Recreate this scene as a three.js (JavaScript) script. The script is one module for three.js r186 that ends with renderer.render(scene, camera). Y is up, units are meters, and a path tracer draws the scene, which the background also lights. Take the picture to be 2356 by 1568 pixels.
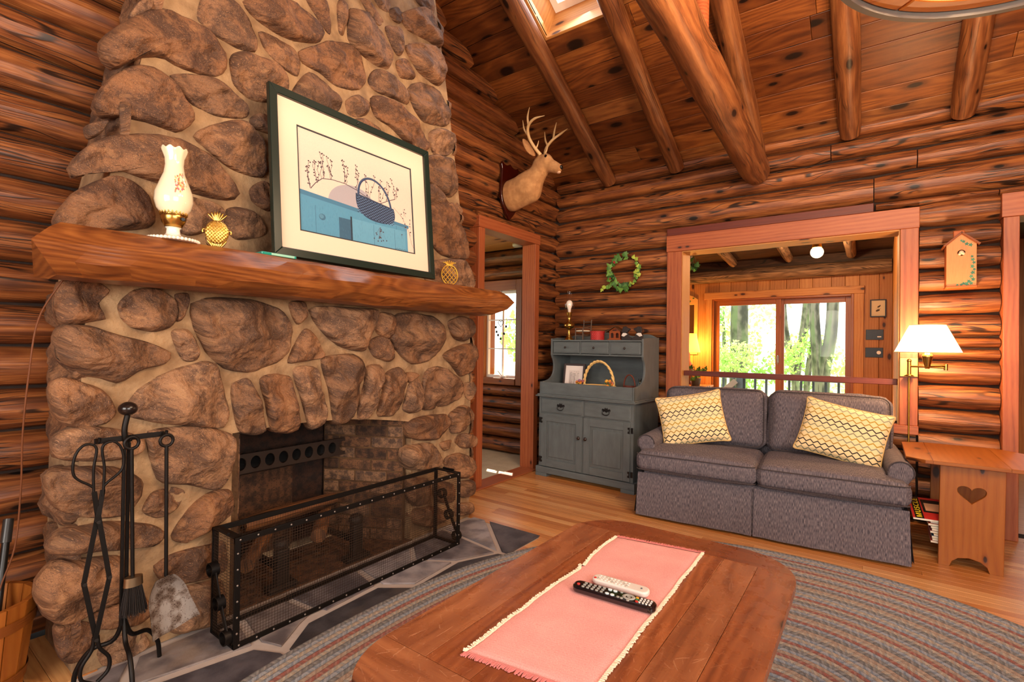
import * as THREE from 'three';
import { RoundedBoxGeometry } from 'three/addons/geometries/RoundedBoxGeometry.js';
import { ImprovedNoise } from 'three/addons/math/ImprovedNoise.js';
import { MarchingCubes } from 'three/addons/objects/MarchingCubes.js';
import { RectAreaLightUniformsLib } from 'three/addons/lights/RectAreaLightUniformsLib.js';
import { mergeGeometries, mergeVertices, toCreasedNormals } from 'three/addons/utils/BufferGeometryUtils.js';

// ---------------------------------------------------------------- camera, sky, daylight, exposure
const scene = new THREE.Scene();
const camera = new THREE.PerspectiveCamera(68.79, 2356 / 1568, 0.05, 120);
camera.position.set(2.628, 1.17, 4.354);
camera.rotation.set(0.467 * Math.PI / 180, 36.04 * Math.PI / 180, 0.748 * Math.PI / 180, 'YXZ');
scene.add(camera);
const renderer = new THREE.WebGLRenderer({ antialias: true });
renderer.toneMapping = THREE.LinearToneMapping;
renderer.toneMappingExposure = 1.18;
renderer.shadowMap.enabled = true;
RectAreaLightUniformsLib.init();

scene.background = new THREE.Color().setRGB(1.0, 1.02, 1.0);
scene.backgroundIntensity = 3.0;
const SUN_TOWARDS = new THREE.Vector3(0.43, -0.85, 0.62);
const sun = new THREE.DirectionalLight(0xfff2dc, 14);
sun.position.copy(SUN_TOWARDS).multiplyScalar(-14).add(new THREE.Vector3(0, 1, 1));
sun.target.position.set(0, 1, 1);
sun.castShadow = true;
sun.shadow.mapSize.set(2048, 2048);
Object.assign(sun.shadow.camera, { left: -9, right: 9, top: 9, bottom: -9, near: 0.5, far: 40 });
scene.add(sun, sun.target);
// fill from added windows behind and beside the viewpoint; daylight through the skylight
function windowLight(w, h, x, y, z, tx, ty, tz, power, color = 0xfff4e8) {
  const l = new THREE.RectAreaLight(color, power, w, h);
  l.position.set(x, y, z);
  l.lookAt(tx, ty, tz);
  scene.add(l);
}
windowLight(2.3, 1.35, 2.5, 1.62, 6.62, 2.5, 1.5, 0, 10.5);
windowLight(2.1, 1.35, 5.06, 1.62, 4.3, 0, 1.5, 4.3, 9.5);
windowLight(0.48, 1.0, 0.905, 3.74, 1.72, 1.4, 0.5, 3.2, 6, 0xeef4ff);
// ---------------------------------------------------------------- helpers
const V = (x, y, z) => new THREE.Vector3(x, y, z);
const perlin = new ImprovedNoise();
const noise = (x, y = 0, z = 0) => perlin.noise(x + 31.7, y + 17.3, z + 5.1);
const fbm = (x, y, z = 0, o = 4) => { let s = 0, a = 0.5; for (let i = 0; i < o; i++) { s += a * noise(x, y, z); x *= 2.03; y *= 2.03; z = z * 2.03 + 7; a *= 0.5; } return s; };
function rng(seed) { let s = seed * 2654435761 | 0; return () => { s = (s + 0x6d2b79f5) | 0; let t = Math.imul(s ^ (s >>> 15), 1 | s); t = (t + Math.imul(t ^ (t >>> 7), 61 | t)) ^ t; return ((t ^ (t >>> 14)) >>> 0) / 4294967296; }; }
const lerp = (a, b, t) => a + (b - a) * t, clamp = (x, a, b) => Math.min(b, Math.max(a, x));
const smooth = (a, b, x) => { const t = clamp((x - a) / (b - a), 0, 1); return t * t * (3 - 2 * t); };
const mix3 = (a, b, t) => [lerp(a[0], b[0], t), lerp(a[1], b[1], t), lerp(a[2], b[2], t)];
const taken = new Map();
function numbered(name) { const n = taken.get(name) || 0; taken.set(name, n + 1); return n ? name + '_' + String(n).padStart(3, '0') : name; }
function shadows(m) { m.castShadow = true; m.receiveShadow = true; return m; }
function thing(name, label, category, at = [0, 0, 0], turn = 0, group) {
  const o = new THREE.Group(); o.name = numbered(name); o.position.set(...at); o.rotation.y = turn;
  o.userData = { label, category }; if (group) o.userData.group = group;
  scene.add(o); return o;
}
function struct(name, label, category) {
  const o = new THREE.Group(); o.name = numbered(name); o.userData = { label, category, kind: 'structure' };
  scene.add(o); return o;
}
function part(parent, name, geo, mat, label) {
  const m = shadows(new THREE.Mesh(geo, mat)); m.name = name; if (label) m.userData.label = label;
  parent.add(m); return m;
}
function place(m, x, y, z, rx = 0, ry = 0, rz = 0) { m.position.set(x, y, z); m.rotation.set(rx, ry, rz); return m; }
function plain(g) {   // the attributes every merged geometry shares
  g = g.index ? g.toNonIndexed() : g;
  for (const k of Object.keys(g.attributes)) if (!['position', 'normal', 'uv'].includes(k)) g.deleteAttribute(k);
  if (!g.attributes.uv) g.setAttribute('uv', new THREE.BufferAttribute(new Float32Array(g.attributes.position.count * 2), 2));
  if (!g.attributes.normal) g.computeVertexNormals();
  return g;
}
const merge = (list) => mergeGeometries(list.map(plain));
// uv in metres, grain along the named axis
function grain(g, axis = 'x', du = 0, dv = 0) {
  g = plain(g);
  const p = g.attributes.position, n = g.attributes.normal, uv = g.attributes.uv, A = 'xyz'.indexOf(axis);
  for (let t = 0; t < p.count; t += 3) {
    const s = [0, 0, 0];
    for (let k = 0; k < 3; k++) { s[0] += n.getX(t + k); s[1] += n.getY(t + k); s[2] += n.getZ(t + k); }
    const a = s.map(Math.abs), d = a.indexOf(Math.max(...a));
    let U = A, W;
    if (d === A) { U = (A + 1) % 3; W = (A + 2) % 3; } else W = 3 - A - d;
    for (let k = 0; k < 3; k++) { const c = [p.getX(t + k), p.getY(t + k), p.getZ(t + k)]; uv.setXY(t + k, c[U] + du, c[W] + dv); }
  }
  return g;
}
let grainSeed = 1;
function box(w, h, d, axis = 'x', r = 0.004) {
  r = Math.min(r, w * 0.45, h * 0.45, d * 0.45); grainSeed += 0.618;
  return grain(new RoundedBoxGeometry(w, h, d, 1, r), axis, (grainSeed * 1.37) % 3, (grainSeed * 0.73) % 3);
}
const boxAt = (w, h, d, x, y, z, axis, r) => box(w, h, d, axis, r).translate(x, y, z);
function span(x0, x1, y0, y1, z0, z1, axis, r) { return boxAt(x1 - x0, y1 - y0, z1 - z0, (x0 + x1) / 2, (y0 + y1) / 2, (z0 + z1) / 2, axis, r); }
function tube(pts, r, seg = 24, rad = 8, closed = false) {
  return new THREE.TubeGeometry(new THREE.CatmullRomCurve3(pts.map((p) => Array.isArray(p) ? V(...p) : p), closed, 'centripetal'), seg, r, rad, closed);
}
function taper(pts, radii, seg = 20, rad = 8) {   // a tube whose radius runs through radii
  const g = tube(pts, 1, seg, rad), c = new THREE.CatmullRomCurve3(pts.map((p) => V(...p)), false, 'centripetal'), p = g.attributes.position, q = V(0, 0, 0);
  for (let i = 0; i <= seg; i++) {
    const f = i / seg * (radii.length - 1), k = Math.min(Math.floor(f), radii.length - 2), r = lerp(radii[k], radii[k + 1], f - k), o = c.getPointAt(i / seg);
    for (let j = 0; j <= rad; j++) { const n = i * (rad + 1) + j; q.fromBufferAttribute(p, n).sub(o).multiplyScalar(r).add(o); p.setXYZ(n, q.x, q.y, q.z); }
  }
  g.computeVertexNormals(); return g;
}
function rod(a, b, r, rad = 8) {
  const A = V(...a), B = V(...b), g = new THREE.CylinderGeometry(r, r, A.distanceTo(B), rad, 1);
  g.applyQuaternion(new THREE.Quaternion().setFromUnitVectors(V(0, 1, 0), B.clone().sub(A).normalize()));
  return g.translate((A.x + B.x) / 2, (A.y + B.y) / 2, (A.z + B.z) / 2);
}
function bar(a, b, w, h, up = [0, 1, 0]) {   // a flat bar from a to b
  const A = V(...a), B = V(...b), m = new THREE.Matrix4().lookAt(A, B, V(...up)), g = box(w, h, A.distanceTo(B), 'z', 0.001);
  return g.applyMatrix4(m).translate((A.x + B.x) / 2, (A.y + B.y) / 2, (A.z + B.z) / 2);
}
const lathe = (pts, seg = 32) => new THREE.LatheGeometry(pts.map((p) => new THREE.Vector2(p[0], p[1])), seg);
const poly = (pts) => { const s = new THREE.Shape(); pts.forEach(([x, y], i) => i ? s.lineTo(x, y) : s.moveTo(x, y)); s.closePath(); return s; };
function extrude(shape, depth, bevel = 0.003, seg = 1, curve = 10) {
  return new THREE.ExtrudeGeometry(shape, { depth: depth - 2 * bevel, bevelEnabled: bevel > 0, bevelSize: bevel, bevelThickness: bevel, bevelOffset: -bevel, bevelSegments: seg, curveSegments: curve }).translate(0, 0, bevel);
}
function clip(pts, nx, ny, c) {   // keeps the side nx*x + ny*y <= c of a polygon
  const out = [];
  for (let i = 0; i < pts.length; i++) {
    const a = pts[i], b = pts[(i + 1) % pts.length], da = nx * a[0] + ny * a[1] - c, db = nx * b[0] + ny * b[1] - c;
    if (da <= 0) out.push(a);
    if (da * db < 0) { const t = da / (da - db); out.push([lerp(a[0], b[0], t), lerp(a[1], b[1], t)]); }
  }
  return out;
}
function roundRect(x0, x1, y0, y1, r, n = 10) {
  const out = [];
  for (const [cx, cy, a0] of [[x1 - r, y1 - r, 0], [x0 + r, y1 - r, 90], [x0 + r, y0 + r, 180], [x1 - r, y0 + r, 270]])
    for (let i = 0; i <= n; i++) { const a = (a0 + 90 * i / n) * Math.PI / 180; out.push([cx + r * Math.cos(a), cy + r * Math.sin(a)]); }
  return out;
}
// soft upholstery: a rounded, puffed box
function cushion(w, h, d, r, puff = [0, 0, 0], seed = 1, wob = 0.004, n = [20, 8, 16]) {
  let g = new THREE.BoxGeometry(w, h, d, ...n); const p = g.attributes.position;
  for (let i = 0; i < p.count; i++) {
    const v = V(p.getX(i), p.getY(i), p.getZ(i)), u = [v.x / w * 2, v.y / h * 2, v.z / d * 2];
    const q = V(clamp(v.x, -w / 2 + r, w / 2 - r), clamp(v.y, -h / 2 + r, h / 2 - r), clamp(v.z, -d / 2 + r, d / 2 - r)), e = v.clone().sub(q);
    if (e.lengthSq() > 1e-9) v.copy(q).add(e.normalize().multiplyScalar(r));
    const fx = 1 - u[0] * u[0], fy = 1 - u[1] * u[1], fz = 1 - u[2] * u[2], f = Math.sqrt;
    v.x += Math.sign(u[0]) * Math.abs(u[0]) * puff[0] * f(Math.max(0, fy * fz)); v.y += u[1] * puff[1] * f(Math.max(0, fx * fz)); v.z += u[2] * puff[2] * f(Math.max(0, fx * fy));
    const k = wob * fbm(v.x * 6 + seed, v.y * 6, v.z * 6 + seed * 3, 3) * 2;
    p.setXYZ(i, v.x + k, v.y + k, v.z + k);
  }
  g.deleteAttribute('uv'); g.deleteAttribute('normal'); g = mergeVertices(g, 1e-5); g.computeVertexNormals();
  return grain(g, 'x', seed, seed * 0.37);
}
// meshes the zero level of a distance field
function sdfMesh(field, min, max, res = 48) {
  const mc = new MarchingCubes(res, new THREE.MeshStandardMaterial(), false, false, 120000); mc.isolation = 0;
  const at = (i, a) => lerp(min[a], max[a], i / res);   // grid point i sits at (i - res/2)/(res/2)
  for (let k = 0; k < res; k++) for (let j = 0; j < res; j++) for (let i = 0; i < res; i++) mc.field[i + j * res + k * res * res] = -field(at(i, 0), at(j, 1), at(k, 2));
  mc.update();
  let g = new THREE.BufferGeometry();
  const P = new Float32Array(mc.positionArray.subarray(0, mc.count * 3));
  for (let i = 0; i < P.length; i++) { const a = i % 3; P[i] = lerp(min[a], max[a], (P[i] + 1) / 2); }
  g.setAttribute('position', new THREE.BufferAttribute(P, 3));
  g = mergeVertices(g, 1e-5); g.computeVertexNormals(); return plain(g);
}
const smin = (a, b, k) => { const h = clamp(0.5 + 0.5 * (b - a) / k, 0, 1); return lerp(b, a, h) - k * h * (1 - h); };
function cone(px, py, pz, a, b, ra, rb) {   // distance to a tapered capsule
  const bx = b[0] - a[0], by = b[1] - a[1], bz = b[2] - a[2], t = clamp(((px - a[0]) * bx + (py - a[1]) * by + (pz - a[2]) * bz) / (bx * bx + by * by + bz * bz), 0, 1);
  return Math.hypot(px - a[0] - bx * t, py - a[1] - by * t, pz - a[2] - bz * t) - lerp(ra, rb, t);
}
// ---------------------------------------------------------------- textures (colours in sRGB 0..255)
function tex(w, h, mx, my, fn, srgb = true) {   // one uv unit is a metre; the image covers mx by my metres
  const d = new Uint8Array(w * h * 4);
  for (let j = 0; j < h; j++) for (let i = 0; i < w; i++) {
    const c = fn(i / w, j / h, i, j), k = (j * w + i) * 4;
    d[k] = clamp(c[0], 0, 255); d[k + 1] = clamp(c[1], 0, 255); d[k + 2] = clamp(c[2], 0, 255); d[k + 3] = 255;
  }
  const t = new THREE.DataTexture(d, w, h); t.magFilter = THREE.LinearFilter; t.minFilter = THREE.LinearMipmapLinearFilter; t.generateMipmaps = true;
  t.wrapS = t.wrapT = THREE.MirroredRepeatWrapping; t.repeat.set(1 / mx, 1 / my); if (srgb) t.colorSpace = THREE.SRGBColorSpace; t.needsUpdate = true;
  return t;
}
function woodTex(o) {
  const { w = 1024, h = 512, mx = 1.6, my = 0.6, base, dark, light = base, seed = 1, rings = 26, wave = 1.6, fine = 1, patch = 0, knots = 0, streak = 0.5, checks = 0 } = o;
  const R = rng(seed), K = Array.from({ length: knots }, () => [R() * mx, R() * my, (o.knot ?? 0.008) + R() * (o.knot ?? 0.008) * 1.7]);
  const t = tex(w, h, mx, my, (a, b) => {
    let x = a * mx, y = b * my, knot = 0, ring = 0;
    for (const [kx, ky, kr] of K) {
      const dx = (x - kx) / 2.2, dy = y - ky, q = Math.hypot(dx, dy) / kr;
      if (q < 9) { y += Math.sign(dy || 1) * kr * 0.9 * Math.exp(-q * 0.55) * -1; knot = Math.max(knot, 1 - smooth(0.55, 1.15, q)); ring = Math.max(ring, Math.exp(-Math.abs(q - 1.2) * 2) * 0.5); }
    }
    const n0 = fbm(x * 0.9 + seed, y * 4, seed, 3), n1 = fbm(x * (o.lx ?? 3) + seed, y * (o.ly ?? 34), seed * 2.1, 4), n2 = noise(x * 9, y * 260, seed) + 0.7 * noise(x * 22, y * 140, seed + 4);
    const r = 0.5 + 0.5 * Math.sin((y * rings + n0 * wave * 3) * 6.283);
    let t = 0.38 + n1 * 0.85 * streak + (r - 0.5) * 0.32 + n2 * 0.13 * fine;
    let c = t < 0.5 ? mix3(light, base, clamp(t * 2, 0, 1)) : mix3(base, dark, clamp(t * 2 - 1, 0, 1));
    if (patch) { const p = smooth(0.06, 0.3, fbm(x * 2.6 + 9, y * 20, seed * 3, 4)); c = mix3(c, light, p * patch); const q = smooth(0.1, 0.34, fbm(x * 2.0 + 40, y * 26, seed * 5, 4)); c = mix3(c, dark, q * patch); }
    if (checks) { const wv = fbm(x * 1.7 + 60, y * 7, seed * 2, 2), k = Math.max(smooth(0.26, 0.4, fbm(x * 1.1 + 3, y * 26, seed * 7, 3)), smooth(0.9, 0.985, 1 - Math.abs(noise(x * 2.1 + 8, y * 42 + wv * 5, seed * 3)) * 1.25) * smooth(-0.12, 0.12, fbm(x * 3, y * 5, seed * 9, 2))); c = mix3(c, [dark[0] * 0.35, dark[1] * 0.35, dark[2] * 0.35], k * checks); }
    return mix3(mix3(c, dark, ring), [dark[0] * 0.45, dark[1] * 0.4, dark[2] * 0.4], knot);
  });
  for (let n = 0; n < (o.scratches ?? 0); n++) {   // fine pale scratches worn through the varnish
    let x = R() * w, y = R() * h, a = R() * 6.28, k = 0.15 + R() * 0.45; const len = 4 + R() * R() * 46, d = t.image.data;
    for (let i = 0; i < len; i++) { const p = ((Math.floor(y) + h) % h * w + (Math.floor(x) + w) % w) * 4; for (let c = 0; c < 3; c++) d[p + c] = lerp(d[p + c], [214, 170, 138][c], k); x += Math.cos(a); y += Math.sin(a); a += (R() - 0.5) * 0.14; }
  }
  return t;
}
const STD = (o) => new THREE.MeshStandardMaterial(o);
const tinted = (m, color, extra = {}) => { const k = m.clone(); k.color = new THREE.Color(color); Object.assign(k, extra); return k; };
function woodMat(t, o = {}) { return STD({ map: t, bumpMap: t, bumpScale: o.bump ?? 0.0012, roughness: o.rough ?? 0.55, color: o.color ?? 0xffffff, ...(o.more || {}) }); }
function canvasTex(w, h, draw) {
  const c = document.createElement('canvas'); c.width = w; c.height = h; const g = c.getContext('2d'); draw(g, w, h);
  const t = new THREE.CanvasTexture(c); t.colorSpace = THREE.SRGBColorSpace; t.magFilter = THREE.LinearFilter; return t;
}
function fitUV(g, ax, ay, x0, x1, y0, y1) {   // planar uv 0..1 over a rectangle
  g = plain(g); const p = g.attributes.position, uv = g.attributes.uv, get = (i, a) => [p.getX(i), p.getY(i), p.getZ(i)]['xyz'.indexOf(a)];
  for (let i = 0; i < p.count; i++) uv.setXY(i, (get(i, ax) - x0) / (x1 - x0), (get(i, ay) - y0) / (y1 - y0));
  return g;
}
// ---------------------------------------------------------------- materials
const T = {
  log: woodTex({ w: 2048, base: [114, 61, 28], dark: [44, 22, 12], light: [168, 104, 54], lx: 2, ly: 75, seed: 3, rings: 12, wave: 1.2, patch: 0.45, checks: 0.75, streak: 0.65, knots: 6 }),
  rafter: woodTex({ base: [106, 59, 30], dark: [58, 30, 17], light: [148, 94, 52], lx: 1.6, ly: 60, seed: 23, rings: 14, wave: 1.2, patch: 0.22, checks: 0.5, streak: 0.55, knots: 4 }),
  ceil: woodTex({ base: [122, 71, 34], dark: [66, 34, 17], light: [154, 98, 48], seed: 5, rings: 22, wave: 2.0, knots: 10, knot: 0.013, streak: 0.7 }),
  trim: woodTex({ base: [150, 76, 40], dark: [104, 46, 24], light: [166, 94, 53], seed: 7, rings: 36, wave: 0.7, knots: 3, streak: 0.45 }),
  pine: woodTex({ base: [206, 148, 84], dark: [160, 100, 50], light: [222, 170, 104], seed: 9, rings: 30, wave: 1.0, knots: 5, streak: 0.35 }),
  oak: woodTex({ base: [202, 146, 90], dark: [156, 100, 56], light: [218, 166, 108], seed: 11, rings: 48, wave: 0.8, streak: 0.55, fine: 1.6 }),
  table: woodTex({ base: [134, 78, 46], dark: [86, 44, 26], light: [160, 100, 62], scratches: 900, seed: 15, rings: 16, wave: 1.6, knots: 3, streak: 0.6 }),
  mantel: woodTex({ base: [136, 80, 38], dark: [70, 36, 18], light: [178, 116, 58], seed: 17, rings: 40, wave: 4.2, streak: 0.5, fine: 1.4 }),
  gray: woodTex({ base: [112, 84, 62], dark: [52, 38, 30], light: [152, 122, 94], seed: 19, rings: 12, wave: 2.0, patch: 0.6, checks: 0.8, streak: 0.8 }),
};
const stoneTex = tex(1024, 1024, 0.9, 0.9, (a, b) => {
  const x = a * 9, y = b * 9, n = fbm(x * 1.1, y * 1.1, 2, 5), m = fbm(x * 7, y * 7, 9, 3), s = noise(x * 34, y * 34, 4), q = noise(x * 60, y * 60, 8);
  let c = mix3([150, 116, 92], [88, 66, 54], smooth(-0.28, 0.3, n + m * 0.5));
  c = mix3(c, [190, 154, 124], smooth(0.34, 0.52, s + m * 0.35) * 0.8); c = mix3(c, [44, 33, 28], smooth(0.3, 0.55, q - m * 0.3) * 0.8);
  return mix3(c, [178, 146, 118], smooth(0.18, 0.34, fbm(x * 2.4 + 20, y * 2.4, 6, 4)) * 0.45);
});
const stoneBump = tex(512, 512, 0.5, 0.5, (a, b) => { const x = a * 6, y = b * 6, v = 128 + 170 * fbm(x, y, 3, 6); return [v, v, v]; }, false);
const mortarTex = tex(512, 512, 0.8, 0.8, (a, b) => { const x = a * 8, y = b * 8, n = fbm(x, y, 1, 4), s = noise(x * 40, y * 40, 4); return mix3(mix3([160, 128, 92], [122, 94, 66], smooth(-0.3, 0.35, n)), [112, 82, 60], smooth(0.35, 0.6, s) * 0.5); });
const M = {
  log: woodMat(T.log, { bump: 0.006, rough: 0.5 }),
  chink: STD({ color: 0x2a1a12, roughness: 0.95 }),
  ceil: ['#ffffff', '#dcc8b6', '#fff0dc', '#bca490'].map((c) => woodMat(T.ceil, { color: c, rough: 0.38 })),
  rafter: woodMat(T.rafter, { bump: 0.003, rough: 0.4 }),
  trim: woodMat(T.trim, { rough: 0.5 }), trimDark: woodMat(T.trim, { rough: 0.55, color: 0x9a6a62 }),
  pine: ['#e2d4c2', '#d4c2ae', '#c8b49c'].map((c) => woodMat(T.pine, { color: c, rough: 0.55 })),
  floor: ['#ffffff', '#f0e2d0', '#e4ccb2', '#fff2e0', '#d8bc9e'].map((c) => woodMat(T.oak, { color: c, rough: 0.28, bump: 0.0006 })),
  tableTop: ['#ffffff', '#eedccc', '#dcc4b0', '#fff0e0'].map((c) => woodMat(T.table, { color: c, rough: 0.3, bump: 0.0006 })),
  mantel: woodMat(T.mantel, { rough: 0.34, bump: 0.002, color: 0xd2c4b8 }),
  sidePine: woodMat(T.pine, { color: 0xb08a58, rough: 0.4 }),
  grayLog: woodMat(T.gray, { bump: 0.006, rough: 0.7 }), grayBoard: woodMat(T.gray, { bump: 0.001, rough: 0.7, color: 0x8a7466 }),
  stone: ['#f6e6cc', '#e0ccb0', '#ecd4b2', '#d2bea2', '#dabe9a'].map((c) => STD({ map: stoneTex, bumpMap: stoneBump, bumpScale: 0.03, roughness: 0.8, color: c })),
  mortar: STD({ map: mortarTex, bumpMap: stoneBump, bumpScale: 0.02, roughness: 0.92 }),
  iron: STD({ color: 0x1c1816, roughness: 0.5, metalness: 0.7 }), ironFlat: STD({ color: 0x241f1c, roughness: 0.6, metalness: 0.5 }),
  brass: STD({ color: 0xc29a50, roughness: 0.26, metalness: 1 }), brassOld: STD({ color: 0xb08838, roughness: 0.38, metalness: 1 }),
  white: STD({ color: 0xf2ece2, roughness: 0.4 }), black: STD({ color: 0x0d0c0c, roughness: 0.4 }),
  milk: new THREE.MeshPhysicalMaterial({ color: 0xf6ead6, roughness: 0.16, clearcoat: 0.5 }),
  glass: new THREE.MeshPhysicalMaterial({ color: 0xffffff, roughness: 0.0, transmission: 1, thickness: 0, ior: 1.15 }),
  leaf: ['#436e28', '#628c32', '#2b5220', '#a4b440'].map((c) => new THREE.MeshPhysicalMaterial({ color: c, roughness: 0.6, side: THREE.DoubleSide })),
};
// ---------------------------------------------------------------- the room shell
const SLOPE = 0.506, EAVE = 2.79, ALPHA = Math.atan(SLOPE), ROOM_X = 5.2, ROOM_Z = 6.8, RIDGE = ROOM_Z / 2;
const ceilAt = (z) => EAVE + SLOPE * Math.min(z, ROOM_Z - z);
const logR = rng(77);
// a peeled log along x, centred on the origin
function logGeo(len, ry, rz, seed, step = 0.09, rad = 16, rough = 1) {
  const n = Math.max(6, Math.round(len / step)), pos = [], uv = [], idx = [];
  for (let i = 0; i <= n; i++) {
    const x = -len / 2 + len * i / n, w = 1 + rough * 0.07 * noise(x * 1.3 + seed * 9, seed), cy = rough * 0.008 * noise(x * 0.9 + seed * 5, 3, seed);
    const end = Math.min(1, 0.9 + Math.min(i, n - i) * 0.08);
    for (let j = 0; j <= rad; j++) {
      const a = j / rad * Math.PI * 2, k = w * end * (1 + rough * 0.035 * noise(x * 3.5 + seed, Math.cos(a) * 1.6, Math.sin(a) * 1.6 + seed));
      pos.push(x, cy + Math.sin(a) * ry * k, Math.cos(a) * rz * k); uv.push(x + seed * 1.7, a * (ry + rz) / 2 + seed * 0.61);
    }
  }
  for (let i = 0; i < n; i++) for (let j = 0; j < rad; j++) { const a = i * (rad + 1) + j, b = a + rad + 1; idx.push(a, a + 1, b, b, a + 1, b + 1); }
  for (const e of [0, n]) {   // end grain
    const c = pos.length / 3; pos.push(-len / 2 + len * e / n, 0, 0); uv.push(seed, 0);
    for (let j = 0; j <= rad; j++) { const s = (e * (rad + 1) + j) * 3; pos.push(pos[s], pos[s + 1], pos[s + 2]); uv.push(seed + pos[s + 1], pos[s + 2]); }
    for (let j = 0; j < rad; j++) e ? idx.push(c, c + 2 + j, c + 1 + j) : idx.push(c, c + 1 + j, c + 2 + j);
  }
  const g = new THREE.BufferGeometry();
  g.setAttribute('position', new THREE.Float32BufferAttribute(pos, 3)); g.setAttribute('uv', new THREE.Float32BufferAttribute(uv, 2)); g.setIndex(idx); g.computeVertexNormals();
  return g;
}
let logSeed = 0;
function addLog(parent, axis, a, b, y0, y1, plane, mat = M.log, depth = 0.09) {
  if (b - a < 0.05) return;
  logSeed++;
  const m = part(parent, 'log', logGeo(b - a, (y1 - y0) / 2 * 0.95, depth, logSeed * 0.37, 0.09, 18, 0.6), mat);
  m.position.set(axis === 'x' ? (a + b) / 2 : plane, (y0 + y1) / 2, axis === 'x' ? plane : (a + b) / 2);
  if (axis === 'z') m.rotation.y = Math.PI / 2;
}
const cut = (list, a, b) => list.flatMap(([p, q]) => [[p, Math.min(q, a)], [Math.max(p, b), q]].filter(([s, t]) => t - s > 0.04));

// floor: strip oak laid along x
const floor = struct('floor', 'honey-coloured narrow strip oak floor', 'floor');
part(floor, 'subfloor', span(-0.2, ROOM_X + 0.2, -0.2, -0.02, -3.25, ROOM_Z + 0.2, 'x', 0), M.chink);
{
  const W = 0.057, R = rng(5), rest = [];
  for (let row = 0; row * W < ROOM_Z + 0.2; row++) {
    const z0 = -0.16 + row * W, zc = z0 + W / 2, start = zc > 1.75 && zc < 3.97 ? 0.985 : -0.02;
    if (zc > 3.8 && zc < 3.97) part(floor, 'floor_board', span(-0.02, 0.405, -0.02, 0, z0 + 0.0006, z0 + W - 0.0006, 'x', 0.0012), M.floor[row % 5]);
    let x = start;
    let len = 0.3 + R() * 1.1;
    while (x < ROOM_X) {
      const e = Math.min(ROOM_X, x + len); len = 0.7 + R() * 1.3;
      const g = () => span(x, e - 0.001, -0.02, 0, z0 + 0.0006, z0 + W - 0.0006, 'x', 0.0012);
      if (zc < 2.2) part(floor, 'floor_board', g(), M.floor[Math.floor(R() * 5)]); else rest.push(g());
      x = e;
    }
  }
  part(floor, 'floor_boards', merge(rest), M.floor[1]).userData.kind = 'stuff';
  part(floor, 'far_floor', span(-0.1, 4.6, -0.02, 0, -3.2, -0.17, 'x', 0), M.floor[0]);
}

// ceiling: pine planks on log rafters; local axes x, y = out through the roof, z = up the slope
const ceiling = struct('ceiling', 'sloping knotty pine plank ceiling with log rafters', 'ceiling');
ceiling.position.set(0, EAVE, 0); ceiling.rotation.x = -ALPHA;
const SKY = { x0: 0.668, x1: 1.145, s0: 1.43, s1: 2.585 }, SLEN = RIDGE / Math.cos(ALPHA);
{
  const R = rng(21), W = 0.165;
  for (let k = 0; k * W < SLEN + 0.3; k++) {
    const s0 = -0.22 + k * W, s1 = s0 + W;
    let spans = [[-0.1, ROOM_X + 0.05]];
    if (s1 > SKY.s0 + 0.01 && s0 < SKY.s1) spans = cut(spans, SKY.x0, SKY.x1);
    const cutAt = [0.9 + R() * 1.6, 2.9 + R() * 1.2];
    for (const c of cutAt) spans = cut(spans, c - 0.0005, c + 0.0005);
    for (const [a, b] of spans) part(ceiling, 'ceiling_plank', span(a, b, 0, 0.02, s0 + 0.0016, s1 - 0.0016, 'x', 0.004), M.ceil[Math.floor(R() * 4)]);
  }
  for (const [a, b, s, t] of [[-0.3, SKY.x0 - 0.02, -0.5, SLEN], [SKY.x1 + 0.02, ROOM_X + 0.3, -0.5, SLEN], [SKY.x0 - 0.02, SKY.x1 + 0.02, -0.5, SKY.s0 - 0.02], [SKY.x0 - 0.02, SKY.x1 + 0.02, SKY.s1 + 0.02, SLEN]])
    part(ceiling, 'roof_deck', span(a, b, 0.03, 0.2, s, t, 'x', 0), M.chink);
  let n = 0;
  for (const x of [0.59, 1.22, 1.86, 2.478, 3.09, 3.72, 4.34, 4.97]) {
    const g = logGeo(SLEN + 0.02, 0.068, 0.072, 40 + n++ * 1.3, 0.08, 18, 1.5);
    place(part(ceiling, 'rafter', g, M.rafter), x, -0.055, SLEN / 2 - 0.01, 0, Math.PI / 2, 0);
  }
}
const tie = struct('trim', 'heavy round log tie beam crossing below the rafters', 'beam');
tie.name = 'trim_1';
{
  const a = V(1.87, 2.555, 0.06), b = V(1.87, 2.75, 2.6), g = logGeo(a.distanceTo(b) * 2.4, 0.108, 0.108, 71.3, 0.09, 20, 1.3), d = b.clone().sub(a).normalize();
  const m = part(tie, 'tie_beam', g, M.rafter); m.quaternion.setFromUnitVectors(V(1, 0, 0), d); m.position.copy(a).addScaledVector(d, a.distanceTo(b) * 1.2);
  part(tie, 'strut', rod([1.87, 2.7, 1.66], [1.87, 3.52, 1.62], 0.045, 12), woodMat(T.trim, { rough: 0.5 }));
}
const ceilingBack = struct('ceiling', 'pine plank ceiling behind the ridge', 'ceiling');
ceilingBack.position.set(0, EAVE, ROOM_Z); ceilingBack.rotation.set(-ALPHA, 0, 0); ceilingBack.rotation.x = ALPHA;
part(ceilingBack, 'ceiling_plank', span(-0.2, ROOM_X + 0.2, 0, 0.2, -SLEN - 0.02, 0.5, 'x', 0), M.ceil[0]);

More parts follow.
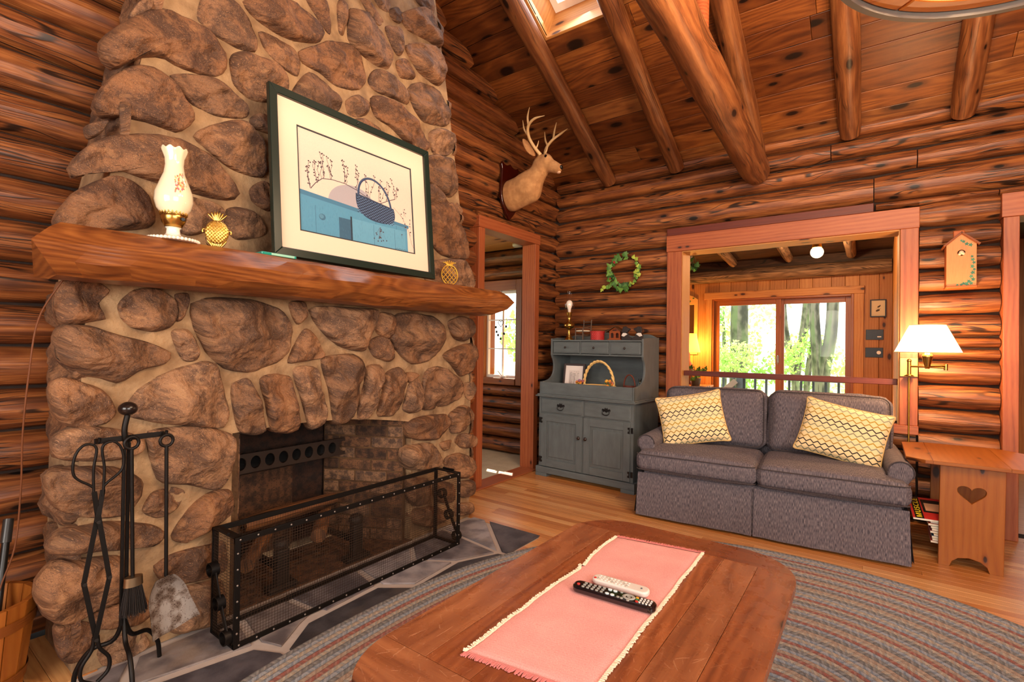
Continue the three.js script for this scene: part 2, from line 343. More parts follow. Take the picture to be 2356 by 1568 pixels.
// skylight
const sky1 = struct('window_2', 'skylight with pale wood shaft between rafters', 'skylight');
sky1.position.copy(ceiling.position); sky1.rotation.copy(ceiling.rotation);
{
  const { x0, x1, s0, s1 } = SKY, h = 0.36, t = 0.02, pale = M.pine[0];
  part(sky1, 'shaft_board', span(x0 - t, x0, -0.005, h, s0 - t, s1 + t, 'y', 0.002), pale);
  part(sky1, 'shaft_board', span(x1, x1 + t, -0.005, h, s0 - t, s1 + t, 'y', 0.002), pale);
  part(sky1, 'shaft_board', span(x0, x1, -0.005, h, s0 - t, s0, 'x', 0.002), pale);
  part(sky1, 'shaft_board', span(x0, x1, -0.005, h, s1, s1 + t, 'x', 0.002), pale);
  const f = merge([span(x0, x0 + 0.05, h - 0.09, h - 0.03, s0, s1, 'z', 0.003), span(x1 - 0.05, x1, h - 0.09, h - 0.03, s0, s1, 'z', 0.003), span(x0 + 0.05, x1 - 0.05, h - 0.09, h - 0.03, s0, s0 + 0.06, 'x', 0.003), span(x0 + 0.05, x1 - 0.05, h - 0.09, h - 0.03, s1 - 0.06, s1, 'x', 0.003), span(x0 + 0.05, x1 - 0.05, h - 0.085, h - 0.04, s0 + 0.34, s0 + 0.37, 'x', 0.003)]);
  part(sky1, 'sash', f, M.white);
  part(sky1, 'pane', span(x0 + 0.05, x1 - 0.05, h - 0.06, h - 0.055, s0 + 0.06, s1 - 0.06, 'x', 0), M.glass);
}

// left wall (fireplace and doorway) and the log wall across the corner
const chimR = (y) => y < 1.5 ? 1.74 : y < 2.5 ? lerp(1.77, 1.95, (y - 1.5)) : lerp(1.95, 2.3, clamp((y - 2.5) / 1.6, 0, 1));
const chimL = (y) => y < 1.5 ? 3.87 : y < 2.5 ? lerp(3.85, 3.66, (y - 1.5)) : lerp(3.66, 3.4, clamp((y - 2.5) / 1.6, 0, 1));
const wallLeft = struct('wall_left', 'stacked round log wall with stone chimney and doorway', 'wall');
{
  const s = poly([[-0.2, 0], [ROOM_Z + 0.1, 0], [ROOM_Z + 0.1, EAVE], [RIDGE, ceilAt(RIDGE)], [-0.2, EAVE - 0.1]]);
  s.holes.push(new THREE.Path([[0.33, 0], [1.26, 0], [1.26, 2.17], [0.33, 2.17]].map((p) => new THREE.Vector2(...p))));
  s.holes.push(new THREE.Path([[1.95, 0], [3.7, 0], [3.7, 1.2], [1.95, 1.2]].map((p) => new THREE.Vector2(...p))));
  part(wallLeft, 'chinking', extrude(s, 0.1, 0).rotateY(-Math.PI / 2).translate(-0.07, 0, 0), M.chink);
  for (let k = 0; k < 27; k++) {
    const y0 = 0.01 + 0.162 * k - (k ? 0 : 0.01), y1 = 0.01 + 0.162 * (k + 1), g = Math.max(-0.13, (y0 + 0.035 - EAVE) / SLOPE);
    let list = [[g, ROOM_Z - Math.max(0, g)]];
    list = cut(list, chimR((y0 + y1) / 2) + 0.12, chimL((y0 + y1) / 2) - 0.12);
    if (y0 < 2.2) list = cut(list, 0.365, 1.245);
    for (const [a, b] of list) addLog(wallLeft, 'z', a, b, y0, y1, -0.075, M.log);
  }
  addLog(wallLeft, 'z', 0.385, 1.225, 2.225, 2.29, -0.06, M.log, 0.06);
}
const wallBack = struct('wall_back', 'log wall with wide pass-through opening behind the sofa', 'wall');
{
  const s = poly([[-0.2, 0], [ROOM_X + 0.1, 0], [ROOM_X + 0.1, 2.86], [-0.2, 2.86]]);
  s.holes.push(new THREE.Path([[1.2, 0.66], [2.82, 0.66], [2.82, 2.03], [1.2, 2.03]].map((p) => new THREE.Vector2(...p))));
  s.holes.push(new THREE.Path([[3.34, 0.001], [4.24, 0.001], [4.24, 2.08], [3.34, 2.08]].map((p) => new THREE.Vector2(...p))));
  part(wallBack, 'chinking', extrude(s, 0.1, 0).translate(0, 0, -0.17), M.chink);
  const left = [0, 0.16, 0.32, 0.48, 0.64, 0.8, 0.955, 1.11, 1.24, 1.381, 1.546, 1.699, 1.877, 2.06, 2.24];
  const right = [0, 0.155, 0.31, 0.465, 0.62, 0.782, 0.943, 1.105, 1.188, 1.262, 1.414, 1.562, 1.714, 1.862, 2.005, 2.19];
  for (let i = 0; i < left.length - 1; i++) addLog(wallBack, 'x', 0.0, 1.152, left[i], left[i + 1], -0.075, M.log);
  for (let i = 0; i < right.length - 1; i++) { addLog(wallBack, 'x', 2.874, 3.274, right[i], right[i + 1], -0.075); addLog(wallBack, 'x', 4.34, ROOM_X, right[i], right[i + 1], -0.075); }
  for (let i = 0; i < 4; i++) addLog(wallBack, 'x', 1.16, 2.86, left[i], left[i + 1], -0.075);
  for (const [y0, y1, joints] of [[2.15, 2.215, [2.63, 3.265, ROOM_X]], [2.215, 2.42, [0, 2.62, 4.5, ROOM_X]], [2.42, 2.57, [0, 2.86, ROOM_X]], [2.57, 2.71, [0, 2.36, ROOM_X]], [2.71, 2.83, [0, 1.86, 3.09, ROOM_X]]])
    for (let j = 0; j < joints.length - 1; j++) addLog(wallBack, 'x', joints[j] + 0.003, joints[j + 1] - 0.003, y0, y1, -0.075);
}
const wallRight = struct('wall_right', 'log wall with added window beyond the right edge', 'wall');
for (const [z0, z1, y0, y1] of [[-0.1, 3.2, 0, 3.4], [5.4, ROOM_Z + 0.1, 0, 3.4], [3.2, 5.4, 0, 0.92], [3.2, 5.4, 2.32, 4.6], [1.2, 3.2, 3.4, 4.6], [5.4, 6.3, 3.4, 3.8]]) part(wallRight, 'wall_panel', span(ROOM_X, ROOM_X + 0.16, y0, y1, z0, z1, 'z', 0), M.log);
const wallFront = struct('wall_front', 'log wall with added wide window behind the viewpoint', 'wall');
for (const [x0, x1, y0, y1] of [[-0.2, 1.3, 0, 2.9], [3.7, ROOM_X + 0.2, 0, 2.9], [1.3, 3.7, 0, 0.92], [1.3, 3.7, 2.32, 2.9]]) part(wallFront, 'wall_panel', span(x0, x1, y0, y1, ROOM_Z, ROOM_Z + 0.16, 'x', 0), M.log);
const addedWin3 = struct('window_3', 'unseen wide window added behind the viewpoint for fill light', 'window');  // invented opening out of view, housing the rear fill light
part(addedWin3, 'frame', merge([span(1.24, 1.32, 0.86, 2.38, ROOM_Z - 0.04, ROOM_Z + 0.18, 'y'), span(3.68, 3.76, 0.86, 2.38, ROOM_Z - 0.04, ROOM_Z + 0.18, 'y'), span(1.32, 3.68, 0.86, 0.94, ROOM_Z - 0.04, ROOM_Z + 0.18, 'x'), span(1.32, 3.68, 2.3, 2.38, ROOM_Z - 0.04, ROOM_Z + 0.18, 'x'), span(2.47, 2.53, 0.94, 2.3, ROOM_Z + 0.02, ROOM_Z + 0.1, 'y')]), M.trim);
part(addedWin3, 'pane', span(1.32, 3.68, 0.94, 2.3, ROOM_Z + 0.05, ROOM_Z + 0.056, 'x', 0), M.glass);
const addedWin4 = struct('window_4', 'unseen window added beyond the right edge for fill light', 'window');  // invented opening out of view, housing the side fill light
part(addedWin4, 'frame', merge([span(ROOM_X - 0.04, ROOM_X + 0.18, 0.86, 2.38, 3.14, 3.22, 'y'), span(ROOM_X - 0.04, ROOM_X + 0.18, 0.86, 2.38, 5.38, 5.46, 'y'), span(ROOM_X - 0.04, ROOM_X + 0.18, 0.86, 0.94, 3.22, 5.38, 'z'), span(ROOM_X - 0.04, ROOM_X + 0.18, 2.3, 2.38, 3.22, 5.38, 'z')]), M.trim);
part(addedWin4, 'pane', span(ROOM_X + 0.05, ROOM_X + 0.056, 0.94, 2.3, 3.22, 5.38, 'z', 0), M.glass);

// pass-through casing
const pass = struct('window_1', 'red-stained timber frame around the pass-through opening', 'opening');
part(pass, 'post', span(1.155, 1.28, 0.66, 2.0, -0.2, 0.035, 'y'), M.trim);
part(pass, 'post', span(2.769, 2.868, 0.66, 2.0, -0.2, 0.035, 'y'), M.trim);
part(pass, 'header', span(1.15, 2.872, 2.0, 2.14, -0.2, 0.04, 'x'), M.trim);
part(pass, 'head_board', span(1.15, 2.62, 2.142, 2.205, -0.02, 0.03, 'x'), M.trimDark);
part(pass, 'sill', span(1.15, 2.872, 0.6, 0.66, -0.2, 0.05, 'x'), M.trim);
part(pass, 'liner', span(1.28, 1.288, 0.66, 1.992, -0.19, 0.02, 'y', 0.001), M.pine[0]);
part(pass, 'liner', span(2.761, 2.769, 0.66, 1.992, -0.19, 0.02, 'y', 0.001), M.pine[0]);
part(pass, 'liner', span(1.28, 2.769, 1.992, 2.0, -0.19, 0.02, 'x', 0.001), M.pine[0]);
part(pass, 'rail', span(1.288, 2.761, 0.926, 0.968, -0.09, -0.03, 'x'), M.trimDark);
// doorway casing beside the fireplace and beyond the side table
const door1 = struct('door_1', 'red-stained timber casing of the open doorway beside the fireplace', 'doorway');
part(door1, 'post', span(-0.12, 0.03, 0, 2.13, 0.352, 0.425, 'y'), M.trim);
part(door1, 'post', span(-0.12, 0.03, 0, 2.13, 1.178, 1.255, 'y'), M.trim);
part(door1, 'header', span(-0.12, 0.034, 2.13, 2.225, 0.345, 1.26, 'z'), M.trim);
part(door1, 'threshold', span(-0.1, 0.075, 0, 0.012, 0.43, 1.3, 'z'), M.trim);
const door2 = struct('door_2', 'red-stained timber casing of the doorway at the right edge', 'doorway');
part(door2, 'post', span(3.278, 3.352, 0, 2.01, -0.2, 0.035, 'y'), M.trim);
part(door2, 'post', span(4.22, 4.3, 0, 2.01, -0.2, 0.035, 'y'), M.trim);
part(door2, 'header', span(3.27, 4.31, 2.01, 2.16, -0.2, 0.04, 'x'), M.trim);

// entry beyond the left doorway
const carpetTex = tex(256, 256, 0.4, 0.4, (a, b) => { const n = noise(a * 60, b * 60), m = fbm(a * 4, b * 4, 3); return mix3([206, 190, 162], [168, 150, 122], clamp(0.4 + n * 0.5 + m * 0.5, 0, 1)); });
const entryFloor = struct('floor', 'beige speckled vinyl floor of the entry', 'floor');
part(entryFloor, 'vinyl', span(-1.7, -0.02, -0.1, 0.008, -0.1, 3.0, 'x', 0), STD({ map: carpetTex, roughness: 0.6 }));
part(entryFloor, 'vinyl', span(-0.02, 0.04, -0.1, 0.007, 0.43, 1.177, 'x', 0), STD({ map: carpetTex, roughness: 0.6 }));
const entryWall = struct('wall_entry', 'log wall with small-paned window seen through the doorway', 'wall');
{
  const b = [0.008, 0.17, 0.33, 0.48, 0.61, 0.745];
  for (let i = 0; i < 5; i++) addLog(entryWall, 'x', -1.6, -0.1, b[i], b[i + 1], 0.005, M.log);
  for (const [y0, y1] of [[0.745, 0.92], [0.92, 1.08], [1.08, 1.24], [1.24, 1.4], [1.4, 1.56], [1.56, 1.72], [1.72, 1.87]]) { addLog(entryWall, 'x', -1.6, -0.93, y0, y1, 0.005, M.log); addLog(entryWall, 'x', -0.345, -0.1, y0, y1, 0.005, M.log); }
  addLog(entryWall, 'x', -1.6, -0.1, 1.87, 2.03, 0.005, M.log); addLog(entryWall, 'x', -1.6, -0.1, 2.03, 2.21, 0.005, M.log);
  const s = poly([[-1.7, 0], [-0.05, 0], [-0.05, 2.4], [-1.7, 2.4]]);
  s.holes.push(new THREE.Path([[-0.86, 0.8], [-0.41, 0.8], [-0.41, 1.78], [-0.86, 1.78]].map((p) => new THREE.Vector2(...p))));
  part(entryWall, 'chinking', extrude(s, 0.08, 0).translate(0, 0, -0.1), M.chink);
  for (const [y0, y1, z0, z1] of [[0, 2.4, -0.1, 0.9], [0, 2.4, 2.3, 3.0], [0, 0.8, 0.9, 2.3], [2.05, 2.4, 0.9, 2.3]]) part(entryWall, 'side_wall', span(-1.76, -1.6, y0, y1, z0, z1, 'z', 0), M.log);
  part(entryWall, 'end_wall', span(-1.76, -0.17, 0, 2.4, 2.9, 3.0, 'x', 0), M.log);
}
const entryCeil = struct('ceiling', 'pale board ceiling of the entry', 'ceiling');
for (let i = 0; i < 10; i++) part(entryCeil, 'ceiling_board', span(-1.7, -0.12, 2.2, 2.22, 0.06 + i * 0.29, 0.345 + i * 0.29, 'x', 0.003), woodMat(T.pine, { color: ['#fff4e6', '#f4e6d4', '#ecdcc8'][i % 3], rough: 0.6 }));
part(entryCeil, 'roof_deck', span(-1.8, -0.17, 2.24, 2.4, -0.86, 3.0, 'x', 0), M.chink);  // unseen eave overhang added to cut the entry sun to a strip
const entryWin = struct('window_5', 'six-pane window with honey pine casing in the entry', 'window');
{
  const [x0, x1, y0, y1] = [-0.85, -0.425, 0.815, 1.755], z = 0.03, p = M.sidePine;
  part(entryWin, 'casing', span(x0 - 0.075, x0, y0 - 0.07, y1 + 0.11, -0.1, 0.1, 'y'), p); part(entryWin, 'casing', span(x1, x1 + 0.075, y0 - 0.07, y1 + 0.11, -0.1, 0.1, 'y'), p);
  part(entryWin, 'casing', span(x0, x1, y1, y1 + 0.11, -0.1, 0.1, 'x'), p); part(entryWin, 'sill', span(x0, x1, y0 - 0.07, y0, -0.1, 0.11, 'x'), p);
  const w = (x1 - x0), h = (y1 - y0), mun = [];
  for (const [a, b, c, d] of [[x0, x0 + 0.022, y0, y1], [x1 - 0.022, x1, y0, y1], [x0 + 0.022, x1 - 0.022, y0, y0 + 0.03], [x0 + 0.022, x1 - 0.022, y1 - 0.03, y1]]) mun.push(span(a, b, c, d, z - 0.02, z + 0.02, 'x', 0.002));
  part(entryWin, 'sash', merge(mun), M.white);
  part(entryWin, 'muntin', span(x0 + w / 2 - 0.006, x0 + w / 2 + 0.006, y0 + 0.03, y1 - 0.03, z - 0.012, z + 0.012, 'y', 0.002), M.white);
  for (const k of [1, 2]) part(entryWin, 'muntin', span(x0 + 0.022, x1 - 0.022, y0 + h * k / 3 - 0.006, y0 + h * k / 3 + 0.006, z - 0.013, z + 0.013, 'x', 0.002), M.white);
  for (let i = 0; i < 2; i++) for (let j = 0; j < 3; j++) part(entryWin, 'pane', span(x0 + 0.02 + i * w / 2, x0 + i * w / 2 + w / 2 - 0.02, y0 + 0.03 + j * h / 3 - (j ? 0.02 : 0), y0 + (j + 1) * h / 3 - 0.008, z - 0.002, z + 0.002, 'x', 0), M.glass);
  part(entryWin, 'crank_handle', merge([box(0.07, 0.02, 0.02).translate(-0.61, y0 + 0.015, 0.07), tube([[-0.61, y0 + 0.02, 0.08], [-0.625, y0 + 0.05, 0.1], [-0.65, y0 + 0.075, 0.1]], 0.006, 8, 6)]), M.white);
}
const addedEntryWin = struct('window_6', 'unseen side window added to brighten the entry', 'window');  // added out of view so sky light lifts the entry
part(addedEntryWin, 'frame', merge([span(-1.78, -1.58, 0.76, 2.09, 0.86, 0.94, 'y'), span(-1.78, -1.58, 0.76, 2.09, 2.26, 2.34, 'y'), span(-1.78, -1.58, 0.76, 0.84, 0.94, 2.26, 'z'), span(-1.78, -1.58, 2.01, 2.09, 0.94, 2.26, 'z')]), M.sidePine);
part(addedEntryWin, 'pane', span(-1.69, -1.685, 0.83, 2.02, 0.93, 2.27, 'z', 0), M.glass);
// outlines of the stones on the chimney breast, [z, y, z, y, ...] in millimetres
const STONES_LOWER = [
[3895,1359,3821,1377,3760,1347,3791,1297,3771,1244,3843,1227,3889,1223,3905,1279],
[3731,1297,3692,1351,3617,1367,3556,1333,3542,1287,3564,1228,3624,1206,3690,1218,3722,1249],
[3554,1350,3509,1360,3503,1325,3524,1259,3547,1249,3539,1299],
[3900,1175,3878,1216,3810,1213,3725,1184,3637,1158,3575,1124,3587,1084,3669,1059,3731,1018,3783,1036,3848,1054,3891,1106],
[3562,1205,3507,1215,3479,1178,3462,1124,3472,1094,3515,1092,3542,1130],
[3487,1314,3403,1348,3269,1350,3147,1326,3077,1254,3079,1164,3129,1088,3263,1042,3357,1061,3428,1124,3475,1220],
[3079,1355,3003,1364,2994,1293,3036,1257,3063,1290],
[3910,1018,3871,1035,3782,994,3747,944,3738,901,3768,873,3845,867,3888,897,3911,959],
[3707,914,3649,997,3556,1049,3450,1081,3393,1062,3380,1005,3345,878,3365,811,3495,831,3608,859,3693,891],
[3332,984,3269,1006,3222,932,3194,830,3186,769,3232,759,3297,784,3324,876],
[3208,997,3147,1021,3075,1004,3051,933,3026,811,3033,755,3100,750,3157,778,3186,896],
[3053,1031,2992,1050,2928,1034,2910,945,2874,839,2890,766,2963,757,3012,895],
[2904,1077,2827,1102,2719,1105,2656,1056,2678,946,2704,814,2768,759,2830,774,2859,919],
[2631,1040,2551,1046,2524,1003,2558,890,2577,810,2616,765,2684,773,2677,859,2649,952],
[2508,995,2410,1029,2352,971,2373,859,2427,770,2503,761,2556,783,2527,896],
[2328,926,2269,971,2224,902,2240,777,2313,758,2371,790,2350,866],
[2352,997,2293,999,2257,980,2328,939],
[3076,1101,3033,1192,2995,1236,2939,1194,2896,1114,2912,1092,3000,1079,3076,1073],
[2969,1324,2892,1351,2695,1353,2577,1349,2596,1258,2643,1144,2691,1132,2811,1159,2915,1239],
[2566,1333,2455,1331,2447,1221,2490,1195,2573,1234],
[2614,1185,2554,1210,2479,1187,2445,1094,2488,1069,2582,1095,2618,1144],
[2438,1323,2324,1347,2151,1339,2056,1278,2067,1155,2171,1072,2307,1057,2412,1119,2463,1195],
[2002,1309,1887,1353,1780,1338,1739,1269,1839,1196,1943,1214],
[2039,1098,1941,1146,1777,1177,1720,1106,1773,995,1879,964,1968,1040],
[2195,991,2078,1024,1938,971,1862,879,1891,812,2046,777,2203,769,2223,839],
[1833,907,1732,907,1722,850,1769,792,1831,827],
[2323,707,2226,728,2015,717,1988,655,2080,574,2269,596,2329,642],
[1981,713,1856,761,1760,727,1739,662,1834,599,1961,598],
[1924,539,1852,577,1707,532,1715,470,1850,479],
[2063,542,1960,547,1976,499,2028,490],
[2349,548,2254,566,2128,546,2043,428,2093,391,2295,420,2355,474],
[2010,434,1886,448,1743,386,1731,296,1846,276,1991,348],
[1882,253,1730,233,1728,144,1862,157],
[1915,116,1746,86,1735,20,1896,39],
[2107,302,1936,253,1925,143,2088,183],
[2309,368,2156,324,2153,199,2291,211],
[2276,175,2088,148,1985,51,2134,35,2274,98],
[3627,820,3462,819,3332,764,3323,661,3380,556,3492,596,3588,631,3620,722],
[3900,833,3839,867,3741,848,3656,803,3661,749,3781,737,3885,769],
[3919,708,3861,727,3749,712,3660,647,3664,580,3714,532,3819,554,3892,605],
[3646,527,3618,589,3550,595,3505,563,3536,505,3598,487],
[3547,408,3484,499,3416,542,3335,531,3319,441,3420,385,3501,365],
[3904,493,3857,521,3746,515,3616,464,3579,418,3614,387,3734,413,3866,437,3903,456],
[3601,306,3533,332,3426,327,3354,319,3349,201,3512,202,3582,250],
[3933,365,3889,415,3786,398,3712,372,3688,256,3709,218,3773,219,3838,196,3900,230,3933,310],
[3793,202,3698,207,3641,204,3610,129,3651,106,3751,131,3787,155],
[3556,184,3424,176,3359,151,3356,-4,3515,9,3560,51,3567,111],
[3885,199,3813,185,3782,146,3791,80,3836,52,3870,81,3885,138],
[3771,63,3729,95,3639,66,3620,9,3694,-8,3759,6]
];
const STONES_UPPER = [
[3713,2377,3686,2436,3644,2461,3653,2422,3699,2363],
[3789,2239,3747,2304,3667,2402,3594,2454,3532,2448,3450,2437,3390,2380,3395,2297,3435,2266,3550,2250,3616,2259,3696,2215,3745,2164,3780,2185],
[3807,1999,3787,2071,3732,2154,3682,2194,3625,2209,3564,2156,3505,2085,3520,2032,3566,1991,3651,1995,3751,1984,3785,1971],
[3577,2202,3502,2242,3424,2259,3339,2226,3282,2191,3307,2143,3398,2114,3494,2119,3548,2156],
[3360,2370,3318,2422,3227,2440,3144,2439,3110,2385,3120,2318,3210,2253,3276,2240,3340,2271],
[3490,2489,3463,2589,3383,2636,3308,2583,3261,2509,3261,2457,3331,2435,3415,2443,3472,2462],
[3297,2667,3106,2763,2999,2759,2933,2714,2957,2650,3081,2595,3196,2590,3283,2616],
[3242,2546,3195,2563,3080,2553,3049,2490,3063,2434,3144,2446,3214,2486],
[3492,1994,3437,2056,3313,2128,3241,2095,3214,2051,3211,1918,3309,1903,3377,1921,3453,1965],
[3864,1762,3817,1849,3741,1912,3631,1951,3535,1961,3435,1928,3358,1857,3326,1796,3392,1767,3531,1768,3657,1779,3748,1791,3791,1789,3823,1748,3855,1734],
[3907,1575,3854,1678,3765,1754,3703,1756,3651,1714,3635,1605,3844,1547,3891,1538],
[3520,1741,3438,1749,3373,1721,3390,1655,3502,1596,3565,1619,3567,1706],
[3365,1729,3306,1749,3228,1728,3200,1653,3317,1612,3369,1646],
[3270,1843,3211,1892,3176,1861,3181,1765,3256,1787],
[3275,2149,3229,2192,3168,2189,3174,2119,3261,2114],
[3077,2357,3002,2476,2912,2465,2825,2419,2842,2351,2951,2330,3061,2329],
[3834,1916,3776,1953,3793,1904,3825,1877],
[3048,2554,2994,2602,2897,2681,2775,2719,2699,2686,2673,2586,2715,2519,2842,2480,2936,2506,3032,2512],
[2778,2897,2714,2941,2635,2928,2563,2884,2508,2802,2517,2722,2601,2700,2709,2720,2775,2750],
[2850,2888,2824,2940,2792,2920,2791,2843,2812,2755,2839,2772],
[3022,2833,2926,2881,2891,2804,2890,2722,2949,2758],
[2538,2947,2423,2990,2415,2864,2454,2828,2510,2877],
[2425,3076,2274,3195,2173,3215,2119,3132,2110,3042,2233,3027,2378,3014],
[2388,2913,2270,2981,2143,3007,2081,2924,2086,2836,2138,2790,2279,2805,2363,2863],
[2459,2783,2386,2835,2321,2786,2326,2744,2429,2711],
[2649,2596,2600,2675,2495,2690,2382,2644,2375,2577,2493,2564,2608,2557],
[2627,2500,2546,2542,2403,2531,2284,2480,2208,2389,2245,2336,2377,2350,2490,2396,2595,2415],
[2371,2667,2277,2739,2151,2761,2056,2707,2012,2618,2067,2560,2236,2525,2322,2581],
[2788,2426,2715,2488,2641,2470,2655,2408,2722,2366,2777,2368],
[2190,2468,2080,2536,1961,2530,1973,2448,2035,2380,2156,2360],
[2244,2295,2116,2354,1978,2349,1939,2195,2016,2117,2152,2157,2254,2211],
[2246,2113,2152,2162,2064,2114,2083,2034,2226,2010,2300,2046],
[2042,2053,1945,2105,1877,2062,1928,1992,2028,1999],
[2749,2332,2674,2377,2573,2357,2552,2298,2652,2264,2730,2277],
[2261,1926,2098,2093,1972,2056,1883,1958,1819,1820,1848,1745,2063,1741,2184,1814],
[2231,1643,2049,1710,1848,1725,1768,1604,1783,1552,2139,1525],
[2323,3239,2189,3336,2167,3228,2274,3209],
[2513,3053,2459,3100,2408,3094,2435,3019,2496,3011],
[2617,3060,2525,3113,2513,3044,2576,3026],
[2705,3001,2637,3016,2554,2972,2584,2930,2645,2946],
[3181,2238,3074,2316,2940,2290,2820,2260,2854,2157,3009,2106,3144,2116],
[3171,2039,3009,2077,2887,2086,2867,1957,3005,1884,3161,1878],
[2818,2146,2652,2224,2453,2221,2350,2174,2417,2060,2628,2021,2816,2016],
[3153,1839,2997,1857,2867,1919,2741,1881,2812,1772,3025,1700,3158,1716],
[2705,1960,2504,2012,2335,1993,2320,1872,2562,1774,2721,1807],
[3137,1738,2947,1757,2758,1819,2737,1698,2928,1606,3135,1629],
[2683,1796,2479,1871,2308,1836,2245,1713,2430,1598,2660,1632]
];
// ---------------------------------------------------------------- fireplace
const fire = thing('fireplace', 'tall fieldstone fireplace and chimney with arched opening', 'fireplace');
function roundOutline(flat, n) {   // closed smooth curve through the outline's points
  const pts = []; for (let i = 0; i < flat.length; i += 2) pts.push(V(flat[i], flat[i + 1], 0));
  return new THREE.CatmullRomCurve3(pts, true, 'catmullrom', 0.4).getSpacedPoints(n).slice(0, n).map((p) => [p.x, p.y]);
}
function stoneGeo(outline, h, seed) {   // outline in a, b; the stone bulges along the third axis
  const n = outline.length, R = rng(Math.floor(seed * 977) + 3), pos = [], idx = [], uv = [];
  let ca = 0, cb = 0; for (const [a, b] of outline) { ca += a / n; cb += b / n; }
  let size = 0; for (const [a, b] of outline) size += Math.hypot(a - ca, b - cb) / n;
  h = h * clamp(size / 0.12, 0.55, 1.15);
  const cuts = [0, 1, 2, 3].map(() => { const t = R() * 6.28, s = 0.12 + R() * 0.5; return [Math.cos(t) * s, Math.sin(t) * s, h * (0.62 + R() * 0.4)]; });
  const S = [1.0, 1.0, 0.985, 0.95, 0.89, 0.8, 0.68, 0.54, 0.38, 0.2, 0], H = [-0.35, 0.05, 0.3];
  S.forEach((s, k) => {
    const m = s === 0 ? 1 : n;
    for (let i = 0; i < m; i++) {
      const [a0, b0] = outline[i], j = 1 + 0.03 * noise(i * 0.5 + seed, k * 0.7, seed), a = ca + (a0 - ca) * s * j, b = cb + (b0 - cb) * s * j;
      let o = k < 2 ? H[k] * h : h * Math.pow(1 - Math.pow(s, 3.4), 0.62);
      if (k > 1) {
        for (const [x, y, c] of cuts) o = Math.min(o, Math.max(h * 0.3, c + x * (a - ca) + y * (b - cb)));
        o += h * 0.24 * fbm(a * 11 + seed, b * 11, seed, 4) * 2 + 0.006 * fbm(a * 40, b * 40, seed, 2);
      }
      pos.push(a, b, o); uv.push(a + seed * 0.7 + o * 0.7, b + seed * 1.3 + o * 0.5);
    }
  });
  for (let k = 0; k < S.length - 2; k++) for (let i = 0; i < n; i++) { const a = k * n + i, b = k * n + (i + 1) % n; idx.push(a, b, a + n, b, b + n, a + n); }
  const t = (S.length - 2) * n; for (let i = 0; i < n; i++) idx.push(t + i, t + (i + 1) % n, t + n);
  const g = new THREE.BufferGeometry();
  g.setAttribute('position', new THREE.Float32BufferAttribute(pos, 3)); g.setAttribute('uv', new THREE.Float32BufferAttribute(uv, 2)); g.setIndex(idx); g.computeVertexNormals();
  return g;
}
const OPEN = { z0: 2.3, z1: 3.325 };
const openTop = (z) => { const t = (z - OPEN.z0) / (OPEN.z1 - OPEN.z0); return 0.705 + 0.07 * t + 0.035 * Math.sin(Math.PI * t); };
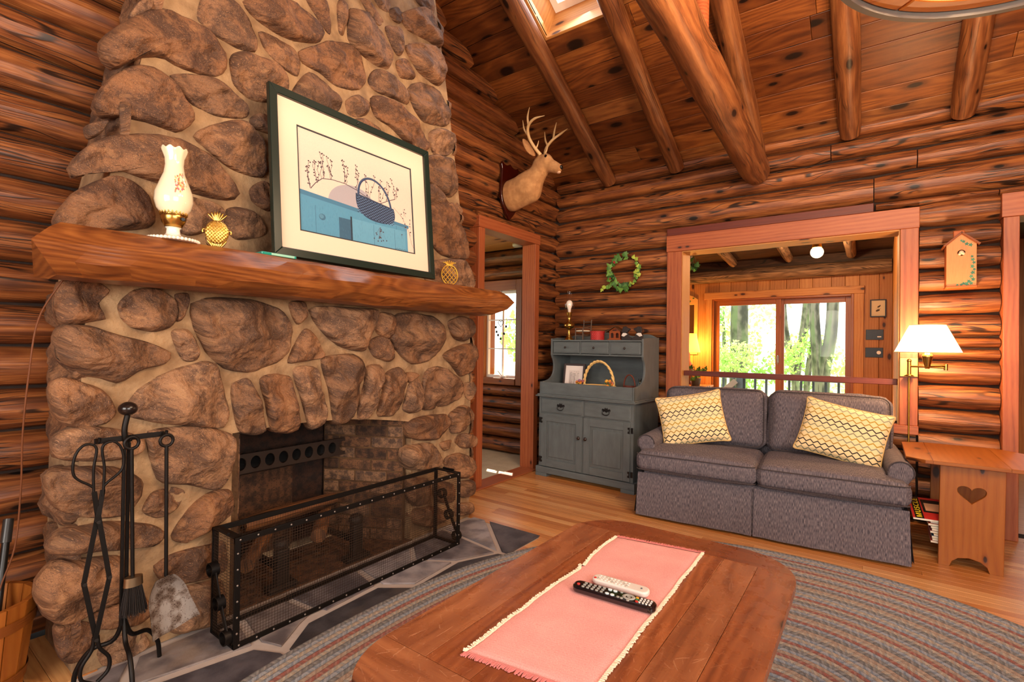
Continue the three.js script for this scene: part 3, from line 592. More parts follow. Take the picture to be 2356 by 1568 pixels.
{
  // mortar body with the fire opening
  const L = [], R = [];
  for (const y of [0, 0.5, 1.0, 1.5, 1.9, 2.3, 2.7, 3.1, 3.5, 4.0, 4.6]) { L.push([chimL(y) - 0.035, y]); R.unshift([chimR(y) + 0.025, y]); }
  const s = poly([...L, ...R]), hole = [[OPEN.z0, 0.0005]];
  for (let i = 0; i <= 10; i++) { const z = lerp(OPEN.z0, OPEN.z1, i / 10); hole.push([z, openTop(z)]); }
  hole.push([OPEN.z1, 0.0005]);
  const h2 = s.clone(); h2.holes = [new THREE.Path(hole.map((p) => new THREE.Vector2(...p)))];
  part(fire, 'mortar', grain(extrude(h2, 0.4, 0).rotateY(-Math.PI / 2).translate(0.4, 0, 0), 'y'), M.mortar);
  // stones of the front
  const RR = rng(404);
  const add = (flat, x, h, k) => {
    const o = roundOutline(flat.map((v) => v / 1000), 36); { let a = 0, b = 0; for (const p of o) { a += p[0] / 36; b += p[1] / 36; } for (const p of o) { p[0] = a + (p[0] - a) * 1.055; p[1] = b + (p[1] - b) * 1.055; } }
    let area = 0; o.forEach(([a, b], i) => { const [c, d] = o[(i + 1) % o.length]; area += a * d - b * c; });
    if (area > 0) o.reverse();
    const g = stoneGeo(o, h, k * 0.731 + 0.2);
    // a = z, b = y, bulge = x
    g.applyMatrix4(new THREE.Matrix4().makeBasis(V(0, 0, 1), V(0, 1, 0), V(1, 0, 0))).translate(x, 0, 0); g.computeVertexNormals();
    part(fire, 'stone', g, M.stone[Math.floor(RR() * 5)]);
  };
  STONES_LOWER.forEach((f, k) => add(f, 0.392, 0.082, k));
  STONES_UPPER.forEach((f, k) => add(f, 0.392, 0.078, 60 + k));
  for (let y = 3.4, n = 0; y < 4.3; y += 0.2) for (let z = chimR(y) + 0.12 + (n++ % 2) * 0.1; z < chimL(y) - 0.05; z += 0.26) {   // higher courses, above the view
    const f = []; for (let i = 0; i < 8; i++) { const t = i * 0.785, w = 0.85 + RR() * 0.3; f.push((z + Math.cos(t) * 0.115 * w) * 1000, (y + Math.sin(t) * 0.085 * w) * 1000); }
    if (ceilAt(z) > y) add(f, 0.392, 0.07, 200 + n * 7 + z);
  }
  // stones of the two returns
  const ring = (ca, cb, ra, rb, k) => { const o = []; for (let i = 0; i < 30; i++) { const t = i / 30 * 6.283, w = 1 + 0.22 * noise(Math.cos(t) * 1.2 + k * 3, Math.sin(t) * 1.2, k); o.push([ca + Math.cos(t) * ra * w, cb + Math.sin(t) * rb * w]); } return o; };
  let k = 0;
  for (const side of [1, -1]) {
    let y = 0.1;
    while (y < 3.6) {
      const h = 0.06 + RR() * 0.07;
      if (!(y + h > 1.34 && y - h < 1.54)) for (const [a, ra] of RR() < 0.45 ? [[0.22, 0.19]] : [[0.11, 0.09], [0.33, 0.1]]) {
        const o = ring(a, y + h, ra, h, ++k); if (side < 0) o.reverse();
        const g = stoneGeo(o, 0.045, 150 + k * 0.9), z = side > 0 ? chimL(y + h) - 0.03 : chimR(y + h) + 0.03;
        g.applyMatrix4(new THREE.Matrix4().makeBasis(V(1, 0, 0), V(0, 1, 0), V(0, 0, side))).translate(0, 0, z); g.computeVertexNormals();
        part(fire, 'stone', g, M.stone[Math.floor(RR() * 5)]);
      }
      y += 2 * h + 0.02;
    }
  }
  // firebox: brick courses, back plate, row of heat tubes
  const brickTex = tex(256, 256, 0.3, 0.3, (a, b) => { const n = fbm(a * 7, b * 7, 5, 4), m = noise(a * 40, b * 40); return mix3(mix3([132, 96, 68], [74, 53, 40], smooth(-0.2, 0.3, n)), [30, 24, 20], smooth(0.2, 0.5, m) * 0.5); });
  const brick = ['#ffffff', '#d8c8b8', '#a89888'].map((c) => STD({ map: brickTex, bumpMap: stoneBump, bumpScale: 0.006, roughness: 0.9, color: c }));
  const soot = STD({ color: 0x14100e, roughness: 0.95 });
  const bx = -0.1, bz0 = 2.52, bz1 = 3.12;   // the back is narrower than the mouth
  for (const [zA, zB, s] of [[OPEN.z0 - 0.01, bz0, 0], [OPEN.z1 + 0.01, bz1, 1]]) {   // splayed brick cheeks
    const A = V(0.35, 0, zA), B = V(bx, 0, zB), len = A.distanceTo(B), dir = B.clone().sub(A).normalize(), n = V(dir.z, 0, -dir.x).multiplyScalar(s ? 1 : -1), W = len / 2.5;
    for (let r = 0; r < 13; r++) for (let c = -1; c < 3; c++) {
      const u0 = Math.max(0, (c + (r % 2) * 0.5) * W), u1 = Math.min(len, (c + 1 + (r % 2) * 0.5) * W); if (u1 - u0 < 0.03) continue;
      const g = box(u1 - u0 - 0.008, 0.06, 0.06, 'x', 0.004), mid = A.clone().addScaledVector(dir, (u0 + u1) / 2).addScaledVector(n, -0.03 + RR() * 0.003);
      g.applyMatrix4(new THREE.Matrix4().makeBasis(dir, V(0, 1, 0), V(-dir.z, 0, dir.x))).translate(mid.x, 0.034 + r * 0.068, mid.z);
      part(fire, 'fire_brick', g, brick[Math.floor(RR() * 3)]);
    }
    const g = box(len, 0.9, 0.04, 'x', 0); const mid = A.clone().lerp(B, 0.5).addScaledVector(n, -0.035);
    g.applyMatrix4(new THREE.Matrix4().makeBasis(dir, V(0, 1, 0), V(-dir.z, 0, dir.x))).translate(mid.x, 0.45, mid.z);
    part(fire, 'brick_joint', g, tinted(M.mortar, 0x9a8a78));
  }
  part(fire, 'fire_back', span(bx - 0.06, bx, 0, 1.0, bz0 - 0.1, bz1 + 0.1, 'z', 0), tinted(brick[2], 0x6a5444));
  part(fire, 'fire_back_brick', span(bx, bx + 0.015, 0, 0.46, bz0 + 0.24, bz1 - 0.02, 'z', 0.01), brick[2]);
  part(fire, 'fire_floor', span(bx, 0.4, -0.02, 0.004, OPEN.z0 - 0.02, OPEN.z1 + 0.02, 'z', 0), brick[1]);
  part(fire, 'smoke_chamber', merge([span(bx - 0.06, 0.34, 1.0, 1.06, OPEN.z0 - 0.1, OPEN.z1 + 0.1, 'z', 0)]), soot);
  const plate = poly([[0, 0], [0.72, 0], [0.72, 0.1], [0, 0.1]]);
  for (let i = 0; i < 9; i++) { const p = new THREE.Path(); p.absellipse(0.06 + i * 0.075, 0.05, 0.026, 0.032, 0, 6.283); plate.holes.push(p); }
  part(fire, 'heat_tube_plate', extrude(plate, 0.012, 0.001).rotateY(-Math.PI / 2).translate(0.05, 0.5, 2.46), tinted(M.ironFlat, 0x3a2c24));
  for (let i = 0; i < 9; i++) part(fire, 'heat_tube', new THREE.CylinderGeometry(0.029, 0.029, 0.12, 14, 1, true).rotateZ(Math.PI / 2).translate(-0.02, 0.55, 2.52 + i * 0.075), soot);
}
// andirons with split logs
function andiron(z, label) {
  const a = thing('andiron', label, 'andiron', [0.2, 0.004, z], 0, 'andirons in the firebox');
  part(a, 'bar', merge([box(0.42, 0.025, 0.025, 'x', 0.003).translate(-0.02, 0.1, 0), box(0.025, 0.1, 0.025, 'y', 0.003).translate(-0.21, 0.05, 0)]), M.ironFlat);
  part(a, 'front_post', merge([box(0.05, 0.19, 0.06, 'y', 0.01).translate(0.17, 0.1, 0), box(0.07, 0.03, 0.14, 'y', 0.008).translate(0.17, 0.015, 0), new THREE.IcosahedronGeometry(0.04, 1).scale(1, 0.8, 1).translate(0.17, 0.215, 0)]), M.ironFlat);
}
andiron(3.08, 'left black iron andiron behind the mesh screen'); andiron(2.66, 'right black iron andiron behind the mesh screen');
{
  const ends = [[[0.32, 0.15, 3.22], [0.02, 0.17, 2.96]], [[0.3, 0.16, 2.84], [0.0, 0.18, 2.6]], [[0.12, 0.265, 3.14], [0.08, 0.26, 2.6]]];
  const lab = ['split firewood log lying across the left andiron', 'split firewood log lying across the right andiron', 'split firewood log lying lengthwise at the back of the grate'];
  ends.forEach(([p, q], i) => {
    const t = thing('firewood_log', lab[i], 'firewood', [0, 0, 0], 0, 'firewood on the grate');
    const A = V(...p), B = V(...q), d = B.clone().sub(A), m = part(t, 'bark', logGeo(d.length(), 0.038, 0.04, 91 + i * 2.2, 0.05, 10, 2.5), tinted(M.grayLog, 0xf0c898));
    m.quaternion.setFromUnitVectors(V(1, 0, 0), d.clone().normalize()); m.position.copy(A.lerp(B, 0.5));
  });
}
// hewn mantel
const mantel = thing('mantel_shelf', 'thick hand-hewn wooden mantel beam across the fireplace', 'mantel');
{
  // profile points x, y and the z of each at the left and right end
  const P = [[0.425, 1.372, 3.965, 1.86], [0.55, 1.356, 3.955, 1.84], [0.618, 1.366, 3.95, 1.81], [0.662, 1.405, 3.985, 1.70], [0.678, 1.455, 4.018, 1.645], [0.655, 1.5, 3.975, 1.69], [0.625, 1.524, 3.945, 1.735], [0.425, 1.524, 3.945, 1.76]];
  const n = 34, K = P.length, pos = [], idx = [];
  for (let i = 0; i <= n; i++) for (let k = 0; k < K; k++) {
    const [x, y, zl, zr] = P[k], z = lerp(zr, zl, i / n), hew = k > 1 && k < 6 ? 0.012 : k === 6 ? 0.007 : 0, e = Math.min(i, n - i) ? 1 : 0.3;
    pos.push(x + hew * e * 1.6 * noise(z * 5, k * 1.3, 2) + (k > 0 && k < 7 ? 0.012 * Math.sin(z * 2.1) : 0), y + (k > 0 && k < 6 ? hew * e * noise(z * 6, k * 2.1, 8) : 0), z);
  }
  for (let i = 0; i < n; i++) for (let k = 0; k < K; k++) { const a = i * K + k, b = i * K + (k + 1) % K; idx.push(a, b, a + K, b, b + K, a + K); }
  for (let k = 1; k < K - 1; k++) { idx.push(0, k + 1, k); const o = n * K; idx.push(o, o + k, o + k + 1); }
  let g = new THREE.BufferGeometry(); g.setAttribute('position', new THREE.Float32BufferAttribute(pos, 3)); g.setIndex(idx); g = g.toNonIndexed(); g.computeVertexNormals();
  part(mantel, 'beam', grain(toCreasedNormals(g, 0.5), 'z', 0.3, 0.1), M.mantel);
}
// hearth of flagstones set in pale grout
const hearth = struct('hearth', 'grey slate flagstone hearth set flush in the floor', 'hearth');
{
  part(hearth, 'grout', span(0.38, 0.982, -0.1, -0.004, 1.753, 3.965, 'z', 0), STD({ color: 0xa89c94, roughness: 0.9, bumpMap: stoneBump, bumpScale: 0.006 }));
  const slate = tex(512, 512, 0.7, 0.7, (a, b) => { const n = fbm(a * 6, b * 6, 11, 5), s = noise(a * 90, b * 90); return mix3(mix3([150, 144, 146], [100, 96, 102], smooth(-0.25, 0.3, n)), [160, 140, 120], smooth(0.15, 0.4, fbm(a * 3 + 9, b * 3, 2, 4)) * 0.35 + Math.max(0, s) * 0.08); });
  const mats = ['#ffffff', '#8e8c92', '#c8c4c4', '#747478', '#dcd4cc'].map((c) => STD({ map: slate, bumpMap: stoneBump, bumpScale: 0.006, roughness: 0.55, color: c }));
  const F = [[1, [[0.575, 1.76], [0.975, 1.76], [0.975, 2.09], [0.93, 2.09]]], [0, [[0.44, 1.76], [0.535, 1.76], [0.895, 2.095], [0.44, 2.03]]], [2, [[0.44, 2.06], [0.9, 2.128], [0.8, 2.33], [0.62, 2.45], [0.44, 2.31]]],
    [3, [[0.975, 2.12], [0.975, 2.7], [0.85, 2.65], [0.83, 2.35], [0.93, 2.13]]], [0, [[0.44, 2.345], [0.61, 2.485], [0.8, 2.37], [0.82, 2.65], [0.7, 2.745], [0.44, 2.7]]], [3, [[0.975, 2.735], [0.975, 3.29], [0.83, 3.3], [0.73, 3.16], [0.715, 2.79], [0.845, 2.69]]],
    [2, [[0.44, 2.735], [0.68, 2.785], [0.695, 3.05], [0.63, 3.07], [0.44, 3.09]]], [4, [[0.44, 3.125], [0.66, 3.1], [0.7, 3.18], [0.79, 3.31], [0.7, 3.34], [0.44, 3.29]]], [1, [[0.975, 3.325], [0.975, 3.955], [0.592, 3.955], [0.73, 3.385], [0.83, 3.335]]],
    [4, [[0.44, 3.325], [0.69, 3.375], [0.6, 3.74], [0.44, 3.66]]], [2, [[0.44, 3.695], [0.585, 3.775], [0.555, 3.955], [0.44, 3.955]]]];
  for (const [m, pts] of F) part(hearth, 'flagstone', grain(extrude(poly(pts.map(([x, z]) => [x, -z])), 0.03, 0.003).rotateX(-Math.PI / 2).translate(0, -0.027, 0), 'x', m * 0.4, pts[0][1]), mats[m]);
}
// fire screen
const screen = thing('fire_screen', 'black iron fire screen box with wire mesh standing on the hearth', 'fire screen');
{
  const z0 = 2.165, z1 = 3.436, xf = 0.672, xb = 0.487, top = 0.424, A = 0.022, t = 0.004, fr = [];
  const angle = (name, a, b, off) => part(screen, name, merge(off.map(([dx, dy, dz, w, h]) => span(Math.min(a[0], b[0]) + dx - w / 2, Math.max(a[0], b[0]) + dx + w / 2, Math.min(a[1], b[1]) + dy - h / 2, Math.max(a[1], b[1]) + dy + h / 2, Math.min(a[2], b[2]) + dz - w / 2, Math.max(a[2], b[2]) + dz + w / 2, 'z', 0.001))), M.iron);
  for (const x of [xf, xb]) {
    part(screen, 'rail', span(x - 0.004, x + 0.004, top - A, top, z0, z1, 'z', 0.001), M.iron); part(screen, 'rail', span(x - 0.004, x + 0.004, 0.002, A, z0, z1, 'z', 0.001), M.iron);
    for (const z of [z0, z1]) part(screen, 'upright', merge([span(x - 0.005, x + 0.005, 0.002, top, Math.min(z, z + (z === z0 ? A : -A)), Math.max(z, z + (z === z0 ? A : -A)), 'y', 0.001)]), M.iron);
    const s = x === xf ? 1 : -1, riv = [];
    for (let i = 0; i <= 18; i++) for (const y of [top - A / 2, A / 2 + 0.002]) riv.push(new THREE.SphereGeometry(0.0045, 6, 5).translate(x + s * 0.004, y, lerp(z0 + 0.02, z1 - 0.02, i / 18)));
    for (let i = 1; i < 7; i++) for (const z of [z0 + A / 2, z1 - A / 2]) riv.push(new THREE.SphereGeometry(0.0045, 6, 5).translate(x + s * 0.005, i / 7 * top, z));
    part(screen, 'rivets', merge(riv), STD({ color: 0x8a8078, roughness: 0.4, metalness: 0.8 })).userData.kind = 'stuff';
  }
  for (const z of [z0, z1]) {
    part(screen, 'end_plate', span(xb, xf, top - 0.006, top, z - (z === z1 ? A * 1.4 : 0), z + (z === z0 ? A * 1.4 : 0), 'x', 0.001), M.iron);
    part(screen, 'end_rail', span(xb, xf, 0.002, 0.012, z - (z === z1 ? A : 0), z + (z === z0 ? A : 0), 'x', 0.001), M.iron);
    part(screen, 'handle', merge([rod([xb + 0.05, top + 0.004, z], [xf - 0.05, top + 0.004, z], 0.006, 8)]), M.iron);
    // scroll strap: three rolled loops on a slanting bar
    const S = [[xb + 0.035, 0.27], [xb + 0.09, 0.155], [xf - 0.03, 0.045]], d = z === z1 ? 0.01 : -0.01;
    part(screen, 'scroll_bar', merge([bar([S[0][0], S[0][1], z + d], [S[1][0], S[1][1], z + d], 0.022, 0.005, [0, 0, 1]), bar([S[1][0], S[1][1], z + d], [S[2][0], S[2][1], z + d], 0.022, 0.005, [0, 0, 1])].map((g) => g.translate(0.012, 0, 0))), M.iron);
    for (const [x, y] of S) part(screen, 'scroll', merge([new THREE.CylinderGeometry(0.028, 0.028, 0.03, 20, 1, true).rotateX(Math.PI / 2).translate(x, y, z + d), new THREE.CylinderGeometry(0.024, 0.024, 0.03, 20, 1, true).rotateX(Math.PI / 2).translate(x, y, z + d), new THREE.RingGeometry(0.024, 0.028, 20).translate(x, y, z + d + 0.015), new THREE.RingGeometry(0.024, 0.028, 20).translate(x, y, z + d - 0.015)]), M.iron);
  }
  const wires = [], P = 0.0118, w = 0.00095;
  const strip = (a, b) => { const g = new THREE.BoxGeometry(Math.abs(b[0] - a[0]) || w, Math.abs(b[1] - a[1]) || w, Math.abs(b[2] - a[2]) || w); wires.push(g.translate((a[0] + b[0]) / 2, (a[1] + b[1]) / 2, (a[2] + b[2]) / 2)); };
  for (const x of [xf - 0.003, xb + 0.003]) { for (let z = z0 + 0.01; z < z1; z += P) strip([x, 0.01, z], [x, top - 0.01, z]); for (let y = 0.02; y < top - 0.01; y += P) strip([x, y, z0], [x, y, z1]); }
  for (const z of [z0 + 0.004, z1 - 0.004]) { for (let x = xb; x < xf; x += P) strip([x, 0.01, z], [x, top - 0.01, z]); for (let y = 0.02; y < top - 0.01; y += P) strip([xb, y, z], [xf, y, z]); }
  part(screen, 'wire_mesh', merge(wires), STD({ color: 0x4a382c, roughness: 0.5, metalness: 0.6 })).userData.kind = 'stuff';
}
// fireplace tools
{
  const X = 0.56, Z = 3.745, stand = thing('tool_stand', 'black wrought iron fireplace tool stand with ball finial', 'tool stand', [X, 0, Z]);
  part(stand, 'post', merge([box(0.01, 0.62, 0.011, 'y', 0.002).translate(0, 0.51, -0.004), box(0.009, 0.6, 0.01, 'y', 0.002).translate(0.008, 0.5, 0.011), tube([[0, 0.8, 0], [0.004, 0.86, 0.01], [0, 0.92, 0]], 0.009, 12, 8)]), M.iron);
  part(stand, 'finial', new THREE.SphereGeometry(0.028, 20, 14).scale(1, 0.85, 1).translate(0, 0.935, 0), STD({ color: 0x1a1210, roughness: 0.25 }), 'glossy dark ball finial');
  part(stand, 'cross_bar', merge([box(0.006, 0.018, 0.2, 'z', 0.001).translate(0, 0.835, -0.01), tube([[0.003, 0.84, 0.085], [0.03, 0.835, 0.085], [0.035, 0.85, 0.085]], 0.005, 8, 6), tube([[0.003, 0.84, -0.105], [0.03, 0.832, -0.105], [0.035, 0.85, -0.105]], 0.005, 8, 6), tube([[0.003, 0.835, 0], [0.03, 0.83, 0], [0.035, 0.848, 0]], 0.005, 8, 6)]), M.iron);
  for (let i = 0; i < 3; i++) { const a = i * 2.094 + 0.1, c = Math.cos(a), s = Math.sin(a); part(stand, 'leg', tube([[0, 0.22, 0], [c * 0.03, 0.15, s * 0.03], [c * 0.09, 0.13, s * 0.09], [c * 0.13, 0.07, s * 0.13], [c * 0.14, 0.006, s * 0.14]], 0.0075, 20, 8), M.iron); }
  const tongs = thing('fire_tongs', 'black scissor-action fire tongs hanging at the left of the tool stand', 'tongs', [X + 0.035, 0, Z + 0.085]);
  const T2 = (pts) => pts.map(([z, y]) => [0, y, z]);
  for (const s of [-1, 1]) {
    part(tongs, 'handle', tube(T2([[s * 0.012, 0.66], [s * 0.014, 0.75], [s * 0.01 , 0.825], [s * 0.035, 0.835], [s * 0.058, 0.81], [s * 0.062, 0.74], [s * 0.02, 0.7], [s * 0.012, 0.69]]), 0.0042, 40, 6), M.iron);
    part(tongs, 'arm', merge([bar([s * 0.003, 0.68, s * 0.012], [-s * 0.003, 0.58, -s * 0.002], 0.014, 0.004, [1, 0, 0]), bar([s * 0.003, 0.6, -s * 0.0], [s * 0.003, 0.39, -s * 0.032], 0.014, 0.004, [1, 0, 0]), bar([s * 0.003, 0.39, -s * 0.032], [s * 0.003, 0.2, s * 0.002], 0.014, 0.004, [1, 0, 0])]), M.iron);
    part(tongs, 'jaw', tube(T2([[s * 0.004, 0.21], [s * 0.01, 0.17], [s * 0.036, 0.125], [s * 0.034, 0.085], [s * 0.006, 0.06]]), 0.006, 20, 6), M.iron);
  }
  part(tongs, 'rivet', merge([[0.58, 0], [0.39, 0.032], [0.39, -0.032], [0.2, 0]].map(([y, z]) => new THREE.CylinderGeometry(0.006, 0.006, 0.02, 10).rotateZ(Math.PI / 2).translate(0, y, z))), M.ironFlat);
  const brush = thing('hearth_brush', 'hearth brush with dark bristles hanging from the tool stand', 'brush', [X + 0.035, 0, Z - 0.002]);
  part(brush, 'handle', merge([rod([0, 0.8, 0], [0, 0.36, -0.01], 0.006, 8), new THREE.TorusGeometry(0.02, 0.0055, 8, 20).rotateY(Math.PI / 2).translate(0, 0.822, 0)]), M.iron);
  part(brush, 'collar', new THREE.CylinderGeometry(0.024, 0.026, 0.03, 20).scale(0.7, 1, 1.1).translate(0, 0.352, -0.012), tinted(M.brassOld, 0x9a8468));
  part(brush, 'bristles', (() => { const R = rng(9), l = []; for (let i = 0; i < 260; i++) { const a = R() * 6.28, r = Math.sqrt(R()), p = [Math.cos(a) * 0.014 * r, 0.345, Math.sin(a) * 0.024 * r - 0.012]; l.push(rod(p, [p[0] * 2.0, 0.235 + R() * 0.02, (p[2] + 0.012) * 1.75 - 0.014], 0.0011, 3)); } return merge(l); })(), STD({ color: 0x1c120e, roughness: 0.8 })).userData.kind = 'stuff';
  const shovel = thing('ash_shovel', 'small ash shovel with worn steel pan hanging at the right of the tool stand', 'shovel', [X + 0.035, 0, Z - 0.105]);
  part(shovel, 'handle', merge([rod([0, 0.795, 0], [0.006, 0.335, -0.004], 0.006, 8), new THREE.TorusGeometry(0.02, 0.0055, 8, 20).rotateY(Math.PI / 2).translate(0, 0.815, 0)]), M.iron);
  const wear = tex(256, 256, 0.2, 0.2, (a, b) => { const n = fbm(a * 6, b * 6, 3, 5), m = noise(a * 50, b * 50); return mix3(mix3([168, 158, 150], [110, 92, 80], smooth(-0.2, 0.3, n)), [58, 40, 32], smooth(0.25, 0.5, m + n * 0.6) * 0.7); });
  let g = new THREE.PlaneGeometry(0.15, 0.19, 14, 14); const p = g.attributes.position;
  for (let i = 0; i < p.count; i++) { const u = p.getX(i) / 0.075, v = p.getY(i) / 0.095, w = v > 0 ? lerp(0.82, 0.42, v * v) : lerp(0.82, 1, -v); p.setXYZ(i, u * 0.075 * w, p.getY(i) - 0.008 * (1 - u * u) * (v < -0.6 ? 1 : 0), 0.022 * u * u * u * u + 0.02 * v * v * (v > 0 ? 1 : 0)); }
  g.computeVertexNormals(); const back = g.clone(); back.translate(0, 0, -0.003);
  part(shovel, 'pan', grain(merge([g, back]).rotateY(Math.PI / 2).rotateZ(0.1).rotateX(0.22).translate(0.014, 0.245, -0.008), 'y'), STD({ map: wear, roughness: 0.45, metalness: 0.6, side: THREE.DoubleSide }), 'worn steel pan');
}
// stave bucket
{
  const b = thing('stave_bucket', 'wooden stave bucket in the corner left of the fireplace', 'bucket', [0.27, 0, 4.07]);
  const n = 16; for (let i = 0; i < n; i++) {
    const a0 = i / n * 6.2832 + 0.012, a1 = (i + 1) / n * 6.2832 - 0.012, pos = [], idx = [];
    for (const [y, r] of [[0, 0.125], [0.31, 0.162]]) for (const k of [0, 0.018]) for (const a of [a0, a1]) pos.push(Math.cos(a) * (r - k), y, Math.sin(a) * (r - k));
    // 0,1 outer bottom, 2,3 inner bottom, 4,5 outer top, 6,7 inner top
    idx.push(0, 4, 1, 1, 4, 5, 2, 3, 6, 3, 7, 6, 4, 6, 5, 5, 6, 7, 0, 2, 4, 2, 6, 4, 1, 5, 3, 3, 5, 7, 0, 1, 2, 1, 3, 2);
    let g = new THREE.BufferGeometry(); g.setAttribute('position', new THREE.Float32BufferAttribute(pos, 3)); g.setIndex(idx); g = g.toNonIndexed(); g.computeVertexNormals();
    part(b, 'stave', grain(g, 'y', i * 0.31, i * 0.17), M.sidePine);
  }
  for (const [y, r] of [[0.06, 0.134], [0.245, 0.156]]) part(b, 'hoop', new THREE.CylinderGeometry(r + 0.004, r, 0.035, 40, 1, true).translate(0, y, 0), tinted(M.sidePine, 0x94704a, { side: THREE.DoubleSide }));
  part(b, 'bottom', new THREE.CylinderGeometry(0.115, 0.115, 0.015, 24).translate(0, 0.03, 0), M.sidePine);
  const p = thing('fire_poker', 'black rod leaning in the stave bucket', 'poker', [0, 0, 0]);
  part(p, 'rod', rod([0.3, 0.045, 4.03], [0.13, 0.52, 3.965], 0.011, 10), M.black); part(p, 'grip', rod([0.155, 0.45, 3.975], [0.128, 0.525, 3.964], 0.015, 10), STD({ color: 0x2a2826, roughness: 0.35 }));
}
{
  const c = thing('extension_cord', 'thin brown cord hanging from the mantel down to the bucket', 'cord');
  part(c, 'wire', tube([[0.47, 1.37, 3.9], [0.4, 1.24, 3.945], [0.36, 1.05, 3.96], [0.32, 0.85, 3.965], [0.28, 0.65, 3.96], [0.26, 0.45, 3.97], [0.25, 0.33, 4.0], [0.27, 0.2, 4.03], [0.26, 0.06, 4.05]], 0.0028, 60, 6), STD({ color: 0x6a3c20, roughness: 0.5 }));
}
// ---------------------------------------------------------------- rug, coffee table and what lies on it
const rug = thing('braided_rug', 'large oval braided rug in grey, tan and red under the coffee table', 'rug', [2.34, 0, 3.0]);
{
  const strands = [[[164, 168, 176], [200, 194, 190], [104, 116, 134]], [[190, 162, 142], [146, 120, 106], [204, 186, 166]], [[172, 100, 88], [196, 172, 156], [128, 108, 102]], [[136, 132, 130], [92, 90, 90], [190, 180, 174]], [[206, 188, 168], [164, 138, 118], [128, 136, 144]]];
  const mats = strands.map((S, k) => { const t = tex(128, 32, 0.054, 0.04, (a, b, i, j) => { const s = (Math.floor(a * 6 + (b < 0.5 ? b * 2 : 2 - b * 2) * 1.2 + 12) % 3), n = 0.78 + 0.3 * noise(a * 40, b * 18, k) + 0.14 * noise(i * 3.1, j * 2.7, 2); return mix3(S[s], S[0], 0.58).map((v) => v * n); }); return STD({ map: t, bumpMap: t, bumpScale: 0.004, roughness: 0.95 }); });
  const order = [3, 0, 4, 0, 2, 4, 3, 0, 1, 2, 4, 0, 3, 1, 4, 2, 0, 3, 1, 4], A = 1.5, B = 1.86, W = 0.0215, N = 150, rad = 5;
  for (let k = 0; k * W < A - 0.1; k++) {
    const a = A - (k + 0.5) * W, b = B - (k + 0.5) * W, pos = [], uv = [], idx = []; let len = 0, px, pz;
    for (let i = 0; i <= N; i++) {
      const t = i / N * 6.2832, c = Math.cos(t), s = Math.sin(t), q = 2 / 2.25, x = Math.sign(c) * Math.pow(Math.abs(c), q) * a, z = Math.sign(s) * Math.pow(Math.abs(s), q) * b;
      const tx = -s * a, tz = c * b, l = Math.hypot(tx, tz), nx = tz / l, nz = -tx / l;
      if (i) len += Math.hypot(x - px, z - pz); px = x; pz = z;
      for (let j = 0; j <= rad; j++) { const u = j / rad, w = Math.sin(u * Math.PI); pos.push(x + nx * (u - 0.5) * W, 0.003 + 0.009 * Math.pow(w, 0.6), z + nz * (u - 0.5) * W); uv.push(len, u * 0.04); }
    }
    for (let i = 0; i < N; i++) for (let j = 0; j < rad; j++) { const p = i * (rad + 1) + j, r = p + rad + 1; idx.push(p, p + 1, r, r, p + 1, r + 1); }
    const g = new THREE.BufferGeometry(); g.setAttribute('position', new THREE.Float32BufferAttribute(pos, 3)); g.setAttribute('uv', new THREE.Float32BufferAttribute(uv, 2)); g.setIndex(idx); g.computeVertexNormals();
    part(rug, 'braid', g, mats[order[k % 20]]);
  }
}
const scratches = (() => {   // fine pale scratches worn into the varnish
  return canvasTex(1024, 1024, (g, w, h) => {
    const img = g.createImageData(w, h), R = rng(31);
    for (let j = 0; j < h; j++) for (let i = 0; i < w; i++) { const k = (j * w + i) * 4, v = 72 + 40 * fbm(i / 90, j / 90, 4, 4); img.data[k] = img.data[k + 1] = img.data[k + 2] = v; img.data[k + 3] = 255; }
    g.putImageData(img, 0, 0); g.lineWidth = 1;
    for (let i = 0; i < 700; i++) { const x = R() * w, y = R() * h, a = R() * 6.28, l = 4 + R() * 34; g.strokeStyle = 'rgba(215,215,215,' + (0.2 + R() * 0.6) + ')'; g.beginPath(); g.moveTo(x, y); g.quadraticCurveTo(x + Math.cos(a) * l * 0.5 + R() * 6, y + Math.sin(a) * l * 0.5, x + Math.cos(a) * l, y + Math.sin(a) * l); g.stroke(); }
  });
})();
scratches.wrapS = scratches.wrapT = THREE.RepeatWrapping; scratches.colorSpace = THREE.NoColorSpace; scratches.repeat.set(1.6, 1.6);
const coffee = thing('coffee_table', 'reddish brown wooden coffee table with rounded corners and worn varnish', 'coffee table');
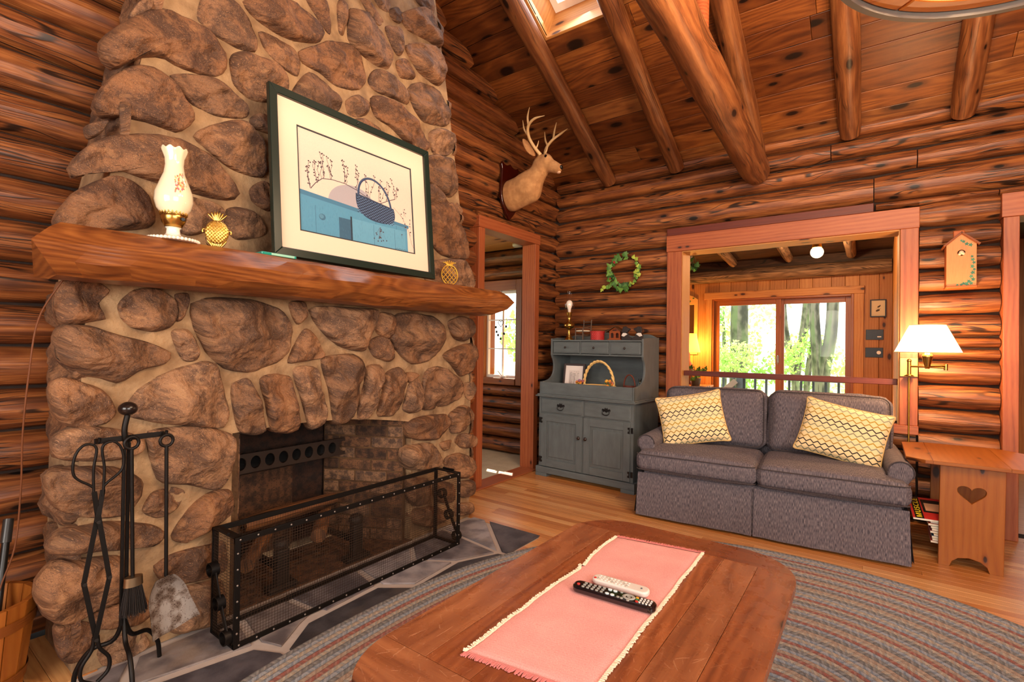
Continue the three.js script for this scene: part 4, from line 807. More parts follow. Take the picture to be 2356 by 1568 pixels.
{
  const top = roundRect(1.615, 2.43, 2.325, 3.7, 0.2), mats = M.tableTop.map((m) => { const k = m.clone(); k.roughness = 1; k.roughnessMap = scratches; return k; });
  const pieces = [['breadboard_end', clip(top, 0, 1, 2.465), 'x', 2], ['breadboard_end', clip(top, 0, -1, -3.5), 'x', 0]];
  const xs = [1.615, 1.76, 1.9, 2.06, 2.2, 2.31, 2.43];
  for (let i = 0; i < 6; i++) pieces.push(['top_plank', clip(clip(clip(clip(top, 0, -1, -2.4665), 0, 1, 3.4985), -1, 0, -xs[i] - (i ? 0.0006 : -1)), 1, 0, xs[i + 1] - (i < 5 ? 0.0006 : -1)), 'z', i % 4]);
  pieces.forEach(([n, p, ax, m], i) => part(coffee, n, grain(extrude(poly(p.map(([x, z]) => [x, -z])), 0.028, 0.0008).rotateX(-Math.PI / 2).translate(0, 0.392, 0), ax, i * 0.77, i * 0.31), mats[m]));
  part(coffee, 'apron', span(1.74, 2.3, 0.3, 0.392, 2.45, 2.475, 'x'), M.tableTop[1]); part(coffee, 'apron', span(1.74, 2.3, 0.3, 0.392, 3.55, 3.575, 'x'), M.tableTop[1]);
  part(coffee, 'apron', span(1.74, 1.765, 0.3, 0.392, 2.475, 3.55, 'z'), M.tableTop[1]); part(coffee, 'apron', span(2.275, 2.3, 0.3, 0.392, 2.475, 3.55, 'z'), M.tableTop[1]);
  for (const x of [1.765, 2.275]) for (const z of [2.475, 3.55]) part(coffee, 'leg', lathe([[0, 0.012], [0.02, 0.012], [0.028, 0.05], [0.018, 0.1], [0.032, 0.2], [0.022, 0.26], [0.034, 0.3], [0.034, 0.392], [0, 0.392]], 20).translate(x, 0, z), M.tableTop[0]);
}
const runner = thing('table_runner', 'pink woven table runner with cream edges on the coffee table', 'table runner');
{
  const weave = tex(512, 512, 0.36, 0.36, (a, b, i, j) => { const n = noise(i * 0.5, j * 0.14, 3) * 0.75 + noise(i * 0.9, j * 0.4, 9) * 0.4, s = 0.5 + 0.5 * Math.sin(j / 512 * 6.283 * 40), m = fbm(a * 3, b * 3, 2, 3); return mix3(mix3([230, 172, 164], [202, 128, 124], clamp(0.45 + n * 0.9 + m * 0.4, 0, 1)), [246, 206, 196], clamp(n * 1.2 - 0.1, 0, 0.7) * s); });
  const cloth = STD({ map: weave, bumpMap: weave, bumpScale: 0.003, roughness: 0.95 });
  // outline: long edges wander a little, as it lies
  const leftX = (z) => lerp(1.812, 1.832, (z - 2.5) / 1.0) + 0.008 * noise(z * 9, 1) + (z > 2.83 ? 0.012 * smooth(2.83, 2.86, z) - 0.03 * smooth(2.86, 3.0, z) * 0.4 : 0.012 * smooth(2.7, 2.83, z));
  const rightX = (z) => lerp(2.127, 2.142, (z - 2.46) / 1.0) + 0.004 * noise(z * 7, 5), y = 0.4215;
  const grid = (z0, z1, f, mat, name, nx = 16, nz = 60, th = 0.0035) => {
    const pos = [], uv = [], idx = [];
    for (let i = 0; i <= nz; i++) for (let j = 0; j <= nx; j++) { const z = lerp(z0, z1, i / nz), u = j / nx, [x, dz] = f(z, u), e = Math.min(u, 1 - u) * nx < 0.5 || i === 0 || i === nz; pos.push(x, e ? y - 0.001 : y + th + 0.0016 * fbm(x * 22, z * 22, 3, 2), z + (dz || 0)); uv.push(x, z); }
    for (let i = 0; i < nz; i++) for (let j = 0; j < nx; j++) { const p = i * (nx + 1) + j, r = p + nx + 1; idx.push(p, r, p + 1, p + 1, r, r + 1); }
    const g = new THREE.BufferGeometry(); g.setAttribute('position', new THREE.Float32BufferAttribute(pos, 3)); g.setAttribute('uv', new THREE.Float32BufferAttribute(uv, 2)); g.setIndex(idx); g.computeVertexNormals();
    return part(runner, name, g, mat);
  };
  const skew = (u) => -0.05 * u;
  grid(2.52, 3.43, (z, u) => [lerp(leftX(z), rightX(z), u), skew(u)], cloth, 'cloth');
  const cream = STD({ color: 0xf2dcc0, roughness: 0.95 });
  const R = rng(3), tuft = [];
  for (const [f, u] of [[leftX, 0], [rightX, 1]]) for (let z = 2.52; z < 3.43; z += 0.0035) { const x = f(z), s = u ? 1 : -1; tuft.push(rod([x - s * 0.004, y + 0.003, z + skew(u)], [x + s * (0.004 + R() * 0.004), y + 0.002 + R() * 0.003, z + skew(u) + (R() - 0.5) * 0.008], 0.0022, 4)); }
  part(runner, 'edge_tufts', merge(tuft), cream).userData.kind = 'stuff';
  const fr = [];
  for (const [z, s] of [[2.52, -1], [3.43, 1]]) for (let u = 0; u <= 1; u += 0.006) { const x = lerp(leftX(z), rightX(z), u); fr.push(rod([x, y + 0.002, z + skew(u)], [x + (R() - 0.5) * 0.008, y + 0.0012, z + skew(u) + s * (0.012 + R() * 0.008)], 0.0016, 4)); }
  part(runner, 'fringe', merge(fr), STD({ color: 0xcc7a76, roughness: 0.95 })).userData.kind = 'stuff';
}
// remote controls
function remote(name, label, len, w, h, at, turn, body, keys) {
  const r = thing(name, label, 'remote control', at, turn), s = roundRect(-len / 2, len / 2, -w / 2, w / 2, w * 0.42, 8);
  part(r, 'body', grain(extrude(poly(s), h, h * 0.32, 3).rotateX(-Math.PI / 2), 'x'), body);
  for (const [x, z, rx, rz, m] of keys) part(r, 'button', new THREE.CylinderGeometry(1, 1, 0.0026, 14).scale(rx, 1, rz).translate(x, h + 0.0006, z), m);
  return r;
}
{
  const c = (k) => STD({ color: k, roughness: 0.45 }), gray = c(0x9a9890), pale = c(0xcfe0e4), red = c(0xc0342c), grn = c(0x2f7a4a), yel = c(0xd8a030), wht = c(0xd8d4cc), keys = [[-0.108, 0.006, 0.005, 0.005, red]];
  for (let i = 0; i < 5; i++) for (let j = 0; j < 3; j++) keys.push([-0.09 + i * 0.0145, 0.014 - j * 0.0125, 0.0046, 0.0042, gray]);
  for (let i = 0; i < 2; i++) for (const z of [0.014, -0.012]) keys.push([-0.014 + i * 0.016, z, 0.0062, 0.0052, pale]);
  for (const [x, z] of [[0.02, 0.016], [0.02, -0.016], [0.031, 0.017], [0.05, 0.019]]) keys.push([x, z, 0.0045, 0.004, gray]);
  [[0.074, 0.012, red], [0.072, 0.002, grn], [0.07, -0.008, yel]].forEach(([x, z, m]) => keys.push([x, z, 0.0046, 0.0042, m]));
  for (let i = 0; i < 4; i++) for (let j = 0; j < 3; j++) keys.push([0.082 + i * 0.0095, 0.012 - j * 0.011, 0.0032, 0.0032, wht]);
  const a = remote('remote_control', 'long black remote control with coloured buttons on the pink runner', 0.252, 0.05, 0.02, [2.012, 0.4262, 2.985], 0.075, new THREE.MeshPhysicalMaterial({ color: 0x0c0b10, roughness: 0.12, clearcoat: 1 }), keys);
  part(a, 'navigation_ring', new THREE.TorusGeometry(0.0115, 0.004, 8, 28).rotateX(Math.PI / 2).scale(1.25, 0.5, 1).translate(0.047, 0.0205, 0), gray);
  part(a, 'select_button', new THREE.CylinderGeometry(0.005, 0.005, 0.003, 16).translate(0.047, 0.0208, 0), gray);
  const k2 = [[-0.078, 0.012, 0.0042, 0.0042, red]];
  for (let i = 0; i < 9; i++) for (let j = 0; j < 3; j++) k2.push([-0.068 + i * 0.0115, 0.012 - j * 0.0115, 0.004, 0.0036, (i + j) % 4 ? wht : c(0xb8b0a4)]);
  k2.push([0.066, 0, 0.003, 0.003, c(0x5a6068)]);
  remote('remote_control', 'small pale grey remote control lying behind the black one', 0.178, 0.046, 0.016, [2.0, 0.4262, 2.906], 0.06, STD({ color: 0xd8cfc6, roughness: 0.35 }), k2);
}
// ---------------------------------------------------------------- sofa
const tweed = tex(512, 512, 0.72, 0.72, (a, b, i, j) => { const n = noise(i * 0.7, j * 0.07, 3) + 0.3 * noise(i * 0.24, j * 0.05, 7), f = noise(i * 0.9, j * 0.9, 2); return mix3(mix3([126, 114, 116], [56, 52, 62], clamp(0.5 + n * 0.85, 0, 1)), [150, 134, 126], clamp(f * 0.6 - 0.05, 0, 0.3)); });
const fabric = STD({ map: tweed, bumpMap: tweed, bumpScale: 0.001, roughness: 0.95 }), pipe = STD({ color: 0x3e3638, roughness: 0.95 });
const tweedUV = (g) => { const t = g.attributes.uv; for (let i = 0; i < t.count; i++) t.setXY(i, t.getX(i), t.getY(i)); return g; };
const sofa = thing('sofa', 'two-seat sofa with grey tweed slipcover and rolled arms', 'sofa', [2.045, 0, 0.9625], 0.0775);
{
  const skirt = (x0, x1, seed, name = 'skirt_panel') => {
    const g = new THREE.PlaneGeometry(x1 - x0, 0.285, 40, 14), p = g.attributes.position;
    for (let i = 0; i < p.count; i++) { const x = p.getX(i), y = p.getY(i), d = (0.1425 - y) / 0.285; p.setZ(i, 0.028 * d + 0.012 * d * noise(x * 7 + seed, seed, 1) + 0.003 * fbm(x * 20, y * 20, seed, 2)); p.setX(i, x * (1 + 0.015 * d)); }
    g.computeVertexNormals(); const b = g.clone().translate(0, 0, -0.008); const m = part(sofa, name, grain(merge([g, b]), 'x', seed), fabric); return m;
  };
  place(skirt(-0.745, -0.03, 1), -0.3875, 0.1575, 0); place(skirt(-0.012, 0.745, 2), 0.3665, 0.1575, 0.004);
  place(skirt(-0.09, 0.09, 3, 'skirt_pleat'), -0.02, 0.16, -0.016);
  place(skirt(-0.4, 0.4, 4, 'skirt_side'), 0.742, 0.1575, -0.42, 0, Math.PI / 2, 0); place(skirt(-0.4, 0.4, 5, 'skirt_side'), -0.742, 0.1575, -0.42, 0, -Math.PI / 2, 0);
  part(sofa, 'base', span(-0.72, 0.72, 0.03, 0.312, -0.84, -0.03, 'x', 0.02), fabric);
  for (const s of [-1, 1]) {
    const cx = s * 0.378, c = cushion(0.752, 0.128, 0.6, 0.045, [0.008, 0.026, 0.012], 3 + s, 0.004, [30, 10, 24]);
    const p = c.attributes.position;   // T shape: the rear part is cut in beside the arm
    for (let i = 0; i < p.count; i++) if (s * p.getX(i) > 0.3 && p.getZ(i) < 0.19) p.setX(i, s * (0.27 + (s * p.getX(i) - 0.3) * 0.12));
    c.computeVertexNormals();
    place(part(sofa, 'seat_cushion', c, fabric), cx, 0.382, -0.265);
    const y1 = 0.058, w = 0.37, zf = 0.297;
    part(sofa, 'piping', merge([[y1 - 0.006, 1], [-y1 + 0.006, 0]].map(([y]) => tube([[cx - w, 0.382 + y, 0.0], [cx - w + 0.004, 0.382 + y, 0.02], [cx - w + 0.03, 0.382 + y, 0.034], [cx, 0.382 + y, 0.04], [cx + w - 0.03, 0.382 + y, 0.034], [cx + w - 0.004, 0.382 + y, 0.02], [cx + w, 0.382 + y, 0.0]], 0.0036, 50, 6))), pipe);
    // arm: rolled top on an upholstered panel
    const prof = []; for (let i = 0; i <= 24; i++) { const a = (-0.62 + i / 24 * 1.36) * Math.PI; prof.push([Math.sin(a) * 0.063, Math.cos(a) * 0.063]); }
    const sh = [[-0.048, -0.4], ...prof.filter(([x, y]) => !(y < 0 && x < -0.055)), [0.02, -0.09], [0.02, -0.4]].map(([x, y]) => [s * x + s * 0.72, y + 0.484]);
    part(sofa, 'arm', grain(extrude(poly(s > 0 ? sh : sh.reverse()), 0.74, 0.018, 3).translate(0, 0, -0.84), 'z'), fabric);
    part(sofa, 'arm_piping', tube(Array.from({ length: 17 }, (_, i) => { const a = (-0.5 + i / 16 * 1.15) * Math.PI; return [s * (0.72 + Math.sin(a) * 0.06), 0.484 + Math.cos(a) * 0.06, -0.1]; }), 0.0036, 40, 6), pipe);
    const bc = cushion(0.70, 0.42, 0.2, 0.06, [0.012, 0.012, 0.045], 9 + s * 2, s > 0 ? 0.009 : 0.005, [26, 20, 10]);
    const bm = place(part(sofa, 'back_cushion', bc, fabric), s * 0.36 + 0.012, 0.648, -0.62, -0.16, 0, s * -0.012);
    bm.updateMatrix();
    const e = roundRect(-0.34, 0.34, -0.2, 0.2, 0.05, 5).map(([x, y]) => V(x, y, 0.088 + 0.004 * Math.cos(x * 4)).applyMatrix4(bm.matrix));
    part(sofa, 'piping', tube(e, 0.0036, 120, 6, true), pipe);
  }
  part(sofa, 'back', cushion(1.46, 0.5, 0.14, 0.05, [0, 0.01, 0.01], 21, 0.003, [30, 12, 6]), fabric).position.set(0, 0.55, -0.775);
}
const zigzag = canvasTex(1024, 800, (g, w, h) => {
  g.fillStyle = '#ecd09c'; g.fillRect(0, 0, w, h);
  const R = rng(8); for (let i = 0; i < 9000; i++) { g.fillStyle = R() < 0.5 ? 'rgba(255,226,176,0.25)' : 'rgba(190,150,92,0.2)'; g.fillRect(R() * w, R() * h, 3, 2); }
  const col = ['#8a8668', '#9a9478', '#b08a2c', '#a8823a', '#2e2622', '#4a463e', '#8a8668', '#b08a2c', '#8f8a70', '#a8823a', '#2e2622', '#3a332e', '#8a8668'];
  g.lineWidth = 14; g.lineJoin = 'miter';
  col.forEach((c, k) => { g.strokeStyle = c; g.beginPath(); const y0 = 34 + k * 61, n = 11; for (let i = -1; i <= n * 2 + 1; i++) { const x = i * w / n / 2 + (k % 2) * w / n / 2, y = y0 + (i % 2 ? 19 : -19); i < 0 ? g.moveTo(x, y) : g.lineTo(x, y); } g.stroke(); });
});
function throwPillow(label, w, h, at, tilt, lean, turn, seed) {
  const t = thing('throw_pillow', label, 'pillow', [0, 0, 0], 0, 'zigzag throw pillows on the sofa');
  t.position.copy(V(...at).applyAxisAngle(V(0, 1, 0), sofa.rotation.y).add(sofa.position)); t.rotation.order = 'YXZ'; t.rotation.set(lean, sofa.rotation.y + turn, tilt);
  let g = new THREE.BoxGeometry(w, h, 0.02, 28, 22, 4); const p = g.attributes.position;
  for (let i = 0; i < p.count; i++) { const u = p.getX(i) / w * 2, v = p.getY(i) / h * 2, z = p.getZ(i) / 0.01, b = Math.pow(Math.max(0, (1 - u * u) * (1 - v * v)), 0.42); p.setXYZ(i, p.getX(i) * (1 - 0.05 * (1 - v * v) * u * u), p.getY(i) * (1 - 0.06 * (1 - u * u) * v * v), z * (0.006 + 0.062 * b) + 0.004 * fbm(u * 3 + seed, v * 3, seed, 3)); }
  g.deleteAttribute('uv'); g.deleteAttribute('normal'); g = mergeVertices(g, 1e-5); g.computeVertexNormals();
  part(t, 'cover', fitUV(g, 'x', 'y', -w / 2, w / 2, -h / 2, h / 2), STD({ map: zigzag, roughness: 0.9 }));
  const e = []; for (let i = 0; i < 48; i++) { const a = i / 48 * 6.2832, c = Math.cos(a), s = Math.sin(a), k = 1 / Math.max(Math.abs(c), Math.abs(s)), u = c * k, v = s * k; e.push(V(u * w / 2 * (1 - 0.05 * (1 - v * v) * u * u), v * h / 2 * (1 - 0.06 * (1 - u * u) * v * v), 0.004 * fbm(u * 3 + seed, v * 3, seed, 3))); }
  part(t, 'piping', tube(e, 0.006, 160, 6, true), STD({ color: 0xc8a468, roughness: 0.9 }));
}
throwPillow('cream pillow with zigzag stripes leaning on the left sofa arm', 0.455, 0.37, [-0.47, 0.645, -0.4], 0.2, -0.3, 0.22, 1);
throwPillow('cream pillow with zigzag stripes leaning on the right sofa arm', 0.47, 0.35, [0.452, 0.638, -0.38], -0.2, -0.28, -0.12, 5);
// ---------------------------------------------------------------- side table
const side = thing('side_table', 'small pine side table with heart cut-out and clipped corners', 'side table');
{
  const pan = poly([[2.918, 0], [2.965, 0], [2.975, 0.03], [3.0, 0.052], [3.045, 0.062], [3.09, 0.052], [3.115, 0.03], [3.125, 0], [3.178, 0], [3.187, 0.55], [2.925, 0.55]]);
  const hp = new THREE.Path(), hx = 3.054, hy = 0.352; hp.moveTo(hx, hy); hp.bezierCurveTo(hx - 0.03, hy + 0.03, hx - 0.058, hy + 0.045, hx - 0.058, hy + 0.068); hp.bezierCurveTo(hx - 0.058, hy + 0.096, hx - 0.012, hy + 0.1, hx, hy + 0.07); hp.bezierCurveTo(hx + 0.012, hy + 0.1, hx + 0.058, hy + 0.096, hx + 0.058, hy + 0.068); hp.bezierCurveTo(hx + 0.058, hy + 0.045, hx + 0.03, hy + 0.03, hx, hy);
  pan.holes.push(hp);
  part(side, 'end_panel', grain(extrude(pan, 0.024, 0.002).translate(0, 0, 0.728), 'y', 0.3), M.sidePine);
  part(side, 'end_panel', grain(extrude(pan, 0.024, 0.002).translate(0, 0, 0.2), 'y', 0.9), M.sidePine);
  part(side, 'shelf', span(2.935, 3.17, 0.075, 0.093, 0.224, 0.728, 'z'), M.sidePine);
  const oct = [[2.777, 0.2], [2.885, 0.13], [3.235, 0.1], [3.345, 0.21], [3.35, 0.68], [3.25, 0.79], [2.86, 0.8], [2.777, 0.74]];
  const strips = [[2.7, 2.892], [2.893, 3.2], [3.201, 3.4]];
  for (const [a, b] of strips) { const q = clip(clip(oct, -1, 0, -a), 1, 0, b); part(side, 'top_board', grain(extrude(poly(q.map(([x, z]) => [x, -z])), 0.02, 0.002).rotateX(-Math.PI / 2).translate(0, 0.55, 0), 'z', a * 3), M.sidePine); }
}
{
  const cover = canvasTex(512, 680, (g, w, h) => { g.fillStyle = '#c8302a'; g.fillRect(0, 0, w, h); g.fillStyle = '#1e1a18'; g.fillRect(w * 0.3, h * 0.28, w * 0.6, h * 0.7); g.fillStyle = '#d8a07a'; g.fillRect(w * 0.38, h * 0.34, w * 0.36, h * 0.5); g.fillStyle = '#201a16'; g.fillRect(0, h * 0.05, w, h * 0.2); g.fillStyle = '#f2d428'; g.font = 'bold 118px sans-serif'; g.fillText('MUSCLE', 14, h * 0.21); });
  const car = canvasTex(512, 680, (g, w, h) => { g.fillStyle = '#d8d2c8'; g.fillRect(0, 0, w, h); g.fillStyle = '#6a7078'; g.fillRect(0, h * 0.3, w, h * 0.4); g.fillStyle = '#2a2c30'; g.fillRect(w * 0.1, h * 0.4, w * 0.7, h * 0.16); g.fillStyle = '#b8b0a4'; g.fillRect(w * 0.2, h * 0.1, w * 0.5, h * 0.1); });
  const paper = STD({ color: 0xe6dcc8, roughness: 0.7 }), R = rng(12);
  const tints = ['#a82c28', '#d8c8a8', '#2c4a6a', '#c8a060', '#8a2a3a', '#e0d8cc', '#4a6a4a', '#b84a2c', '#d0c0b0'];
  const words = ['bottom of the pile', 'second from bottom of the pile', 'third from bottom of the pile', 'fourth from bottom of the pile', 'fifth from bottom of the pile', 'sixth from bottom of the pile', 'seventh from bottom of the pile', 'under the two open covers'];
  for (let i = 0; i < 10; i++) {
    const last = i === 9, pre = i === 8, lab = last ? 'red magazine with yellow title on top of the side table pile' : pre ? 'grey magazine with picture cover lying beside the red one' : 'magazine inside the side table, ' + words[i];
    const m = thing('magazine', lab, 'magazine', [3.0 - (last ? 0.07 : 0.0) + (R() - 0.5) * 0.024 - i * 0.002, 0.0935 + i * 0.0135, 0.56 + (last ? 0.02 : 0)], 0, 'magazines in the side table');
    part(m, 'pages', boxAt(0.2, 0.0112, 0.27, 0, 0.0062, 0, 'x', 0.001), paper);
    part(m, 'cover', fitUV(boxAt(0.202, 0.0012, 0.272, 0, 0.0126, 0, 'x', 0.0002).rotateY(0), 'z', 'x', last ? 0.136 : -0.136, last ? -0.136 : 0.136, last ? 0.1 : -0.1, last ? -0.1 : 0.1), last ? STD({ map: cover, roughness: 0.35 }) : pre ? STD({ map: car, roughness: 0.35 }) : STD({ color: tints[i], roughness: 0.35 }));
    m.rotation.y = last ? 0.06 : (R() - 0.5) * 0.08; if (last) { m.rotation.x = 0.2; m.position.y += 0.027; }
  }
}
// ---------------------------------------------------------------- dry sink hutch
const paintTex = tex(512, 512, 0.5, 0.5, (a, b, i, j) => { const n = fbm(a * 4, b * 14, 3, 4), s = noise(i * 0.5, j * 0.5, 2); const v = 0.94 + n * 0.16 + s * 0.09; return [94 * v, 100 * v, 100 * v]; });
const paint = STD({ map: paintTex, roughness: 0.5 });
const hutch = thing('hutch', 'slate blue painted dry sink hutch against the log wall', 'hutch', [0.629, 0, 0.583], -0.041);
{
  const H = (name, g, m = paint, l) => part(hutch, name, g, m, l);
  H('base', merge([span(-0.478, 0.478, 0.03, 0.085, -0.53, 0, 'x', 0.004), span(-0.478, -0.36, 0, 0.03, -0.53, 0, 'x', 0.002), span(0.36, 0.478, 0, 0.03, -0.53, 0, 'x', 0.002)]));
  H('carcass', merge([span(-0.458, 0.458, 0.085, 0.712, -0.52, -0.04, 'x', 0.002)]));
  H('face_frame', merge([span(-0.458, -0.43, 0.085, 0.712, -0.04, -0.02, 'y', 0.002), span(0.43, 0.458, 0.085, 0.712, -0.04, -0.02, 'y', 0.002), span(-0.014, 0.014, 0.085, 0.712, -0.04, -0.02, 'y', 0.002), span(-0.43, 0.43, 0.556, 0.572, -0.0395, -0.02, 'x', 0.002), span(-0.43, 0.43, 0.698, 0.712, -0.0395, -0.02, 'x', 0.002)]));
  H('counter_moulding', merge([span(-0.482, 0.482, 0.712, 0.724, -0.53, 0.008, 'x', 0.004), span(-0.472, 0.472, 0.722, 0.736, -0.53, -0.004, 'x', 0.005)]));
  H('tray_board', span(-0.458, 0.458, 0.735, 0.842, -0.04, -0.022, 'x', 0.004));
  const pull = (parent, x, y) => { const m = M.black, grow = (g) => g.translate(-x, -y, 0).scale(1.3, 1.3, 1).translate(x, y, 0); part(parent, 'bail_pull', grow(merge([extrude(poly([[-0.032, 0.004], [-0.026, 0.014], [-0.014, 0.01], [-0.008, 0.022], [0, 0.014], [0.008, 0.022], [0.014, 0.01], [0.026, 0.014], [0.032, 0.004], [0.022, -0.008], [0.01, -0.004], [0, -0.012], [-0.01, -0.004], [-0.022, -0.008]]), 0.004, 0.001).translate(x, y, -0.012), tube([[x - 0.024, y, -0.004], [x - 0.022, y - 0.018, 0.002], [x, y - 0.026, 0.004], [x + 0.022, y - 0.018, 0.002], [x + 0.024, y, -0.004]], 0.0032, 16, 6)])), m, 'black batwing pull'); };
  for (const s of [-1, 1]) {
    const x0 = s < 0 ? -0.434 : 0.008, x1 = s < 0 ? -0.008 : 0.434, xm = (x0 + x1) / 2;
    const d = H('drawer', merge([span(x0, x1, 0.568, 0.7, -0.025, -0.016, 'x', 0.004), span(x0 + 0.008, x1 - 0.008, 0.576, 0.692, -0.02, -0.011, 'x', 0.005)])); pull(d, xm, 0.638);
    const door = H('door', merge([span(x0, x0 + 0.06, 0.09, 0.56, -0.025, -0.01, 'y', 0.003), span(x1 - 0.06, x1, 0.09, 0.56, -0.025, -0.01, 'y', 0.003), span(x0 + 0.06, x1 - 0.06, 0.09, 0.155, -0.025, -0.01, 'x', 0.003), span(x0 + 0.06, x1 - 0.06, 0.495, 0.56, -0.025, -0.01, 'x', 0.003), span(x0 + 0.06, x1 - 0.06, 0.155, 0.495, -0.028, -0.019, 'y', 0.001), span(x0 + 0.085, x1 - 0.085, 0.18, 0.47, -0.022, -0.012, 'y', 0.008)]));
    part(door, 'knob', lathe([[0, 0], [0.005, 0], [0.005, 0.01], [0.015, 0.014], [0.016, 0.02], [0.01, 0.027], [0, 0.028]], 18).rotateX(Math.PI / 2).translate(-s * -0.033, 0.385, -0.012), STD({ color: 0x2a1a12, roughness: 0.25 }), 'dark turned knob');
    for (const y of [0.15, 0.5]) part(door, 'hinge', merge([boxAt(0.008, 0.05, 0.006, s * 0.428, y, -0.008, 'y', 0.001), boxAt(0.012, 0.016, 0.004, s * 0.42, y + 0.016, -0.008, 'y', 0.001), boxAt(0.012, 0.016, 0.004, s * 0.42, y - 0.016, -0.008, 'y', 0.001), boxAt(0.02, 0.046, 0.004, s * 0.446, y, -0.018, 'y', 0.001)]), M.black, 'black iron hinge');
    // scrolled side of the upper part (profile in z, y)
    const sp = new THREE.Shape(); sp.moveTo(-0.525, 0.735); sp.lineTo(-0.022, 0.735); sp.lineTo(-0.022, 0.842); sp.lineTo(-0.06, 0.845); sp.bezierCurveTo(-0.19, 0.85, -0.235, 0.9, -0.235, 0.98); sp.bezierCurveTo(-0.235, 1.02, -0.215, 1.05, -0.205, 1.06); sp.lineTo(-0.195, 1.085); sp.lineTo(-0.195, 1.235); sp.bezierCurveTo(-0.26, 1.24, -0.3, 1.25, -0.34, 1.245); sp.lineTo(-0.525, 1.25); sp.closePath();
    H('upper_side', grain(extrude(sp, 0.018, 0.003, 2).rotateY(-Math.PI / 2).translate(s > 0 ? 0.458 : -0.44, 0, 0), 'y'));
  }
  H('upper_shelf', span(-0.44, 0.44, 1.084, 1.098, -0.51, -0.2, 'x', 0.003));
  H('upper_top', span(-0.44, 0.44, 1.21, 1.225, -0.51, -0.192, 'x', 0.004));
  H('drawer_divider', merge([span(-0.153, -0.141, 1.098, 1.21, -0.5, -0.204, 'y', 0.001), span(0.141, 0.153, 1.098, 1.21, -0.5, -0.204, 'y', 0.001)]));
  for (let i = -1; i <= 1; i++) { const d = H('small_drawer', merge([span(i * 0.294 - 0.139, i * 0.294 + 0.139, 1.102, 1.207, -0.4, -0.2, 'x', 0.003), span(i * 0.294 - 0.132, i * 0.294 + 0.132, 1.108, 1.201, -0.3, -0.196, 'x', 0.005)])); part(d, 'knob', lathe([[0, 0], [0.004, 0], [0.004, 0.008], [0.009, 0.011], [0.01, 0.016], [0.006, 0.02], [0, 0.021]], 16).rotateX(Math.PI / 2).translate(i * 0.294, 1.155, -0.196), STD({ color: 0x2a1a12, roughness: 0.25 })); }
  const bk = new THREE.Shape(); bk.moveTo(-0.44, 0.735); bk.lineTo(0.44, 0.735); bk.lineTo(0.44, 1.25); for (const [a, b, c, d] of [[0.36, 1.3, 0.28, 1.27], [0.2, 1.255, 0.14, 1.29], [0.0, 1.34, -0.14, 1.29], [-0.2, 1.255, -0.28, 1.27], [-0.36, 1.3, -0.44, 1.25]]) bk.quadraticCurveTo(a, b, c, d); bk.closePath();
  H('back_board', grain(extrude(bk, 0.014, 0.001).translate(0, 0, -0.525), 'x'));
}
